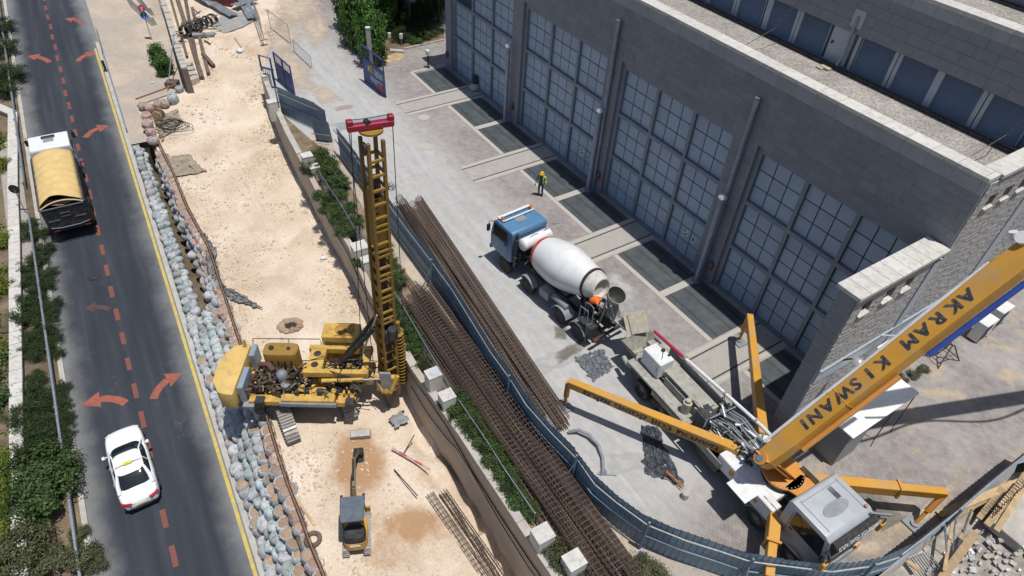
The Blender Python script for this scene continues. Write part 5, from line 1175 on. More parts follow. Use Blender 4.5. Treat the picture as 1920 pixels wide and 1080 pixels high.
# boom
BOOM_ROLL = 24
BA = pl_(at(1436, 862, 3.35)); BB = pl_(at(1935, 470, 12.)); bd = (BB-BA).normalized(); camd = (pl_(V((0, 0, CAM_H)))-BA).normalized()
bn = (camd-bd*camd.dot(bd)).normalized(); bs = bd.cross(bn).normalized()     # bn faces the lettered plate, bs the lower edge
if (at(1700, 800, 0)-at(1600, 700, 0)).dot(V((bs.x*HPU.x-bs.y*HPU.y, bs.x*HPU.y+bs.y*HPU.x, 0))) < 0: bs = -bs
ang = R(BOOM_ROLL); bn, bs = bn*math.cos(ang)-bs*math.sin(ang), bs*math.cos(ang)+bn*math.sin(ang)
BL = (BB-BA).length
def bp_(x, s, n): return BA + bd*x + bs*s + bn*n
b = MB(); rings = []
for x, h, d_ in ((-.25, .24, .26), (.1, .32, .32), (1.2, .37, .32), (BL*.7, .38, .32), (BL*.93, .42, .32), (BL, .38, .32), (BL+.5, .24, .26)):
    rings.append([bp_(x, -h, -d_), bp_(x, h, -d_), bp_(x, h, d_), bp_(x, -h, d_)])
b.loft(rings); BM = b.build('boom', M_BOOM, PU, bevel=.025)
b = MB(); 
for x in (.0,): b.cyl(bp_(x, 0, -.45), bp_(x, 0, .45), .26, n=18); 
b.build('boom_pivot', M_TOWER, BM, smooth=True)
b = MB(); b.cyl(bp_(.0, 0, .45), bp_(.0, 0, .48), .15, n=16); b.build('pivot_pin', M_STEEL, BM)
b = MB(); b.tube([bp_(BL*.33, s, n) for s, n in ((-.385, -.32), (.385, -.32), (.385, .32), (-.385, .32))], .025, 4, closed=True); b.build('weld_collar', M_TOWER, BM)
M_LETTER = mat('faded_black_lettering', (.035, .035, .045), .6, 0, .3, 3, dirt=(.3, .25, .17), dirt_amt=.55, dscale=3)
txt = 'AKRAMKISWANI'; LPX = [1813, 1788, 1759, 1731, 1705, 1655, 1630, 1605, 1581, 1552, 1528, 1508]
PUM = Matrix.Translation(PO) @ Matrix.Rotation(math.atan2(HPU.y, HPU.x), 4, 'Z')
lrot = Matrix((-bd, bn.cross(-bd), bn)).transposed().to_euler()
for ch, lx in zip(txt, LPX):
    x = min((BL*i/400 for i in range(401)), key=lambda q: abs(px_of(PUM @ bp_(q, 0, .32))[0]-lx))
    me = text_mesh(ch, .6, M_LETTER, extrude=.003, sx=1.1); inst(me, 'letter', BM, bp_(x, -.02, .326), lrot)
b = MB(); b.tube([bp_(x, -.52, .1+.03*math.sin(x)) for x in [.4+i*.8 for i in range(int(BL/.8))]], .065, 8); b.build('boom_pipe', M_WHITE, BM, smooth=True)
b = MB(); b.cyl(bp_(BL*.6, .52, -.2), bp_(BL*.98, .62, -.15), .1, n=12); b.build('boom_ram', mat('ram_blue', (.03, .07, .3), .35), BM, smooth=True)
b = MB(); b.cyl(bp_(BL*.12, .5, -.1), bp_(BL*.5, .5, -.2), .1, n=12); b.build('boom_ram', M_TOWER, BM, smooth=True)
b = MB(); b.cyl(bp_(BL+.1, -.3, -.5), bp_(BL+.1, -.3, .5), .22, n=16); b.cyl(bp_(BL-.05, -.62, .1), bp_(BL+.1, -.72, .3), .13, n=12); b.build('knuckle', M_WHITE, BM, smooth=True)
# second boom arm, reaching on over the yard beyond the picture
KW = V((0, 0, 0)); e0 = BB + bd*.1; gdir = pl_(PO+V((.97, .243, 0)))
b = MB(); rings = []
for x in (-.3, .2, 9.5, 14.5): 
    c = e0 + gdir*x + V((0, 0, .05*x)); sd = V((-gdir.y, gdir.x, 0)); rings.append([c+sd*.33+V((0, 0, -.35)), c-sd*.33+V((0, 0, -.35)), c-sd*.33+V((0, 0, .35)), c+sd*.33+V((0, 0, .35))])
b.loft(rings); b.build('boom_arm', M_BOOM, PU, bevel=.02)
b = MB(); b.tube([e0+gdir*x+V((-gdir.y, gdir.x, 0))*(-.65-.25*math.sin(x*.9))+V((0, 0, .2)) for x in [.5+.5*i for i in range(27)]], .06, 7); b.build('boom_pipe', M_WHITE, PU)
# tower legs
b = MB()
for s in (-.34, .34):
    o_ = bn*s*1.25
    b.loft([[TWC+V((-.5, 0, 2.16))+o_*.9, TWC+V((.5, 0, 2.16))+o_*.9, TWC+V((.5, 0, 2.16))+o_*.9+V((.05, .08, 0)), TWC+V((-.5, 0, 2.16))+o_*.9+V((.05, .08, 0))], [BA+o_+V((-.3, 0, .1)), BA+o_+V((.3, 0, .1)), BA+o_+V((.35, .08, .1)), BA+o_+V((-.25, .08, .1))]])
b.build('tower', M_TOWER, PU)
# outriggers
def outrigger(base_l, tip_l, foot, w, h, label=None, text=None, flange=None):
    a = V(base_l); e = V(tip_l); d = (e-a).normalized(); L = (e-a).length; y = V((0, 0, 1)).cross(d).normalized(); z = d.cross(y); b = MB()
    if flange:
        f_ = a + d*L*flange; b.beam(a, f_, w, h); b.beam(f_, e, w*.78, h*.78); ob = b.build('outrigger', M_BOOM, PU, bevel=.02)
        b = MB(); b.beam(f_-d*.05, f_+d*.05, w*1.25, h*1.25); b.build('flange', M_TOWER, ob)
    else:
        b.loft([[a-y*w/2-z*h/2, a+y*w/2-z*h/2, a+y*w/2+z*h/2, a-y*w/2+z*h/2], [e-y*w*.38-z*h*.32, e+y*w*.38-z*h*.32, e+y*w*.38+z*h*.32, e-y*w*.38+z*h*.32]]); ob = b.build('outrigger', M_BOOM, PU, bevel=.02)
    f = V(foot); b = MB(); b.cyl(e, e+(f-e)*.55, .13, n=12); b.cyl(e+(f-e)*.5, f+V((0, 0, .1)), .075, n=12); lg = b.build('jack', M_TOWER, ob, smooth=True)
    b = MB(); b.box(f+V((0, 0, .06)), (.75, .6, .06)); b.cyl(f+V((0, 0, .08)), f+V((0, 0, .18)), .16, n=14); b.build('foot', M_GREY, lg)
    return ob, a, e, d, y, z, L
t1 = pl_(at(1066, 717, 1.75)); ob, a, e, d, y, z, L = outrigger(pl_(at(1384, 848, 1.75)), t1, (t1.x, t1.y, 0), .42, .62)
sgn = 1 if y.dot(camd) > 0 else -1
xf = ((e+y*sgn*.42*.38)-(a+y*sgn*.21)).normalized(); xd = xf if d.cross(z).dot(y*sgn) > 0 else -xf
lm = Matrix((xd, xd.cross(V((0, 0, 1))).normalized().cross(xd), xd.cross(z))).transposed()
words = [text_mesh(w_, .42, M_LETTER, extrude=.002, sx=1.25, align='LEFT') for w_ in 'םרקא ינאוסק ןוטב תובאשמ'.split()]
wid = [max(v_.co.x for v_ in w_.vertices) for w_ in words]; gap = .17; x = -(sum(wid)+gap*3)/2
for w_, q in zip(words, wid):
    inst(w_, 'lettering', ob, a+d*L*.5+y*sgn*(.21-.0504*.5+.004)+V((0, 0, -.02))+xd*x, lm.to_euler()); x += q+gap
t2 = pl_(at(1405, 592, 1.9)); outrigger((5.0, 1.0, 1.75), t2, (t2.x, t2.y, 0), .4, .5)
t3 = pl_(at(1772, 925, 1.6)); f3 = pl_(at(1712, 985, 0)); outrigger((7.3, 1.1, 1.6), t3, (f3.x, f3.y, 0), .42, .5, flange=.66)
t4 = V((9.35, -3.0, 1.35)); outrigger((7.65, -.95, 1.5), t4, (t4.x, t4.y, 0), .42, .5, flange=.5)

# ------------------------------------------------------------------ tipper truck on the road
def road_thing(name, label, cat, a, d): 
    o = thing(name, label, cat, rp(a, d, .004)); o.rotation_euler = frame_rot((RU.x, RU.y, RS), (RD.x*-1, RD.y*-1, 0)).to_euler(); return o
TK = road_thing('tipper_truck', 'tipper truck with white cab and tan tarpaulin over its load driving up the road', 'truck', 42.9, -6.18)
chassis(TK, -1.2, 6.4)
for x in (0, 1.36): wheel(TK, x, .9, ms=WD); wheel(TK, x, -.9, ms=WD)
wheel(TK, 5.3, 1.0); wheel(TK, 5.3, -1.0)
M_TWHITE = mat('truck_white', (.70, .72, .74), .35, 0, .04, 1.5, dirt=(.5, .5, .48), dirt_amt=.3, dscale=2, coat=.2)
tc_ = cab(TK, 4.7, 6.75, 2.3, 1.0, 2.95, M_TWHITE)
b = MB(); b.box((6.0, 0, 2.985), (.3, .8, .03)); b.build('roof_vent', M_BLACK, tc_, bevel=.01)
b = MB(); b.box((4.685, 0, 2.35), (.02, 1.6, .5)); b.build('rear_window', M_GLASS, tc_)
M_TIP = mat('tipper_body_black', (.035, .038, .042), .5, .2, .25, 3, dirt=(.2, .18, .15), dirt_amt=.5, dscale=3)
b = MB(); w = 1.16
for s in (-1, 1): b.box((1.45, s*w, 1.95), (5.5, .07, 1.5)); b.box((1.45, s*(w+.02), 2.68), (5.55, .14, .1))
b.box((1.45, 0, 1.2), (5.5, 2.3, .1)); b.box((4.22, 0, 2.0), (.08, 2.36, 1.55)); tb = b.build('tipper_body', M_TIP, TK, bevel=.012)
for s in (-1, 1):
    for x in (-.9, 0, .9, 1.8, 2.7, 3.6): b = MB(); b.box((x, s*(w+.06), 1.9), (.1, .08, 1.35)); b.build('side_rib', M_TIP, tb)
b = MB(); b.box((-1.3, 0, 1.95), (.08, 2.3, 1.45)); tg = b.build('tailgate', M_TIP, tb, bevel=.02)
b = MB(); b.box((-1.345, 0, 2.66), (.04, 2.3, .06)); b.box((-1.35, .72, 1.75), (.02, .62, .04)); b.box((-1.35, -.72, 1.75), (.02, .62, .04)); b.tube([(-1.4, -1.05, 1.3), (-1.42, -.5, 1.2), (-1.42, .5, 1.2), (-1.4, 1.05, 1.3)], .03, 6); b.build('tailgate_trim', M_STEEL, tg)
b = MB(); b.box((-1.35, 0, 2.2), (.02, .5, .06)); b.box((-1.35, 0, 1.95), (.02, .5, .05)); b.build('tailgate_plate', mat('dim_plate', (.16, .12, .12), .6), tg)
M_TARP = mat('tan_tarpaulin', (.62, .44, .18), .75, 0, .14, 1.6, .5, 3.2, dirt=(.5, .38, .2), dirt_amt=.4, dscale=1.2)
b = MB(); rings = []
for i in range(41):
    x = 4.15 - 5.3*i/40; ring = []
    for j in range(17):
        t = -1+2*j/16; sag = .035*math.sin(x*8.5+2*t*t)+.02*noise.noise((x*3, t*2, 0))
        back = .55*(1-t*t)*max(0, (i-34)/6)
        ring.append((x+.38*max(0, 1-abs(t-.35)*1.1)*(i/40)**8, t*1.17, 2.74+.5*(1-t*t)**.8+sag*(1-t*t*.6)))
    rings.append(ring)
b.loft(rings, caps=False, closed=False); o = b.build('tarpaulin', M_TARP, tb, smooth=True); o.modifiers.new('s', 'SOLIDIFY').thickness = .02
b = MB(); rings = []
for i in range(8):
    x = -.2-.1*i; rings.append([(x, -1.1+2.2*j/10, 2.55+.18*math.sin(j*.8+i)*.6) for j in range(11)])
b.loft(rings, caps=False, closed=False); b.build('load', mat('brown_spoil', (.3, .18, .09), .95, 0, .3, 6, .6, 14), tb, smooth=True)
b = MB(); b.tube([(-1.28, t*1.15, 2.7+.38*(1-t*t)) for t in [-1+.125*i for i in range(17)]], .04, 6); b.build('tarp_hoop', mat('hoop_tan', (.6, .5, .33), .6), tb)
b = MB(); b.box((-1.25, 0, .95), (.1, 2.2, .14)); bu = b.build('rear_bumper', M_DARKSTEEL, TK)
for s in (-1, 1): b = MB(); b.box((-1.31, s*.85, .95), (.03, .32, .1)); b.build('tail_light', M_RED, bu); fender(TK, .68, s*.95, .6, M_BLACK, .9, 35, 145)
b = MB(); b.box((3.1, .95, .85), (1.2, .45, .5)); b.box((3.1, -.95, .85), (1.2, .45, .5)); b.build('fuel_tank', M_DARKSTEEL, TK, bevel=.05)

# ------------------------------------------------------------------ taxi
TX = road_thing('taxi', 'white sedan taxi with yellow roof sign driving up the road', 'car', 23.5, -5.82); TX.rotation_euler.z += R(3); TX.scale = (.965,)*3
M_CARW = mat('white_car_paint', (.80, .81, .82), .22, 0, .015, 1, coat=.6)
secs = [(-2.32, .50, .40, .66), (-2.28, .66, .32, .78), (-2.16, .78, .25, .93), (-1.9, .86, .22, 1.0), (-1.4, .90, .2, 1.0), (-.6, .91, .2, .97), (.4, .91, .2, .95), (1.0, .90, .2, .94), (1.5, .885, .2, .89), (1.95, .84, .22, .80), (2.18, .74, .26, .71), (2.3, .58, .32, .63), (2.35, .40, .38, .56)]
b = MB(); rings = []
for x, w, zb, zt in secs:
    h = zt-zb
    rings.append([(x, -w*.8, zb), (x, -w*.97, zb+h*.15), (x, -w, zb+h*.45), (x, -w*.975, zb+h*.78), (x, -w*.9, zb+h*.93), (x, -w*.72, zt), (x, -w*.3, zt+.03), (x, w*.3, zt+.03), (x, w*.72, zt), (x, w*.9, zb+h*.93), (x, w*.975, zb+h*.78), (x, w, zb+h*.45), (x, w*.97, zb+h*.15), (x, w*.8, zb)])
b.loft(rings); cb = b.build('body', M_CARW, TX, smooth=True); md = cb.modifiers.new('s', 'SUBSURF'); md.levels = 2; md.render_levels = 2
def outl(xr, xf, w, n=32, e=4.):
    c, a = (xr+xf)/2, (xf-xr)/2; o = []
    for i in range(n):
        t = 2*math.pi*i/n; ct, st = math.cos(t), math.sin(t)
        o.append((c+a*math.copysign(abs(ct)**(2/e), ct), w*math.copysign(abs(st)**(2/e), st)))
    return o
b = MB(); b.loft([[(x, y, .9) for x, y in outl(-1.72, 1.18, .80)], [(x, y, 1.0) for x, y in outl(-1.58, 1.02, .775)], [(x, y, 1.22) for x, y in outl(-1.14, .58, .69)], [(x, y, 1.37) for x, y in outl(-.84, .3, .60)]]); b.build('windows', M_GLASS, TX, smooth=True)
b = MB(); b.loft([[(x, y, 1.355) for x, y in outl(-.92, .36, .628)], [(x, y, 1.40) for x, y in outl(-.82, .27, .59)], [(x, y, 1.435) for x, y in outl(-.6, .1, .45)], [(x, y, 1.445) for x, y in outl(-.3, -.1, .15)]]); b.build('roof', M_CARW, TX, smooth=True)
for s in (-1, 1):
    b = MB(); b.tube([(1.0, s*.76, .95), (.66, s*.7, 1.18), (.28, s*.6, 1.375)], .042, 6); b.tube([(-1.62, s*.73, .97), (-1.25, s*.70, 1.16), (-.82, s*.595, 1.375)], [.1, .09, .06], 6); b.tube([(-.3, s*.795, .95), (-.3, s*.71, 1.2), (-.28, s*.625, 1.37)], .03, 6); b.tube([(.3, s*.6, 1.385), (-.82, s*.6, 1.385)], .03, 6); b.build('pillars', M_CARW, TX, smooth=True)
    b = MB(); b.lathe([(.01, -.1), (.09, -.06), (.1, .05), (.03, .09)], 10, Matrix.Translation((.72, s*1.0, .98)) @ Matrix.Rotation(R(90), 4, 'X')); b.beam((.75, s*.85, .95), (.73, s*.95, .97), .05, .03); b.build('mirror', M_CARW, TX, smooth=True)
    b = MB(); b.box((0, 0, 0), (.2, .46, .12)); lo = b.build('tail_light', mat('tail_light_red', (.4, .01, .015), .15), TX, bevel=.03, loc=(-2.17, s*.6, .83)); lo.rotation_euler = (0, R(20), s*R(-24))
    b = MB(); b.box((0, 0, 0), (.3, .3, .1)); lo = b.build('headlight', mat('headlight_lens', (.55, .57, .58), .15), TX, bevel=.03, loc=(2.08, s*.6, .66)); lo.rotation_euler = (0, R(20), s*R(30))
    for x in (.25, -.75): b = MB(); b.box((x-.1, s*.9, .78), (.18, .03, .03)); b.build('door_handle', M_STEEL, TX)
    b = MB()
    for x in (.98, -.28, -1.2): b.box((x, s*.897, .62), (.012, .02, .55))
    b.build('door_seam', M_BLACK, TX)
WC = wheel_meshes(.33, .22)
for x in (1.42, -1.38):
    for s in (-1, 1): wheel(TX, x, s*.79, .33, WC)
b = MB(); b.box((-2.31, 0, .62), (.03, .52, .11)); b.build('number_plate', mat('plate_yellow', (.6, .45, .05), .5), TX); b = MB(); b.box((-2.3, 0, .48), (.05, 1.3, .12)); b.box((-2.25, 0, .79), (.05, .8, .05)); b.build('bumper_trim', M_DARKSTEEL, TX, bevel=.02)
b = MB(); b.tube([(-.42, -.58, 1.43), (-.42, -.3, 1.475), (-.42, .3, 1.475), (-.42, .58, 1.43)], .014, 5); b.build('sign_bar', M_BLACK, TX); b = MB(); b.tube([(-.42, y, 1.5) for y in (-.21, -.19, -.02, 0, .02, .19, .21)], [.02, .075, .085, .06, .085, .075, .02], 10); b.build('roof_sign', mat('taxi_sign_yellow', (.62, .58, .02), .4, 0, .03, 1), TX, smooth=True)
# ------------------------------------------------------------------ drilling rig
RZ0 = -2.2
RG = thing('drilling_rig', 'big yellow crawler drilling rig with tall lattice mast standing in the dig', 'drilling rig', V((-9.5, 19.7, RZ0)), math.atan2(.06, 1))
rloc = Matrix.Rotation(-math.atan2(.06, 1), 4, 'Z')
tdir = (rloc @ V((.53, -.85, 0))).normalized(); tn = V((-tdir.y, tdir.x, 0))
M_SHOE = mat('worn_track_steel', (.36, .345, .32), .55, .4, .2, 5, dirt=(.5, .42, .33), dirt_amt=.6, dscale=4)
def track(parent, c, d, L, w, h, pitch, name='track'):
    n_ = V((-d.y, d.x, 0)); b = MB(); pr = []; r = h/2; n = 10
    for i in range(n+1): t = -math.pi/2+math.pi*i/n; pr.append((L/2-r+r*math.cos(t), r+r*math.sin(t)))
    for i in range(n+1): t = math.pi/2+math.pi*i/n; pr.append((-L/2+r+r*math.cos(t), r+r*math.sin(t)))
    M = Matrix((d, n_, V((0, 0, 1)))).transposed().to_4x4(); M.translation = c
    b.prism([(x*.985, .03+z*.94) for x, z in pr], w*.7, M=M, axis='y', off=-w*.35); t_ = b.build(name, M_DARKSTEEL, parent)
    per = 2*(L-h)+math.pi*h; k_ = int(per/pitch); sh = MB(); 
    for i in range(k_):
        s = per*i/k_
        if s < L-h: x, z, a = -L/2+r+s, h, 0
        elif s < L-h+math.pi*r: q = (s-L+h)/r; x, z, a = L/2-r+r*math.sin(q), r+r*math.cos(q), q
        elif s < 2*(L-h)+math.pi*r: x, z, a = L/2-r-(s-(L-h)-math.pi*r), 0, math.pi
        else: q = math.pi+(s-2*(L-h)-math.pi*r)/r; x, z, a = -L/2+r+r*math.sin(q), r+r*math.cos(q), q
        rt = Matrix.Rotation(a, 3, 'Y'); sh.box((x, 0, z), (pitch*.86, w, .05), M, rt); sh.box(V((x, 0, z))+rt @ V((pitch*.3, 0, .04)), (.035, w, .06), M, rt)
    tag(sh.build('track_shoes', M_SHOE, t_), kind='stuff'); return t_
for s in (-1, 1): track(RG, tn*s*1.38, tdir, 4.4, .62, .92, .17)
b = MB(); b.cyl((0, 0, .75), (0, 0, 1.25), .85, n=24); b.beam(tn*-1.3+V((0, 0, .62)), tn*1.3+V((0, 0, .62)), .9, .4); b.build('undercarriage', M_DARKSTEEL, RG)
b = MB(); b.box((-.1, 0, 1.32), (5.2, 2.3, .18)); b.box((1.9, .45, 1.62), (2.6, 1.1, .4)); b.build('upper_frame', M_RIGY, RG, bevel=.02)
b = MB(); out = [(-3.05, -1.62), (-3.45, -1.5), (-3.85, -.9), (-3.95, -.1), (-3.85, .7), (-3.5, 1.3), (-3.05, 1.42), (-2.75, 1.42), (-2.75, -1.62)]
b.prism(out, 1.05, off=1.38); cw = b.build('counterweight', mat('faded_yellow_counterweight', (.62, .42, .14), .55, 0, .1, 1.5, dirt=(.3, .2, .08), dirt_amt=.5, dscale=2), RG, bevel=.07, seg=2, smooth=True)
b = MB(); b.box((-2.95, 1.25, 2.65), (.1, .12, .5)); b.box((-2.95, -.4, 2.43), (.05, .05, .06)); b.build('lifting_post', M_RIGY, cw)
b = MB()
for y in (-1.0, -.72): b.prism([(y-.05, 2.0), (y+.05, 2.0), (y+.05, 1.75), (y+.11, 1.75), (y, 1.55), (y-.11, 1.75), (y-.05, 1.75)], .01, axis='x', off=-3.6)
b.build('arrow_marks', M_WHITE, cw)
b = MB()
for y in (-.28, 1.2): b.box((1.6, y, 2.45), (3.0, .26, .34))
b.box((.58, .46, 2.44), (.72, 1.5, .3)); b.box((2.9, .46, 2.4), (.3, 1.4, .3)); fr_ = b.build('mast_frame', M_RIGY, RG, bevel=.02)
for y in (.1, .78): b = MB(); b.cyl((.56, y, 2.585), (.56, y, 2.6), .17, n=20); b.build('lightening_hole_shade', M_BLACK, fr_)  # flat black discs paint in the shade of two open holes
b = MB(); pts = outl(-1.9, -.32, .42, 28, 5.); b.loft([[(x, y+.78, z) for x, y in [(p[0], p[1]*k_) for p in pts]] for z, k_ in ((1.45, .95), (1.9, 1.), (2.75, 1.), (2.86, .93))]); tk_ = b.build('oil_tank', M_RIGDARK, RG, smooth=True)
b = MB()
for x in (-1.5, -1.2, -.9, -.6): b.tube([(x, .36, 2.5), (x+.02, .32, 2.0), (x, .35, 1.5)], .035, 6)
b.cyl((-1.55, .8, 2.86), (-1.55, .8, 2.95), .12, n=12); b.cyl((-.75, .8, 2.86), (-.75, .8, 2.93), .09, n=12); b.build('tank_fittings', M_DARKSTEEL, tk_)
M_RADI = mat('radiator_grey', (.25, .31, .36), .5, .1, .15, 3, dirt=(.3, .28, .24), dirt_amt=.5)
for y, w in ((.95, .75), (-.72, 1.25)): b = MB(); b.box((-2.5, y, 2.05), (.26, w, 1.05)); b.build('radiator', M_RADI, RG, bevel=.03)
random.seed(31)
def clutter(name, m, n, lo, hi, smin, smax):
    b = MB()
    for i in range(n):
        c = [random.uniform(a, e) for a, e in zip(lo, hi)]
        if random.random() < .45: b.cyl(c, V(c)+V((random.uniform(-.4, .4), random.uniform(-.4, .4), random.uniform(-.1, .3))), random.uniform(smin, smax)*.4, n=8)
        else: b.box(c, [random.uniform(smin, smax) for k_ in range(3)], rot=Matrix.Rotation(random.uniform(-.3, .3), 3, 'Z'))
    return tag(b.build(name, m, RG), kind='stuff')
clutter('engine_gear', mat('greasy_brown_metal', (.085, .055, .035), .6, .3, .4, 5, dirt=(.2, .13, .06), dirt_amt=.6), 120, (-2.3, -1.1, 1.5), (-.3, .3, 2.2), .05, .24)
clutter('pump_gear', M_DARKSTEEL, 90, (-2.3, -1.2, 1.45), (.4, .2, 2.2), .05, .22)
clutter('valve_gear', M_DARKSTEEL, 60, (.9, -1.1, 1.45), (2.9, 1.0, 2.15), .06, .28)
clutter('yellow_fittings', M_RIGY, 20, (-.6, -1.2, 1.5), (2.6, -.4, 2.1), .05, .24)
clutter('coupling_gear', mat('dull_steel', (.3, .29, .27), .5, .5), 60, (-2.2, -1.1, 1.7), (2.6, .2, 2.3), .03, .12)
b = MB(); b.tube([(-2.1, .35, 2.2), (-1.6, .2, 2.4), (-1.3, -.15, 2.35)], .14, 10); b.build('exhaust', mat('burnt_exhaust', (.11, .05, .045), .7), RG, smooth=True)
b = MB(); b.lathe([(.05, 0), (.24, .02), (.26, .32), (.2, .42), (.08, .5), (.02, .5)], 16, Matrix.Translation((-.86, -.4, 2.15))); b.lathe([(.05, 0), (.2, .02), (.2, .3), (.05, .36)], 14, Matrix.Translation((-.65, -.78, 1.9))); b.build('air_cleaner', mat('cleaner_grey', (.2, .21, .22), .5), RG, smooth=True)
M_HOSE = mat('hydraulic_hose', (.02, .02, .02), .5)
b = MB(); random.seed(17)
for i in range(26):
    p = V((random.uniform(-.6, 2.8), random.uniform(-1.1, .9), random.uniform(1.6, 2.2))); q = V((random.uniform(1.4, 3.8), random.uniform(-.9, .8), random.uniform(1.8, 2.7)))
    b.tube([p, p.lerp(q, .3)+V((0, random.uniform(-.3, .3), random.uniform(.1, .5))), p.lerp(q, .7)+V((0, random.uniform(-.3, .3), random.uniform(.1, .5))), q], random.uniform(.018, .035), 5)
tag(b.build('hoses', M_HOSE, RG), kind='stuff')
b = MB(); b.box((.45, -1.3, 1.75), (2.4, .4, .34)); b.box((-1.5, -1.25, 1.6), (1.5, .4, .3)); b.box((2.1, -1.2, 1.6), (.7, .5, .3)); b.build('side_sill', M_RIGY, RG, bevel=.02)
b = MB(); b.box((.45, -1.52, 1.66), (2.6, .12, .24)); b.build('side_step', M_GREY, RG, bevel=.02)
for x in (-1.72, 2.35): b = MB(); b.box((x, -1.42, 1.68), (.4, .42, .42)); b.build('battery_box', M_DARKSTEEL, RG, bevel=.03)
b = MB(); b.box((-2.25, -1.45, 1.5), (.5, .35, .12)); b.build('footstep', M_GREY, RG)
b = MB(); b.cyl((1.0, -.62, 2.3), (2.9, -.6, 2.42), .1, n=12); b.build('tilt_ram', M_RIGY, RG, smooth=True); b = MB(); b.cyl((2.9, -.6, 2.42), (3.75, -.55, 2.45), .05, n=10); b.build('ram_rod', M_STEEL, RG, smooth=True)
b = MB(); b.box((1.58, 1.78, 2.3), (1.75, .95, 1.8)); op = b.build('operator_cab', M_RIGY, RG, bevel=.05)
b = MB(); b.box((1.5, 1.295, 2.45), (1.3, .02, .75)); b.build('cab_window', M_GLASS, op); b = MB(); b.box((2.46, 1.78, 2.5), (.02, .75, .8)); b.build('cab_window', M_GLASS, op)
b = MB()
for r in (.12, .2, .28, .36, .44): b.tube([(1.75+r*math.cos(t), 1.8+r*math.sin(t)*.9, 3.22) for t in [6.283*i/22 for i in range(22)]], .016, 4, closed=True)
b.box((1.75, 1.4, 3.215), (.9, .025, .03)); b.box((1.75, 2.2, 3.215), (.9, .025, .03)); b.build('roof_guard', M_RIGDARK, op); b = MB(); b.cyl((1.75, 1.8, 3.2), (1.75, 1.8, 3.24), .07, n=10); b.build('guard_boss', mat('boss_red', (.45, .03, .03), .5), op)
b = MB(); b.tube([(-2.6, 1.35, 2.55), (-2.55, 1.35, 2.9), (.6, 1.42, 2.9), (.62, 1.42, 2.5)], .022, 6); b.tube([(-.9, 1.4, 2.9), (-.9, 1.4, 2.2)], .018, 5); b.build('handrail', M_BLACK, RG)
# mast
MXX, MY, MT = 3.92, .12, 14.55; hw = .29
MST = MB()
for sx in (-1, 1):
    for sy in (-1, 1): MST.box((MXX+sx*hw, MY+sy*hw, (MT+.6)/2), (.13, .13, MT-.6))
mast = MST.build('mast', mat('mast_shaded_yellow', (.23, .13, .025), .55, 0, .2, 3, dirt=(.06, .045, .03), dirt_amt=.6, dscale=3), RG, bevel=.012)  # yellow mast posts darkened in the colour for their shade
rg_ = MB(); rg_.box((0, 0, 0), (.09, 2*hw-.02, .09)); rgm = rg_.mesh('rung', M_RIGDARK); rg2 = MB(); rg2.box((0, 0, 0), (2*hw-.02, .09, .09)); rgm2 = rg2.mesh('rung', M_RIGDARK)
z = 1.4; i = 0
while z < 13.9:
    inst(rgm, 'rung', mast, (MXX+hw+.03, MY, z)); inst(rgm2, 'rung', mast, (MXX, MY+hw, z)); inst(rgm2, 'rung', mast, (MXX, MY-hw-.03, z))
    if i % 2 and z > 4 and z < 11.5: inst(rgm2, 'rung', mast, (MXX, MY-hw-.03, z+.25)); inst(rgm, 'rung', mast, (MXX+hw+.03, MY, z+.25))
    z += .62; i += 1
def lat(axis, s, z0, z1):
    """plate on one face of the mast with a row of round holes"""
    b = MB(); n = 16; H_ = (z1-z0); k_ = max(1, int(H_/.62)); hh = H_/k_
    for j in range(k_):
        zc = z0+hh*(j+.5); sq = []; ci = []
        for q in range(n):
            t = 2*math.pi*q/n; c, s_ = math.cos(t), math.sin(t); m_ = max(abs(c), abs(s_)); sq.append((c/m_*(hw-.06), s_/m_*hh/2)); ci.append((c*.17, s_*.17))
        for q in range(n):
            r_ = (q+1) % n; P = [sq[q], sq[r_], ci[r_], ci[q]]
            f = lambda a, e: (MXX+s*hw, MY+a, zc+e) if axis == 'x' else (MXX+a, MY+s*hw, zc+e)
            b.add([f(*p) for p in P], [(0, 1, 2, 3)])
    b.build('holed_plate', M_RIGDARK, mast)
lat('x', -1, 1.2, 9.5); lat('y', 1, 1.2, 9.5)
b = MB(); b.box((MXX-hw+.002, MY, 11.2), (.02, 2*hw-.1, 2.6)); b.box((MXX, MY-hw+.04, 11.), (2*hw-.1, .02, 2.4)); b.build('solid_plate', M_RIGDARK, mast)
b = MB()
for z in (10.6, 10.9, 11.2, 11.5, 11.8, 12.1): b.box((MXX-.12, MY-hw+.025, z), (.16, .01, .1))
b.split('depth_mark', M_BLACK, mast)
b = MB(); b.cyl((MXX, MY, MT+.28), (MXX, MY, MT+.36), .43, n=24); b.build('crown_plate', M_RIGDARK, mast)
b = MB(); b.cyl((MXX-hw-.12, MY-.1, 14.3), (MXX-hw-.02, MY-.1, 14.3), .22, n=18); b.build('sheave', M_DARKSTEEL, mast)
M_HEAD = mat('crown_head_red', (.30, .015, .04), .45, 0, .1, 3)
b = MB(); hd = V((math.cos(R(-12)), math.sin(R(-12)), 0)); c = V((MXX, MY, MT+.5)); b.beam(c-hd*.82, c+hd*.82, .26, .24)
for s in (-1, 1): b.beam(c+hd*s*.72-hd*.11+V((0, 0, .2)), c+hd*s*.72+hd*.11+V((0, 0, .2)), .24, .2)
ch_ = b.build('crown_head', M_HEAD, mast, bevel=.03); b = MB(); b.cyl(c+V((-.12, -.1, .15)), c+V((-.12, .1, .15)), .1, n=12); b.tube([c-hd*.7+V((0, 0, .3)), c+V((0, 0, .27)), c+hd*.7+V((0, 0, .31))], .015, 4); b.build('crown_sheave', M_BLACK, ch_)
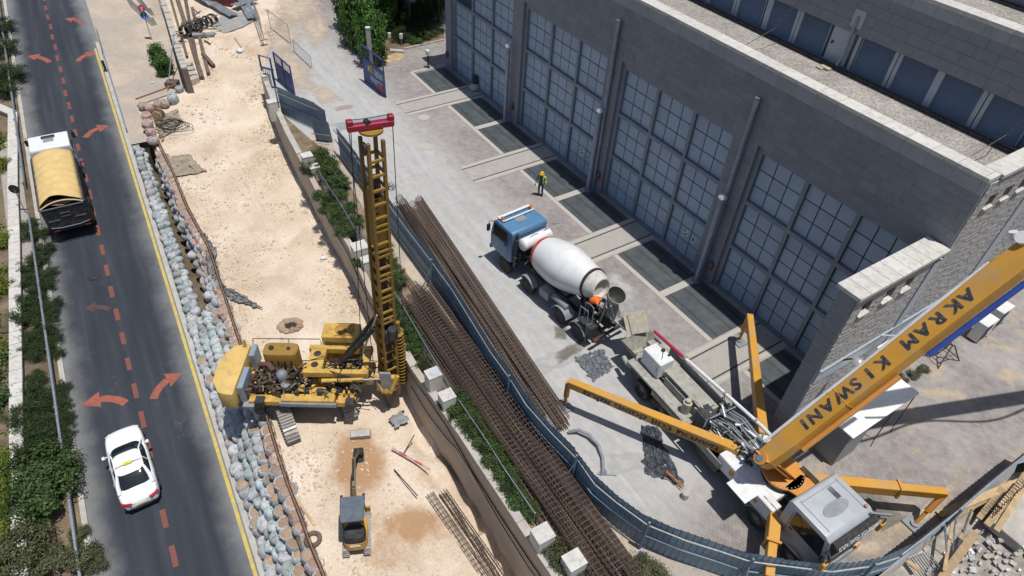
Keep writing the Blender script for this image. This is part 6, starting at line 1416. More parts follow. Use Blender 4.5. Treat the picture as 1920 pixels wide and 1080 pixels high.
b = MB(); q0 = c-hd*.78; b.tube([q0+V((0, -.05, -.1)), V((q0.x-.05, q0.y-.3, 2.6))], .018, 4); b.tube([q0+V((.12, .05, -.1)), V((q0.x-.25, q0.y+.5, 2.9))], .018, 4); q1 = c+hd*.78; b.tube([q1+V((0, 0, -.1)), V((q1.x, q1.y-.1, 1.8))], .018, 4); b.build('hoist_rope', M_BLACK, mast)
b = MB(); b.cyl((MXX, MY, .3), (MXX, MY, 13.), .13, n=14); b.build('kelly_bar', M_DARKSTEEL, mast, smooth=True)
b = MB(); b.box((MXX+.05, MY-.1, 4.9), (.62, .75, .7)); b.cyl((MXX+.05, MY-.55, 4.9), (MXX+.05, MY-.55, 5.5), .22, n=12); b.build('rotary_head', M_DARKSTEEL, mast, bevel=.04)
b = MB()
for i in range(16): z = 1.2+i*.22; t = i*.0; b.lathe([(.12, -.02), (.26, .03), (.26, .06), (.12, .02)], 16, Matrix.Translation((MXX+.62, MY+.35, z)) @ Matrix.Rotation(R(14), 4, 'X'))
b.cyl((MXX+.62, MY+.35, .9), (MXX+.62, MY+.35, 5.2), .1, n=10); b.build('auger', M_RIGDARK, RG, smooth=True)
b = MB(); b.cyl((1.9, .9, 2.5), (MXX-.25, .45, 5.6), .11, n=12); b.build('back_stay', M_BLACK, RG, smooth=True); b = MB(); b.cyl((1.7, .2, 2.5), (MXX-.3, -.1, 5.4), .12, n=12); b.build('back_stay', M_BLACK, RG, smooth=True); b = MB(); b.cyl((2.6, .3, 2.6), (MXX-.1, -.2, 6.3), .045, n=8); b.build('stay_rod', M_STEEL, RG)
b = MB(); b.box((MXX-.05, MY-.45, 1.9), (.9, .24, 1.0)); b.box((MXX-.05, MY+.5, 1.7), (1.0, .24, .7))
for s in (-1, 1): b.beam((MXX-.55*s, MY-.5, 2.5), (MXX-.15*s, MY-.75, 1.5), .16, .16)
b.split('mast_foot', M_RIGY, RG, bevel=.03)
b = MB(); b.prism([(MXX-.27, 2.9), (MXX+.27, 2.9), (MXX+.24, 1.7), (MXX-.24, 1.7)], .12, axis='y', off=MY-.72); b.build('wear_plate', M_GREY, RG, bevel=.03); b = MB(); b.lathe([(.02, -.1), (.14, -.08), (.15, .05), (.06, .13)], 12, Matrix.Translation((MXX, MY-.85, 1.75))); b.build('ball_joint', M_RIGDARK, RG, smooth=True)
b = MB(); b.cyl((MXX+.1, MY-.1, -.3), (MXX+.1, MY-.1, 1.2), .33, n=20); b.build('casing', mat('casing_steel', (.12, .1, .085), .7, .3), RG, smooth=True)

mast.rotation_euler = (0, R(1.7), R(36)); mast.location = V((MXX, MY, 0)) - mast.rotation_euler.to_matrix() @ V((MXX, MY, 0))
# ------------------------------------------------------------------ mini excavator
me_h = V((-.19, .98, 0)).normalized(); MEP = V((-5.72, 12.95, 0)); MEP.z = site_z(MEP.x, MEP.y)+.02
ME = thing('mini_excavator', 'small yellow mini excavator with dark grey canopy reaching across the brown patch', 'excavator', MEP, math.atan2(me_h.y, me_h.x))
for s in (-1, 1): track(ME, V((.1, s*.42, 0)), V((1, 0, 0)), 1.7, .26, .42, .1)
M_MEY = mat('mini_excavator_yellow', (.5, .27, .03), .5, 0, .1, 2, dirt=(.2, .15, .1), dirt_amt=.5)
b = MB(); pts = outl(-.75, .5, .48, 28, 4.); b.loft([[(x, y, z) for x, y in pts] for z in (.48, .62, .95)]); b.build('body', M_MEY, ME, smooth=True)
b = MB(); pts = outl(-.72, -.05, .45, 24, 4.); b.loft([[(x, y, .95) for x, y in pts], [(x*.97, y*.97, 1.25) for x, y in pts], [(x*.9-.02, y*.85, 1.32) for x, y in pts]]); b.build('engine_hood', M_BLACK, ME, smooth=True)
b = MB(); b.box((-.755, 0, .82), (.02, .42, .12)); b.build('rear_plate', M_WHITE, ME)
b = MB()
for x, y in ((-.25, .4), (-.25, -.4), (.55, .43), (.55, -.43)): b.box((x, y, 1.65), (.05, .05, 1.1))
b.build('canopy_posts', M_BLACK, ME)
M_CAN = mat('canopy_grey', (.10, .125, .155), .4, .1, .12, 3, dirt=(.25, .25, .25), dirt_amt=.35)
b = MB(); pts = [(-.42, -.4), (-.36, -.46), (.62, -.5), (.68, -.46), (.68, .46), (.62, .5), (-.36, .46), (-.42, .4)]; b.loft([[(x, y, 2.16) for x, y in pts], [(x, y, 2.22) for x, y in pts], [(x*.95, y*.93, 2.26) for x, y in pts]]); cn = b.build('canopy', M_CAN, ME, bevel=.01)
b = MB()
for y in (-.24, 0, .24): b.box((-.02, y, 2.265), (.6, .03, .02))
b.build('canopy_ribs', M_CAN, cn); b = MB(); b.box((.7, .44, 2.2), (.14, .1, .06)); b.box((.7, -.44, 2.2), (.14, .1, .06)); b.build('work_light', M_BLACK, cn)
b = MB(); b.box((.1, 0, 1.12), (.4, .42, .12)); b.box((-.1, 0, 1.4), (.1, .42, .5)); b.build('seat', M_BLACK, ME, bevel=.03)
b = MB(); b.beam((.6, 0, .75), (1.3, 0, 1.85), .15, .2); b.beam((1.3, 0, 1.85), (2.5, 0, 2.1), .14, .18); b.build('boom', mat('dusty_dark_arm', (.16, .12, .07), .6, 0, .2, 3), ME, bevel=.02)
b = MB(); b.beam((2.45, 0, 2.15), (3.75, 0, .75), .12, .16); b.build('dipper', MATS['dusty_dark_arm'], ME, bevel=.02)
b = MB(); b.cyl((.75, .0, .95), (1.6, 0, 1.78), .05); b.cyl((1.5, 0, 2.15), (2.35, 0, 2.3), .045); b.cyl((2.6, 0, 2.2), (3.5, 0, 1.25), .04); b.build('rams', M_BLACK, ME, smooth=True)
b = MB(); b.prism([(3.6, .8), (3.95, .75), (4.05, .3), (3.8, .06), (3.5, .12), (3.75, .35)], .42, axis='y', off=-.21); b.build('bucket', M_BLACK, ME, bevel=.015)
b = MB(); b.box((1.15, 0, .28), (.08, 1.05, .36)); b.box((.8, .3, .3), (.7, .08, .08)); b.box((.8, -.3, .3), (.7, .08, .08)); b.build('dozer_blade', M_MEY, ME)
t_ = thing('loose_bucket', 'flat grey digging bucket lying beyond the mini excavator arm', 'bucket', site(677, 818), math.atan2(me_h.y, me_h.x))
b = MB(); b.prism([(-.2, .02), (.22, .02), (.25, .2), (.12, .38), (-.22, .3)], .9, axis='y', off=-.45); b.build('shell', mat('worn_bucket_grey', (.3, .29, .28), .5, .4, .2, 4), t_, bevel=.02); b = MB()
for i in range(5): b.box((.27, -.36+i*.18, .05), (.12, .06, .04))
b.build('teeth', M_STEEL, t_)

# ------------------------------------------------------------------ people
def person(name, label, loc, rz, joints, edges, mats, colour, extra):
    t = thing(name, label, 'person', loc, rz)
    me = bpy.data.meshes.new('body'); nm = list(joints); me.from_pydata([joints[k_][0] for k_ in nm], [(nm.index(a), nm.index(e)) for a, e in edges], [])
    o = bpy.data.objects.new('body', me); col.objects.link(o); sk = o.modifiers.new('skin', 'SKIN'); sk.use_smooth_shade = True
    if not me.skin_vertices: 
        bm = bmesh.new(); bm.from_mesh(me); bm.verts.layers.skin.verify(); bm.to_mesh(me); bm.free()
    sv = me.skin_vertices[0].data
    for i, k_ in enumerate(nm): r = joints[k_][1]; sv[i].radius = (r, r) if not isinstance(r, tuple) else r; sv[i].use_root = (k_ == 'pelvis')
    ss = o.modifiers.new('sub', 'SUBSURF'); ss.levels = 1; ss.render_levels = 1
    dg = bpy.context.evaluated_depsgraph_get(); m2 = bpy.data.meshes.new_from_object(o.evaluated_get(dg)); bpy.data.objects.remove(o)
    m2.name = 'body'; m2.materials.clear()
    for m_ in mats: m2.materials.append(m_)
    for p in m2.polygons: p.material_index = colour(p.center); p.use_smooth = True
    inst(m2, 'body', t); extra(t); return t
M_SKIN = mat('skin', (.33, .19, .12), .6); M_NAVY = mat('navy_workwear', (.03, .045, .10), .8); M_BLUEV = mat('blue_shirt', (.045, .11, .28), .8); M_HIVIS = mat('hivis_yellow', (.45, .62, .06), .6); M_HELM = mat('helmet_yellow', (.75, .42, .01), .35); M_BOOT = mat('boot_black', (.02, .02, .02), .7); M_ORSH = mat('hivis_orange', (.8, .15, .02), .65)
def limb(j, e, names, pts, rs):
    for n_, p, r in zip(names, pts, rs): j[n_] = (p, r)
def hands(parent, pos, d):
    b = MB()
    for c, s in pos:
        c = V(c); b.box(c, (.045, .08, .09))
        for i in range(4): b.tube([c+V((.0, -.03+.02*i, -.04)), c+V((.01, -.03+.021*i, -.08-.01*(i in (1, 2)))), c+V((.025, -.03+.021*i, -.105-.01*(i in (1, 2))))], .009, 5)
        b.tube([c+V((.02, .035*s, .01)), c+V((.035, .055*s, -.03)), c+V((.045, .05*s, -.06))], .01, 5)
    return b.build('hands', M_SKIN, parent)
J = {'pelvis': ((0, 0, .95), (.15, .12)), 'waist': ((0, 0, 1.1), (.145, .115)), 'chest': ((.01, 0, 1.32), (.17, .12)), 'neck': ((.01, 0, 1.5), .065), 'head': ((.03, 0, 1.6), .085), 'crown': ((.02, 0, 1.71), .085),
     'hipL': ((0, .1, .9), .1), 'kneeL': ((.06, .12, .5), .072), 'ankL': ((-.02, .13, .1), .052), 'toeL': ((.14, .15, .05), .045), 'hipR': ((0, -.1, .9), .1), 'kneeR': ((-.04, -.12, .5), .072), 'ankR': ((-.16, -.12, .11), .052), 'toeR': ((.0, -.14, .05), .045),
     'shL': ((0, .2, 1.42), .075), 'elL': ((-.08, .27, 1.15), .055), 'wrL': ((.06, .3, .93), .04), 'shR': ((0, -.2, 1.42), .075), 'elR': ((-.04, -.3, 1.16), .055), 'wrR': ((.12, -.34, .98), .04)}
EG = [('pelvis', 'waist'), ('waist', 'chest'), ('chest', 'neck'), ('neck', 'head'), ('head', 'crown'), ('pelvis', 'hipL'), ('hipL', 'kneeL'), ('kneeL', 'ankL'), ('ankL', 'toeL'), ('pelvis', 'hipR'), ('hipR', 'kneeR'), ('kneeR', 'ankR'), ('ankR', 'toeR'), ('chest', 'shL'), ('shL', 'elL'), ('elL', 'wrL'), ('chest', 'shR'), ('shR', 'elR'), ('elR', 'wrR')]
def face(parent, M, m=M_SKIN):
    b = MB(); b.lathe([(.01, -.012), (.018, 0), (.006, .04)], 8, M @ Matrix.Translation((.1, 0, -.02))); b.lathe([(.01, -.02), (.02, 0), (.01, .02)], 6, M @ Matrix.Translation((0, .09, 0))); b.lathe([(.01, -.02), (.02, 0), (.01, .02)], 6, M @ Matrix.Translation((0, -.09, 0))); f = b.build('nose_and_ears', m, parent)
    b = MB(); b.box((0, 0, 0), (.01, .02, .012), M @ Matrix.Translation((.095, .033, .02))); b.box((0, 0, 0), (.01, .02, .012), M @ Matrix.Translation((.095, -.033, .02))); b.box((0, 0, 0), (.01, .045, .01), M @ Matrix.Translation((.09, 0, -.055))); b.build('eyes_and_mouth', M_BOOT, parent)
def ex1(t):
    b = MB(); b.lathe([(.155, 1.665), (.15, 1.675), (.125, 1.69), (.12, 1.75), (.09, 1.80), (.03, 1.825), (.005, 1.826)], 16, Matrix.Translation((.02, 0, 0))); b.box((.15, 0, 1.67), (.1, .16, .012)); b.build('helmet', M_HELM, t, smooth=True)
    v = MB(); rings = []
    for z, w, d in ((.98, .185, .15), (1.15, .185, .15), (1.3, .205, .155), (1.44, .2, .14), (1.5, .12, .1)): rings.append([(d*math.cos(6.283*i/20)+.005, w*math.sin(6.283*i/20), z) for i in range(20)])
    v.loft(rings, caps=False); vs_ = v.build('vest', M_NAVY, t, smooth=True); vs_.modifiers.new('s', 'SOLIDIFY').thickness = .008
    for s in (-1, 1): b = MB(); b.tube([(.12, s*.13, 1.0), (.13, s*.13, 1.3), (.08, s*.13, 1.49), (-.06, s*.13, 1.5), (-.14, s*.13, 1.3), (-.13, s*.13, 1.0)], .03, 6); b.build('reflective_strip', M_HIVIS, vs_)
    b = MB(); b.tube([(0, .2, 1.45), (-.05, .25, 1.28), (-.08, .275, 1.14), (.0, .29, 1.02)], [.085, .075, .068, .055], 8); b.build('sleeve', M_HIVIS, t, smooth=True)
    hands(t, (((.09, .31, .87), -1), ((.15, -.35, .92), 1)), None); face(t, Matrix.Translation((.03, 0, 1.62)))
person('person', 'worker in yellow helmet and navy hi-vis clothes walking by the gratings', at(1012.5, 367), R(-100), J, EG, (M_NAVY, M_BLUEV, M_SKIN, M_BOOT), lambda c: 3 if c.z < .13 else 0 if c.z < .98 and abs(c.y) < .24 else 2 if c.z > 1.49 or (abs(c.y) > .24 and c.z < 1.0) else 1, ex1)
J2 = {'pelvis': ((-.22, 0, .9), (.15, .12)), 'waist': ((-.08, 0, 1.04), (.145, .12)), 'chest': ((.14, 0, 1.16), (.18, .13)), 'neck': ((.31, 0, 1.23), .065), 'head': ((.4, 0, 1.25), .085), 'crown': ((.49, 0, 1.30), .082),
      'hipL': ((-.22, .1, .86), .1), 'kneeL': ((-.12, .13, .48), .072), 'ankL': ((-.22, .13, .1), .052), 'toeL': ((-.06, .15, .05), .045), 'hipR': ((-.22, -.1, .86), .1), 'kneeR': ((-.18, -.13, .48), .072), 'ankR': ((-.28, -.13, .1), .052), 'toeR': ((-.12, -.15, .05), .045),
      'shL': ((.2, .2, 1.17), .08), 'elL': ((.36, .26, .98), .055), 'wrL': ((.56, .2, .95), .04), 'shR': ((.2, -.2, 1.17), .08), 'elR': ((.38, -.26, .99), .055), 'wrR': ((.58, -.18, 1.0), .04)}
def ex2(t):
    M = Matrix.Translation((.43, 0, 1.29)) @ Matrix.Rotation(R(50), 4, 'Y'); b = MB(); b.lathe([(.105, -.02), (.108, .03), (.08, .09), (.02, .115)], 14, M); b.build('hair', mat('dark_hair', (.02, .015, .012), .7), t, smooth=True)
    b = MB(); rings = []
    for x, z, w, d in ((-.2, .98, .17, .14), (-.06, 1.06, .185, .15), (.1, 1.15, .215, .16), (.24, 1.2, .2, .13)): rings.append([(x-.5*d*math.cos(6.283*i/18)*.8, w*math.sin(6.283*i/18), z+d*math.cos(6.283*i/18)) for i in range(18)])
    b.loft(rings, caps=False); j_ = b.build('jacket', M_ORSH, t, smooth=True); j_.modifiers.new('s', 'SOLIDIFY').thickness = .01
    hands(t, (((.62, .2, .93), -1), ((.64, -.18, .98), 1)), None); face(t, Matrix.Translation((.44, 0, 1.25)) @ Matrix.Rotation(R(50), 4, 'Y'))
wp_ = MX.matrix_basis @ V((-.18, .55, 1.43))
person('person', 'worker in orange top bending over the mixer truck hopper', wp_, math.atan2(.770, -.638)+R(205), J2, EG, (M_NAVY, M_ORSH, M_SKIN, M_BOOT), lambda c: 3 if c.z < .13 else 0 if (c.z < .96 and c.x < .1) else 2 if c.x > .34 and abs(c.y) < .12 or c.x > .5 else 1 if c.x < .3 else 0, ex2)
# ------------------------------------------------------------------ top of the picture: trees, gates, broken wall, stores
def tree(p, h, r, label, group, meshes, trunk=.16, n=4):
    t = thing('tree', label, 'tree', p, random.uniform(0, 6), group); b = MB()
    b.tube([(0, 0, -.2), (.1, .05, h*.35), (.05, .15, h*.7)], [trunk, trunk*.75, trunk*.4], 8)
    cr = []
    for i in range(n):
        q = 6.283*i/n+random.random(); e = V((r*.55*math.cos(q), r*.55*math.sin(q), h*random.uniform(.68, .92))); b.tube([(.05, .1, h*.4), e*.55+V((0, 0, h*.28)), e], [trunk*.5, trunk*.35, trunk*.15], 6); cr.append(e)
    cr.append(V((0, 0, h*.95))); b.build('trunk', M_BARK, t)
    for e in cr: inst(random.choice(meshes), 'crown', t, e, (0, 0, random.uniform(0, 6)), (r*.62, r*.62, r*.5))
    return t
random.seed(44)
CR_I = [crown(5200, 1, 1, 1, .16, L_IVY, 41, 60), crown(5200, 1, 1, 1, .16, L_IVY, 42, 55)]
for u, v, r, h in ((676, 62, 1.7, 4.6), (700, 95, 1.35, 3.6), (668, 30, 1.9, 5.), (690, 72, 1.6, 4.3), (715, 40, 1.5, 3.8), (700, 8, 2., 5.)):
    shrub(at(u, v+22), r, h, CR_I, 'bright ivy mass beside the open sign gate', 'ivy at the entrance', cat='ivy', name='ivy')
for u, v, h, r in ((730, -30, 8, 4), (738, 20, 7., 3.6), (748, 55, 6., 2.8), (768, 60, 6.5, 3.0), (785, 15, 7.5, 3.8), (800, 50, 6.2, 2.8), (805, -40, 8, 4.2), (822, 40, 6.5, 2.8)):
    tree(at(u, v), h, r, 'tall dark tree between the ivy and the depot, %s from the left' % nth('dtree'), 'dark trees by the depot corner', CR_D)
for u, v, r, h in ((740, 62, 1.6, 2.4), (770, 52, 1.6, 2.6), (800, 42, 1.6, 2.6), (820, 30, 1.3, 2.2), (752, 78, 1.0, 1.4), (733, 40, 1.5, 3.)): shrub(at(u, v), r, h, CR_D, 'dark understorey shrub beside the depot corner', 'understorey shrubs')
for u, v, r, h in ((796, 72, .9, .9), (812, 66, .8, .8), (780, 80, .7, .6)): shrub(at(u, v), r, h, CR_M, 'low sunlit plant at the paving edge', 'low plants at the paving edge')
b = MB(); q = [at(u, v, .02) for u, v in ((725, 105), (760, 92), (832, 76), (832, 40), (760, 30), (700, 60))]; b.add(q, [tuple(range(6))]); struct(b, 'planting_bed', M_EARTH)
ke = thing('kerb_edge', 'pale kerb along the planted corner by the depot', 'kerb', at(757, 93)); b = MB(); o = at(757, 93); b.beam(V((0, 0, .06)), at(832, 76)-o+V((0, 0, .06)), .16, .14); b.build('stone', M_CONC, ke)
b = MB(); q = [at(u, v, .012) for u, v in ((712, 110), (730, 100), (752, 96), (758, 106), (748, 114), (728, 118))]; b.add(q, [tuple(range(6))]); struct(b, 'straw_patch', ground_mat('dry_straw', (.42, .33, .19), (.33, .25, .13), (.5, .42, .26), 2.))
t_ = thing('utility_boxes', 'two small pale meter boxes on thin posts in the shaded corner', 'meter boxes', at(743, 96)); 
for x in (-.5, .5): b = MB(); b.cyl((x, 0, 0), (x, 0, 1.2), .03, n=6); pst = b.build('post', M_STEEL, t_); b = MB(); b.box((x, 0, 1.35), (.25, .2, .4)); b.build('box', M_WHITE, pst)
b = MB(); b.box((.1, -.2, .1), (1.2, .4, .2)); b.build('plinth', M_CONC, t_)
# sign gate leaf, swung open
M_BLUE = mat('gate_blue', (.02, .055, .2), .5, 0, .15, 2, dirt=(.1, .14, .25), dirt_amt=.4)
g0 = at(684, 152); g1 = at(724, 184); gd_ = (g1-g0); GL = gd_.length; SG = thing('sign_gate', 'open blue gate leaf carrying site notices beside the ivy', 'gate', g0, math.atan2(gd_.y, gd_.x))
b = MB(); b.box((GL/2, 0, 1.05), (GL, .04, 1.9)); b.build('panel', M_BLUE, SG)
b = MB()
for z in (.12, 2.0, 3.0): b.box((GL/2, 0, z), (GL, .08, .08))
for x in (.04, GL/3, 2*GL/3, GL-.04): b.box((x, 0, 1.5), (.07, .07, 3.0))
b.build('frame', M_BLUE, SG)
b = MB()
for i in range(24): b.cyl((GL*i/24, 0, 2.0), (GL*i/24, 0, 3.0), .012, n=4)
for i in range(6): b.cyl((0, 0, 2.1+i*.15), (GL, 0, 2.1+i*.15), .01, n=4)
tag(b.build('mesh_panel', M_DARKSTEEL, SG), kind='stuff')
M_SIGNO = mat('sign_ochre', (.5, .24, .03), .6); M_SIGNR = mat('sign_red', (.45, .04, .035), .6); M_SIGNW = mat('sign_white', (.5, .54, .6), .6)
sgy = -.03
for x, z, w, h, m_ in ((.40, 1.5, .16, .62, M_SIGNO), (.78, .55, .24, .5, M_SIGNR)): b = MB(); b.box((GL*x, sgy, z), (GL*w, .012, h)); b.build('notice', m_, SG)
b = MB()
for x, z, w, h in ((.28, 1.45, .06, .4), (.58, 1.5, .05, .5), (.66, 1.45, .05, .55), (.74, 1.5, .05, .5), (.82, 1.45, .05, .5), (.90, 1.5, .04, .45), (.36, .8, .03, .4), (.42, .75, .03, .45), (.48, .8, .03, .4), (.55, .75, .04, .45), (.62, .7, .03, .4), (.74, .9, .3, .1)): b.box((GL*x, sgy, z), (GL*w, .012, h))
tag(b.build('painted_lettering', M_SIGNW, SG), kind='stuff')
t_ = thing('gate_post', 'tall pale concrete post behind the sign gate', 'post', at(697, 130)); b = MB(); b.box((0, 0, 1.7), (.32, .32, 3.4)); b.build('shaft', M_CONC, t_, bevel=.02); b = MB(); b.box((0, 0, 3.43), (.36, .36, .07)); b.build('cap', M_COPING, t_)
# blue side gate at the wall end
g0 = at(522, 150); g1 = at(553, 178); gd_ = g1-g0; GL = gd_.length; BGt = thing('blue_gate', 'royal blue steel gate leaf standing open at the head of the retaining wall', 'gate', g0, math.atan2(gd_.y, gd_.x))
b = MB(); b.box((GL/2, 0, .85), (GL, .05, 1.3)); b.build('panel', M_BLUE, BGt); b = MB()
for x in (.04, GL/2, GL-.04): b.box((x, 0, 1.15), (.1, .1, 2.3))
for z in (.15, 1.5, 2.25): b.box((GL/2, 0, z), (GL, .09, .09))
b.build('frame', M_BLUE, BGt)
b = MB()
for i in range(16): b.cyl((GL*i/16, 0, 1.5), (GL*i/16, 0, 2.25), .015, n=4)
tag(b.build('bars', M_BLUE, BGt), kind='stuff')
f0 = at(497, 160); BF = thing('blue_portal', 'blue tubular door frame with rusty bars at the retaining wall head', 'door frame', f0, R(-20))
b = MB(); b.tube([(0, 0, 1.2), (0, 0, 2.4), (1.0, 0, 2.4), (1.0, 0, 0)], .07, 6); b.box((.65, -.1, 1.55), (1.1, .12, .1)); b.build('frame', M_BLUE, BF)
for i in range(5): b = MB(); b.cyl((.25+i*.18, -.1, .1), (.25+i*.18, -.1, 1.5), .022, n=6); b.build('bar', M_RUST, BF)
# broken wall and stores at the top left
ow = [at(u, v, .35) for u, v in ((285, -40), (300, 0), (312, 40), (325, 85), (332, 108), (340, 130))]
OW = thing('broken_wall', 'old site wall with crumbling end and brown face beside the pavement', 'wall', (0, 0, 0))
b = MB(); b.loft([[p, p+V((.45, .1, 0)), p+V((.45, .1, -2.6)), p+V((0, 0, -2.6))] for p in ow]); b.build('wall', mat('brown_wall_render', (.2, .155, .125), .9, 0, .2, 2, .4, 12), OW)
for i in range(len(ow)-1):
    for j in range(3):
        p, q = ow[i].lerp(ow[i+1], j/3), ow[i].lerp(ow[i+1], (j+.92)/3); m_ = MB(); m_.beam(p+V((.24, .05, .06-.05*random.random())), q+V((.24, .05, .06)), .46, .14); m_.build('coping_stone', M_CONC, OW, bevel=.015)
for k_ in range(4): m_ = MB(); p = site(352+k_*4, 128+k_*9); m_.box(p+V((0, 0, .2)), (.8, .6, .5), rot=Matrix.Rotation(.3*k_, 3, 'Z')); m_.build('block', M_CONC, OW, bevel=.03)
M_OLDW = mat('weathered_timber', (.13, .10, .08), .9, 0, .35, 3, .5, 20, rnd=.2)
for k_, (a, e, w, lb) in enumerate((((330, -10), (380, 150), .36, 'longest weathered timber beam lying behind the broken wall'), ((345, -20), (372, 128), .3, 'second weathered beam lying beside the longest one'), ((362, 20), (392, 142), .26, 'dark beam whose sawn end points at the sand'), ((382, 108), (402, 128), .3, 'short sawn-off log lying on the sand'), ((318, -10), (352, 110), .2, 'thin grey beam tucked against the broken wall'))):
    A, Bp = site(*a)+V((0, 0, .25+.1*(k_ % 2))), site(*e)+V((0, 0, .2)); t_ = thing('timber_beam', lb, 'beam', A, 0, 'beams behind the broken wall'); b = MB(); b.beam(V((0, 0, 0)), Bp-A, w, w*.85); b.build('beam', M_OLDW, t_, bevel=.03)
p = site(372, 60); t_ = thing('steel_coils', 'heap of dark ribbed mats and coiled steel behind the beams', 'scrap heap', p)
for k_ in range(6):
    b = MB(); 
    for j in range(5): b.tube([(k_*.25-.6+.5*math.cos(q_), -1.2+k_*.55+j*.09, .45+.5*math.sin(q_)) for q_ in [6.283*i/14 for i in range(14)]], .04, 5, closed=True)
    b.build('coil', M_DARKSTEEL, t_)
b = MB(); random.seed(2)
for i in range(30): a0 = V((random.uniform(-1.5, 1.5), random.uniform(-1.8, 2.), random.uniform(.1, .9))); b.beam(a0, a0+V((random.uniform(-1, 1), random.uniform(-1, 1), random.uniform(-.2, .3))), random.uniform(.04, .25), .03)
tag(b.build('scrap', M_OLDW, t_), kind='stuff')
p = site(383, 70); t_ = thing('rolled_mat', 'grey rolled mat lying at the edge of the scrap heap', 'roll', p, R(15)); b = MB(); b.cyl((-.9, 0, .22), (.9, 0, .22), .22, n=14); b.build('roll', M_GREY, t_, smooth=True); b = MB(); b.box((0, .5, .06), (1.8, .9, .03)); b.build('flap', M_GREY, t_)
p = site(410, 10); t_ = thing('red_container', 'dark red open skip at the top edge of the picture', 'skip', p, R(-8)); b = MB(); b.box((0, 0, .6), (2.6, .1, 1.2)); b.box((0, 2.2, .6), (2.6, .1, 1.2)); b.box((-1.3, 1.1, .6), (.1, 2.3, 1.2)); b.box((1.3, 1.1, .6), (.1, 2.3, 1.2)); b.box((0, 1.1, .1), (2.5, 2.1, .08)); b.build('shell', mat('skip_red', (.16, .03, .03), .6), t_)
b = MB(); q = [site(u, v, .07) for u, v in ((395, 48), (420, 25), (470, 22), (475, 38), (455, 50), (420, 62))]; b.add(q, [tuple(range(6))]); tag(b.build('slurry_slab', mat('wet_grey_slurry', (.3, .3, .28), .5, 0, .15, 1.5)), 'flat grey slab of dried slurry on the sand below the red skip', 'slab').modifiers.new('s', 'SOLIDIFY').thickness = .05
for k_, (a, e) in enumerate((((365, -5), (440, 35)), ((452, 0), (475, 40)), ((440, 20), (480, 5)))):
    A, Bp = site(*a)+V((0, 0, .5)), site(*e)+V((0, 0, .3)); t_ = thing('crumpled_sheet', ('long crumpled grey tin sheet above the coils', 'bent tin sheet right of the red skip', 'narrow tin strip across the slurry slab')[k_], 'tin sheet', A); b = MB(); d = Bp-A; n_ = V((-d.y, d.x, 0)).normalized(); b.loft([[d*(i/10)+n_*(s*.45)+V((0, 0, .14*noise.noise((i*.9, s, k_)))) for s in (-1, -.5, 0, .5, 1)] for i in range(11)], caps=False, closed=False); o = b.build('sheet', M_STEEL, t_)
def mesh_fence(a, e, lb, h=2., lean=.0, z=None):
    A = site(*a) if z is None else at(*a, z); Bp = site(*e) if z is None else at(*e, z); d = (Bp-A); L = d.length; t_ = thing('mesh_fence_panel', lb, 'fence panel', A, math.atan2(d.y, d.x), 'temporary mesh fence panels', rot=(lean, 0, math.atan2(d.y, d.x)))
    b = MB(); b.tube([(0, 0, .05), (0, 0, h), (L, 0, h), (L, 0, .05)], .03, 6); b.tube([(0, 0, .25), (L, 0, .25)], .025, 6); b.build('frame', M_STEEL, t_); b = MB()
    for i in range(int(L/.16)): b.cyl((i*.16, 0, .25), (i*.16, 0, h), .005, n=3)
    for i in range(9): b.cyl((0, 0, .25+i*h/9.5), (L, 0, .25+i*h/9.5), .005, n=3)
    tag(b.build('wires', M_STEEL, t_), kind='stuff')
    for x in (0, L): b = MB(); b.box((x, 0, .06), (.25, .6, .12)); b.build('foot', M_CONC, t_)
mesh_fence((480, 35), (497, 85), 'mesh fence panel furthest left on the sand below the slurry slab')
mesh_fence((509, 60), (548, 98), 'mesh fence panel in the middle of the run beside the drive')
mesh_fence((556, 118), (590, 158), 'mesh fence panel nearest the blue gate beside the drive')
b = MB()
for k_ in range(26): p = site(540+random.uniform(-22, 30), 105+random.uniform(-14, 50)); b.beam(p+V((0, 0, .05)), p+V((random.uniform(-.6, .6), random.uniform(-.6, .6), random.uniform(.02, .3))), random.uniform(.04, .3), .04)
tag(b.build('scattered_scrap', M_GREY), 'scattered scrap and offcuts on the sand by the fence panels', 'scrap', kind='stuff')
# road signs, barriers, small palm on the pavement
t_ = thing('traffic_sign', 'pole with a round red sign above a round blue arrow sign', 'sign', rp(*ad(road(285, 75, .1)), .1), 0)
b = MB(); b.cyl((0, 0, 0), (0, 0, 3.), .035, n=8); b.build('pole', M_STEEL, t_)
fd_ = V((.2, -.9, .38)).normalized(); q_ = frame_rot(V((1, .2, 0)), fd_.cross(V((1, .2, 0)))).to_4x4()
for z, m_, m2_ in ((2.75, mat('sign_dim_red', (.30, .05, .06), .5), M_SIGNW), (2.15, mat('sign_blue', (.03, .13, .42), .5), M_SIGNW)):
    b = MB(); b.cyl((0, 0, .03), (0, 0, .05), .31, n=24); M_ = Matrix.Translation((0, 0, z)) @ q_; b.v = [tuple(M_ @ V(p)) for p in b.v]; pl2 = b.build('plate', m_, t_)
    b = MB(); b.prism([(-.03, -.2), (.03, -.2), (.03, .04), (.1, .04), (0, .2), (-.1, .04), (-.03, .04)], .006, off=.052, M=M_); b.build('arrow', m2_, pl2)
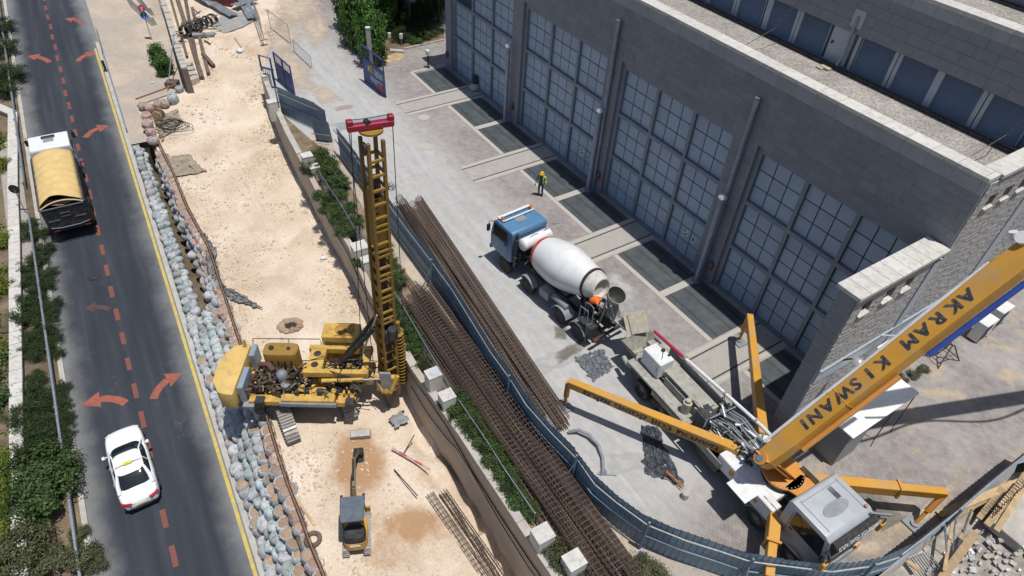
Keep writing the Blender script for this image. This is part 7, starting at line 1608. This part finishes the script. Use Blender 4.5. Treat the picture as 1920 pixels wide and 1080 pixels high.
for k_, (a, e) in enumerate((((232, -20), (252, 15)), ((250, 12), (290, 48)), ((258, -5), (285, 30)))):
    A, Bp = road(*a, .1), road(*e, .1); t_ = thing('road_barrier', ('concrete barrier at the top edge beside the pavement', 'concrete barrier nearest the signpost', 'inner concrete barrier leaning behind the other two')[k_], 'barrier', A, 0, 'barriers by the signpost'); d = Bp-A; n_ = V((-d.y, d.x, 0)).normalized(); b = MB(); b.loft([[c+n_*x+V((0, 0, z)) for x, z in ((-.28, 0), (.28, 0), (.2, .25), (.09, .75), (-.09, .75), (-.2, .25))] for c in (V((0, 0, 0)), d)]); b.build('barrier', M_CONC, t_, bevel=.015)
random.seed(6)
for u, v, r in ((300, 118, .8), (312, 138, .7)): shrub(road(u, v, .2), r, 1.5, CR_I, 'bright green sapling at the broken wall foot', 'saplings at the wall foot')
t_ = thing('scaffold_pole', 'blue-grey pole leaning on the broken wall over the saplings', 'pole', road(314, 172, .1)); b = MB(); b.tube([(0, 0, 0), at(326, 62, 1.2)-t_.location], .04, 6); b.build('pole', M_PIPE, t_)
t_ = thing('timber_rail', 'long plank laid across the head of the gully', 'plank', site(258, 197)+V((0, 0, .5))); b = MB(); b.beam((0, 0, 0), site(333, 167)+V((0, 0, .4))-t_.location, .12, .08); b.build('plank', M_ROPE, t_)
t_ = thing('concrete_pit', 'dark timbered pit at the end of the broken wall', 'pit', road(322, 165, .0)); b = MB(); b.box((.1, .1, .3), (.9, .8, .5)); b.build('boarding', M_OLDW, t_)
# pavement edge rail
t_ = thing('street_bollard', 'dark round bollard beside the fallen barrier on the pavement edge', 'bollard', rp(*ad(road(199, 133, .1)), .1)); b = MB(); b.lathe([(.16, 0), (.16, .06), (.1, .08), (.1, .75), (.13, .8), (.1, .88), (.02, .92)], 12); b.build('shaft', M_DARKSTEEL, t_, smooth=True)
A = rp(*ad(road(183, 62, .1)), .1); Bp = rp(*ad(road(240, 250, .1)), .1); t_ = thing('barrier_rail', 'galvanised rail and fallen crowd barrier along the pavement edge', 'rail', A); b = MB(); b.beam(V((0, 0, .45)), Bp-A+V((0, 0, .35)), .08, .1); b.build('rail', M_STEEL, t_); b = MB(); q = road(186, 80, .1)-A
b.tube([q, q+V((.1, .2, 1.)), q+V((1.6, -2.2, 1.)), q+V((1.5, -2.4, 0))], .03, 6)
for i in range(8): b.tube([q+V((.1+.19*i, .2-.3*i, 1.)), q+V((.1+.19*i, .0-.3*i, .1))], .012, 4)
b.build('crowd_barrier', M_STEEL, t_)

# ------------------------------------------------------------------ things lying about the dig
def cloth(name, pts_px, label, cat, m, dz=.06, wr=.07, n=16, on=site):
    a, e, c, d = [on(*p, dz) for p in pts_px]; b = MB()
    b.loft([[a.lerp(e, i/n).lerp(d.lerp(c, i/n), j/n)+V((noise.noise((i*9.6/n, j*9.6/n, 7))*.22, noise.noise((i*9.6/n, j*9.6/n, 3))*.22, wr*(abs(noise.noise((i*11/n, j*5/n, dz)))*1.6+.5*noise.noise((i*26/n, j*14/n, 2))+.35))) for i in range(n+1)] for j in range(n+1)], caps=False, closed=False)
    o = b.build(name, m, smooth=True); o.modifiers.new('s', 'SOLIDIFY').thickness = .008
    if 'sharp_edge' in o.data.attributes: o.data.attributes.remove(o.data.attributes['sharp_edge'])
    return tag(o, label, cat)
M_GEO = mat('grey_geotextile', (.14, .145, .15), .9, 0, .3, 3, dirt=(.4, .33, .25), dirt_amt=.7, dscale=2)
M_NET = mat('brown_shade_net', (.27, .225, .165), .9, 0, .25, 2, dirt=(.42, .34, .25), dirt_amt=.6, dscale=2)
cloth('shade_net', ((292, 298), (352, 290), (388, 322), (318, 333)), 'brown shade net spread flat on the sand below the cable coil', 'net', M_NET, .07, .05)
cloth('shade_net', ((288, 225), (330, 205), (342, 226), (303, 265)), 'brown net under the cable coil beside the corner sandbags', 'net', M_NET, .07, .05)
cloth('geotextile', ((384, 438), (402, 465), (412, 545), (388, 500)), 'grey geotextile strip lying along the rim sandbags', 'fabric', M_GEO, .08, .1)
cloth('geotextile', ((405, 530), (455, 555), (492, 580), (432, 562)), 'torn grey geotextile tongue reaching onto the sand', 'fabric', M_GEO, .08, .1)
p = site(325, 238, .1); t_ = thing('cable_coil', 'tangled loose coil of black cable on the brown net', 'cable', p); b = MB(); random.seed(12)
for k_ in range(9):
    cx, cy, rr = random.uniform(-.5, .6), random.uniform(-.35, .35), random.uniform(.5, 1.0); b.tube([(cx+rr*1.25*math.cos(q_), cy+rr*.8*math.sin(q_), .06+.05*k_*.5+.06*math.sin(3*q_+k_)) for q_ in [6.283*i/24 for i in range(24)]], .022, 5, closed=True)
b.build('cable', M_BLACK, t_)
p = site(300, 224, .1); t_ = thing('cable_reel', 'wooden cable reel standing beside the cable coil', 'reel', p); b = MB(); b.cyl((0, -.3, .4), (0, -.22, .4), .4, n=18); b.cyl((0, .22, .4), (0, .3, .4), .4, n=18); b.split('flange', M_WOOD, t_, 36); b = MB(); b.cyl((0, -.22, .4), (0, .22, .4), .26, n=16); b.build('drum', M_OLDW, t_)
p = site(545, 612); t_ = thing('capped_bore', 'capped borehole of broken brown stones sunk in the sand', 'borehole', p); random.seed(14)
for i in range(11): b = MB(); q = 6.283*i/11; b.lathe([(.03, -.12), (.2, -.06), (.22, .05), (.08, .14)], 7, Matrix.Translation((.5*math.cos(q), .42*math.sin(q), .03)) @ Matrix.Rotation(random.uniform(-.6, .6), 4, 'X'), jit=.25); b.build('stone', M_FILL, t_)
b = MB(); b.cyl((0, 0, .0), (0, 0, .06), .42, n=14); b.build('hole', mat('dark_hole_shade', (.035, .028, .02), .95), t_)  # flat disc; its near-black colour carries the shade of the hole
random.seed(33)
st_ = MB()
def pebble(p, r):
    vs = [V((1, 0, 0)), V((-1, 0, 0)), V((0, 1, 0)), V((0, -1, 0)), V((0, 0, 1)), V((0, 0, -1))]; st_.add([p+V((q.x*random.uniform(.6, 1.3)*r, q.y*random.uniform(.6, 1.3)*r, q.z*random.uniform(.35, .8)*r)) for q in vs], [(0, 2, 4), (2, 1, 4), (1, 3, 4), (3, 0, 4), (2, 0, 5), (1, 2, 5), (3, 1, 5), (0, 3, 5)])
for i in range(9000):
    a = random.uniform(9, 66); L, Rw = site_edges(a); w = random.random(); 
    w = w if random.random() < .5 else (random.random()**2*.25 if random.random() < .5 else 1-random.random()**2*.22)
    p = L.lerp(Rw, w); 
    if p.y < 23 and (Rw.xy-p.xy).length < 2.8: continue
    if noise.noise((p.x*.35, p.y*.35, 5)) + .25 < random.random()*.5: continue
    p.z = site_z(p.x, p.y)+.03+.1*noise.noise((p.x*.5, p.y*.5, 0)); pebble(p, random.choice((.03, .04, .05, .06, .09)) if random.random() < .97 else random.uniform(.12, .22))
tag(st_.build('rubble', mat('limestone_rubble', (.55, .45, .35), .95, 0, .25, 3)), 'loose limestone chips strewn over the dig floor', 'rubble', kind='stuff')
t_ = thing('marking_pole', 'pink and red striped ranging pole lying beside the wall foot', 'pole', site(735, 840, .25)); e = site(806, 880, .2)-t_.location
for k_ in range(5): b = MB(); b.cyl(e*(k_/5), e*((k_+1)/5), .045, n=8); b.build('band', mat('pole_red', (.42, .06, .09), .6) if k_ % 2 else mat('pole_pink', (.55, .3, .3), .6), t_)
for k_, (a, e) in enumerate((((739, 880), (783, 930)), ((757, 850), (777, 815)))): t_ = thing('steel_rod', ('thin steel rod lying on the sand by the ranging pole', 'short rod crossing the ranging pole')[k_], 'rod', site(*a, .12)); b = MB(); b.cyl((0, 0, 0), site(*e, .25)-t_.location, .025, n=6); b.build('rod', M_DARKSTEEL, t_)
cloth('metal_plate', ((730, 785), (752, 770), (768, 786), (742, 806)), 'dented grey steel plate lying behind the casing', 'plate', M_GREY, .1, .05, 6)
t_ = thing('old_tyre', 'brown worn tyre lying by the rim sandbags', 'tyre', site(587, 1012, .1)); b = MB(); b.tube([(.28*math.cos(q_), .28*math.sin(q_), .05) for q_ in [6.283*i/18 for i in range(18)]], .1, 8, closed=True); b.build('tyre', M_OLDW, t_, smooth=True)
for k_, (a, e) in enumerate((((543, 915), (590, 985)), ((440, 70), (452, 88)))): t_ = thing('loose_board', ('thin board lying along the rim sandbags', 'short board on the sand below the slab')[k_], 'board', site(*a, .08)); b = MB(); b.beam((0, 0, 0), site(*e, .08)-t_.location, .1, .05); b.build('board', M_WOOD, t_)

# ------------------------------------------------------------------ things in the yard
def yat(u, v, dz=0.): return at(u, v, dz)
def clear(m, f):
    nd, lk = m.node_tree.nodes, m.node_tree.links; tr = N(nd, 'ShaderNodeBsdfTransparent'); mx = N(nd, 'ShaderNodeMixShader'); mx.inputs[0].default_value = f; lk.new(tr.outputs[0], mx.inputs[1]); lk.new(nd['Principled BSDF'].outputs[0], mx.inputs[2]); lk.new(mx.outputs[0], nd['Material Output'].inputs[0]); return m
M_PLAST = clear(mat('dark_polythene', (.05, .06, .075), .3, 0, .4, 5, dirt=(.2, .22, .25), dirt_amt=.6, dscale=5), .55)
cloth('polythene_sheet', ((1205, 800), (1228, 800), (1282, 912), (1208, 885)), 'crumpled dark polythene sheet on the concrete under the long outrigger', 'polythene', M_PLAST, .03, .06, 36, yat)
cloth('polythene_sheet', ((1078, 672), (1128, 655), (1150, 690), (1112, 715)), 'clear crumpled polythene beside the mixer truck tail', 'polythene', clear(mat('pale_polythene', (.16, .18, .21), .3, 0, .4, 5, dirt=(.34, .36, .38), dirt_amt=.6, dscale=4), .5), .03, .07, 34, yat)
t_ = thing('hose', 'thick grey delivery hose curving from the hoarding onto the concrete', 'hose', at(1068, 808)); b = MB(); b.tube([at(u, v, z)-t_.location for u, v, z in ((1066, 810, .12), (1085, 806, .3), (1105, 815, .3), (1122, 835, .2), (1130, 858, .12), (1131, 884, .1))], .075, 10); b.build('hose', M_GREY, t_, smooth=True); b = MB(); b.cyl(at(1131, 883, .1)-t_.location, at(1132, 890, .1)-t_.location, .15, n=12); b.box(at(1138, 889, .05)-t_.location, (.8, .08, .05)); b.build('coupling', M_STEEL, t_)
t_ = thing('concrete_lump', 'small concrete test block standing near the polythene', 'block', at(1283, 932)); b = MB(); b.cyl((0, 0, 0), (0, 0, .32), .17, .15, n=12); b.build('block', M_CONC, t_, bevel=.02)
t_ = thing('rust_rod', 'pair of rusty rods lying on the dark polythene', 'rods', at(1248, 885, .3)); b = MB(); b.beam((0, 0, 0), at(1283, 912, .2)-t_.location, .05, .05); b.beam((0.05, .1, 0), at(1280, 916, .2)-t_.location, .04, .04); b.build('rods', mat('rust_orange', (.33, .13, .04), .8), t_)
t_ = thing('wire_tangle', 'loose tangle of rusty wire at the far end of the yard rebar', 'wire', at(728, 353)); b = MB(); random.seed(4)
for k_ in range(6): rr = random.uniform(.2, .55); b.tube([(rr*math.cos(q_)+.2*math.sin(k_), rr*.8*math.sin(q_), .15+.2*math.sin(q_*2+k_)) for q_ in [6.283*i/14 for i in range(14)]], .016, 4, closed=True)
b.build('wire', M_RUST, t_)
def film(m):
    """thin film that breaks up towards its rim"""
    nd, lk = m.node_tree.nodes, m.node_tree.links; b_ = nd['Principled BSDF']; at_ = N(nd, 'ShaderNodeAttribute', attribute_name='cover'); n_ = N(nd, 'ShaderNodeTexNoise'); n_.inputs['Scale'].default_value = 1.6; n_.inputs['Detail'].default_value = 10; n_.inputs['Roughness'].default_value = .7
    tc = N(nd, 'ShaderNodeTexCoord'); lk.new(tc.outputs['Object'], n_.inputs['Vector']); ma = N(nd, 'ShaderNodeMath', operation='ADD'); lk.new(at_.outputs['Fac'], ma.inputs[0]); lk.new(n_.outputs[0], ma.inputs[1])
    r_ = ramp(nd, [(.62, (0,)*3), (1., (.8,)*3)]); lk.new(ma.outputs[0], r_.inputs[0]); tr = N(nd, 'ShaderNodeBsdfTransparent'); mx = N(nd, 'ShaderNodeMixShader'); lk.new(r_.outputs[0], mx.inputs[0]); lk.new(tr.outputs[0], mx.inputs[1]); lk.new(b_.outputs[0], mx.inputs[2]); lk.new(mx.outputs[0], nd['Material Output'].inputs[0]); return m
def stain(pts, m, z=.004, name='slurry_stain'):
    c = [at(u, v, z) for u, v in pts]; mb = MB(); ctr = sum(c, V((0, 0, 0)))/len(c); n = len(c)*4; rings = []
    o = [c[i].lerp(c[(i+1) % len(c)], j/4) for i in range(len(c)) for j in range(4)]
    for f in (1.45, 1.1, .75, .4, .05): rings.append([ctr+(p-ctr)*f for p in o])
    mb.loft(rings, caps=False); ob_ = mb.build(name, m, YARD); a_ = ob_.data.attributes.new('cover', 'FLOAT', 'POINT'); a_.data.foreach_set('value', [k_ for k_ in (0., .22, .38, .5, .55) for i in range(n)]); return ob_
M_PALE = film(mat('pale_slurry_film', (.47, .465, .45), .8, 0, .15, 1.4, dirt=(.42, .41, .4), dirt_amt=.8, dscale=1.2)); M_WET = film(mat('damp_concrete', (.17, .155, .125), .5, 0, .2, 2))
stain(((1140, 500), (1155, 510), (1200, 548), (1190, 585), (1160, 565), (1140, 530)), M_PALE); stain(((1140, 855), (1200, 850), (1210, 875), (1150, 888)), M_PALE); stain(((995, 680), (1060, 655), (1085, 672), (1020, 700)), M_PALE); stain(((1500, 905), (1640, 930), (1690, 965), (1700, 1000), (1665, 1008), (1640, 975)), M_WET, .0045, 'oil_stain'); stain(((1040, 612), (1062, 615), (1060, 635), (1042, 632)), M_WET, .0045, 'oil_stain'); stain(((1045, 660), (1085, 640), (1092, 655), (1050, 680)), M_WET, .005, 'oil_stain')
stain(((630, 200), (660, 196), (662, 202), (634, 208)), film(mat('faded_red_mark', (.42, .27, .27), .8)), .004, 'faded_mark'); stain(((632, 232), (720, 214), (722, 222), (640, 244)), film(mat('faded_blue_mark', (.28, .33, .40), .8)), .0045, 'faded_mark')
M_SANDF = film(ground_mat('tracked_sand', (.56, .46, .355), (.48, .39, .29), (.62, .53, .42), 1.2))
for k_, q in enumerate((((525, -5), (585, -12), (600, 15), (560, 45), (520, 50)), ((500, 45), (545, 35), (565, 70), (540, 100), (505, 95)), ((505, 95), (545, 95), (580, 130), (575, 165), (550, 165), (515, 125)), ((575, 150), (610, 165), (640, 185), (600, 195)), ((560, 40), (600, 20), (620, 60), (590, 90)), ((1650, 1000), (1720, 960), (1800, 890), (1790, 930), (1700, 1020)), ((1560, 1035), (1640, 1010), (1690, 1010), (1640, 1045)))): stain(q, M_SANDF, .0052+.0006*k_, 'tracked_sand')
# shed beside the pier
sd = (at(1716, 725, 0)-at(1590, 815, 0)); SHo = V((14.36, 16.5, 0)); sdir = V((.82, .57, 0)).normalized()
SH = thing('site_shed', 'low grey shed with broad white sheet roof beside the pier', 'shed', SHo, math.atan2(sdir.y, sdir.x))
b = MB(); b.box((.75, 1.15, 1.1), (1.5, 2.3, 2.2)); b.build('walls', mat('shed_grey_panel', (.3, .315, .32), .7, 0, .1, 1.2), SH); 
b = MB(); b.box((2.2, .28, 1.55), (1.5, .06, 1.3)); b.build('dark_panel', M_BLACK, SH)  # plain black sheet hung under the front of the roof
b = MB(); b.box((2.2, 1.15, 2.27), (4.5, 2.5, .07), rot=Matrix.Rotation(R(-1.5), 3, 'Y')); rf = b.build('roof', mat('white_roof_sheet', (.78, .775, .75), .5, 0, .04, 1, dirt=(.6, .52, .4), dirt_amt=.35, dscale=1.5), SH)
rb = MB(); rb.box((0, 0, 0), (4.5, .03, .02)); rbm = rb.mesh('roof_rib', rf.data.materials[0])
for i in range(7): inst(rbm, 'roof_rib', rf, (2.2, .05+i*.36, 2.315), (0, R(-1.5), 0))
b = MB(); b.box((2.5, 2.1, 2.36), (.35, .12, .08)); b.box((1.6, 2.3, 2.36), (.3, .1, .08)); b.build('red_cleat', M_HEAD, rf)
for x in (2.9, 4.35): b = MB(); b.tube([(x, -.05, 2.2), (x-.05, -.1, .03), (x-.5, -.25, .03)], .025, 5); b.build('stay', M_RUST, SH)
b = MB(); b.tube([(4.35, 2.2, 0), (4.35, 2.2, 2.2)], .03, 6); b.build('prop', M_RUST, SH)
# air conditioners and trestle
AC = None
for k_, (u, v) in enumerate(((1822, 637), (1852, 612))):
    p = at(u, v)+V((.35, .25, 0)); t_ = thing('air_conditioner', ('outdoor air conditioner nearer the trestle on the plaza', 'outdoor air conditioner nearer the depot end wall corner')[k_], 'air conditioner', p, PSI+R(90), 'air conditioners by the end wall')
    b = MB(); b.box((0, 0, .68), (1.15, .55, 1.2)); bx_ = b.build('casing', M_WHITE, t_, bevel=.03); b = MB()
    for z in (.4, .98): b.cyl((-.15, .276, z), (-.15, .29, z), .25, n=18); b.cyl((-.15, -.276, z), (-.15, -.29, z), .25, n=18)
    b.build('fan_grille', M_BLACK, bx_); b = MB(); b.box((-.3, -.281, .68), (.5, .012, 1.05)); b.build('coil_panel', M_DARKSTEEL, bx_); b = MB()
    for x in (-.45, .45): b.box((x, 0, .04), (.08, .6, .08))
    b.build('feet', M_DARKSTEEL, t_)
TRo = at(1765, 672); t_ = thing('steel_trestle', 'brown folding steel trestle standing on the plaza', 'trestle', TRo, R(25)); 
for s in (-1, 1): b = MB(); b.tube([(-.75, s*.45, 0), (-.1, s*.1, 1.05), (.1, s*.1, 1.05), (.75, s*.45, 0)], .035, 6); b.tube([(-.4, s*.27, .5), (.4, s*.27, .5)], .025, 6); b.build('leg_frame', M_RUST, t_)
b = MB(); b.tube([(-.6, -.4, .2), (-.6, .4, .2)], .025, 6); b.tube([(.6, -.4, .2), (.6, .4, .2)], .025, 6); b.tube([(0, -.12, 1.05), (0, .12, 1.05)], .05, 6); b.build('spreader', M_RUST, t_)
random.seed(52)
for k_, (u, v) in enumerate(((1712, 705), (1690, 712), (1730, 695))): shrub(at(u, v), .35, .3, CR_Y, 'dry weed tuft by the depot end wall', 'weed tufts', tr=.01)
# ------------------------------------------------------------------ building rubble beyond the hoarding
b = MB(); q = [V((p.x+.1, p.y-.1, -.5)) for p in HOARD[20:]] + [V((45, 20, -.5)), V((45, -10, -.5)), V((10, -10, -.5))]; b.add(q, [tuple(range(len(q)))]); struct(b, 'rubble_ground', ground_mat('rubble_dust', (.34, .31, .27), (.2, .18, .155), (.52, .5, .46), 1.1, bscale=14))
b = MB(); b.loft([[V((p.x+.12, p.y-.12, -.5)), V((p.x+.02, p.y-.02, .0)), V((p.x-.1, p.y+.1, 0))] for p in HOARD[19:]], caps=False, closed=False); struct(b, 'yard_edge', M_CONC)
planks = [((1760, 965), (1945, 890), .3, .5), ((1765, 980), (1900, 905), .3, .35), ((1850, 985), (1935, 880), .25, .55), ((1868, 995), (1925, 905), .22, .6), ((1835, 972), (1880, 915), .22, .45), ((1885, 940), (1945, 862), .25, .6), ((1765, 1085), (1830, 998), .3, .5), ((1800, 1010), (1822, 960), .12, .6), ((1770, 1070), (1790, 960), .12, .7), ((1875, 950), (1912, 905), .2, .7), ((1702, 1052), (1725, 1070), .2, .15)]
for k_, (a, e, w, z) in enumerate(planks):
    A, Bp = at(*a, z-.4), at(*e, z-.2); t_ = thing('plank', '%s sawn plank in the rubble heap beyond the hoarding, counted from the near left' % ['first', 'second', 'third', 'fourth', 'fifth', 'sixth', 'seventh', 'eighth', 'ninth', 'tenth', 'eleventh'][k_], 'plank', A, 0, 'planks in the rubble'); b = MB(); b.beam((0, 0, 0), Bp-A, w, .05); b.build('plank', M_WOOD, t_)
SLo = at(1885, 985, .0); t_ = thing('concrete_slab', 'grey concrete slab with starter bars in the rubble beyond the hoarding', 'slab', SLo+V((.3, 0, 0)), R(35)); b = MB(); b.box((.6, 0, -.1), (2.6, 1.4, .5)); b.build('slab', M_CONC, t_, bevel=.03)
for i in range(16): b = MB(); b.tube([(-.6+i*.17, .6, .1), (-.6+i*.17+random.uniform(-.05, .05), .75, .5), (-.6+i*.17, 1.0, .55)], .02, 4); b.build('starter_bar', M_DARKSTEEL, t_)
b = MB(); random.seed(71); wb_ = MB()
for i in range(420):
    u, v = random.uniform(1690, 1960), random.uniform(880, 1120)
    if v < 1090-(u-1690)*.80+20: continue
    p = at(u, v, -.42); m_ = wb_ if random.random() < .4 else b
    s = random.uniform(.06, .3); m_.box(p+V((0, 0, random.uniform(0, .15))), (s, s*random.uniform(.3, 1), random.uniform(.01, .1)), rot=Matrix.Rotation(random.uniform(0, 3), 3, 'Z') @ Matrix.Rotation(random.uniform(-.5, .5), 3, 'X'))
tag(b.build('broken_masonry', M_CONC), 'broken masonry scattered beyond the hoarding in the near right corner', 'rubble', kind='stuff'); tag(wb_.build('scrap_sheeting', mat('torn_white_sheeting', (.5, .52, .54), .4, .2, .2, 4)), 'torn white sheeting scattered through the corner rubble', 'scrap', kind='stuff')
for k_, (a, e) in enumerate((((1772, 985), (1778, 1080)), ((1822, 955), (1795, 1030)))): A = at(*a, 1.2); t_ = thing('prop_tube', ('upright steel prop among the rubble planks', 'leaning steel prop among the rubble planks')[k_], 'prop', A); b = MB(); b.cyl((0, 0, 0), at(*e, -.4)-A, .04, n=8); b.build('tube', M_STEEL, t_)
t_ = thing('steel_grid', 'small steel grating leaning in the corner rubble', 'grating', at(1735, 1062, -.3), R(20)); b = MB()
for i in range(9): b.box((-.5+i*.12, 0, .1), (.025, .9, .03))
for y in (-.45, .45): b.box((0, y, .1), (1.05, .04, .04))
b.build('grid', M_STEEL, t_)

# ------------------------------------------------------------------ litter
for u, v, z, m_, lb, r_ in ((1203, 1040, .03, mat('blue_litter', (.05, .1, .4), .5), 'crushed blue plastic bottle at the foot of the hoarding', .14), (606, 484, None, M_WHITE, 'white rag lying on the sand left of the retaining wall', .2), (690, 1000, None, M_WHITE, 'white scrap of sack beside the mini excavator', .12), (450, 96, None, M_WHITE, 'white torn sack on the sand above the blue gate', .35), (286, 155, None, M_WHITE, 'white litter on the pavement below the sapling', .12), (612, 375, .4, M_WHITE, 'white bag caught in the shrubs behind the retaining wall', .14)):
    p = at(u, v, z) if z is not None else (road(u, v, .12) if u < 300 else site(u, v, .02)); b = MB(); b.lathe([(r_*.3, 0), (r_, .03), (r_*.8, r_*.5), (r_*.2, r_*.7)], 9, jit=.3); t_ = tag(b.build('litter', m_, loc=p, smooth=True), lb, 'litter')
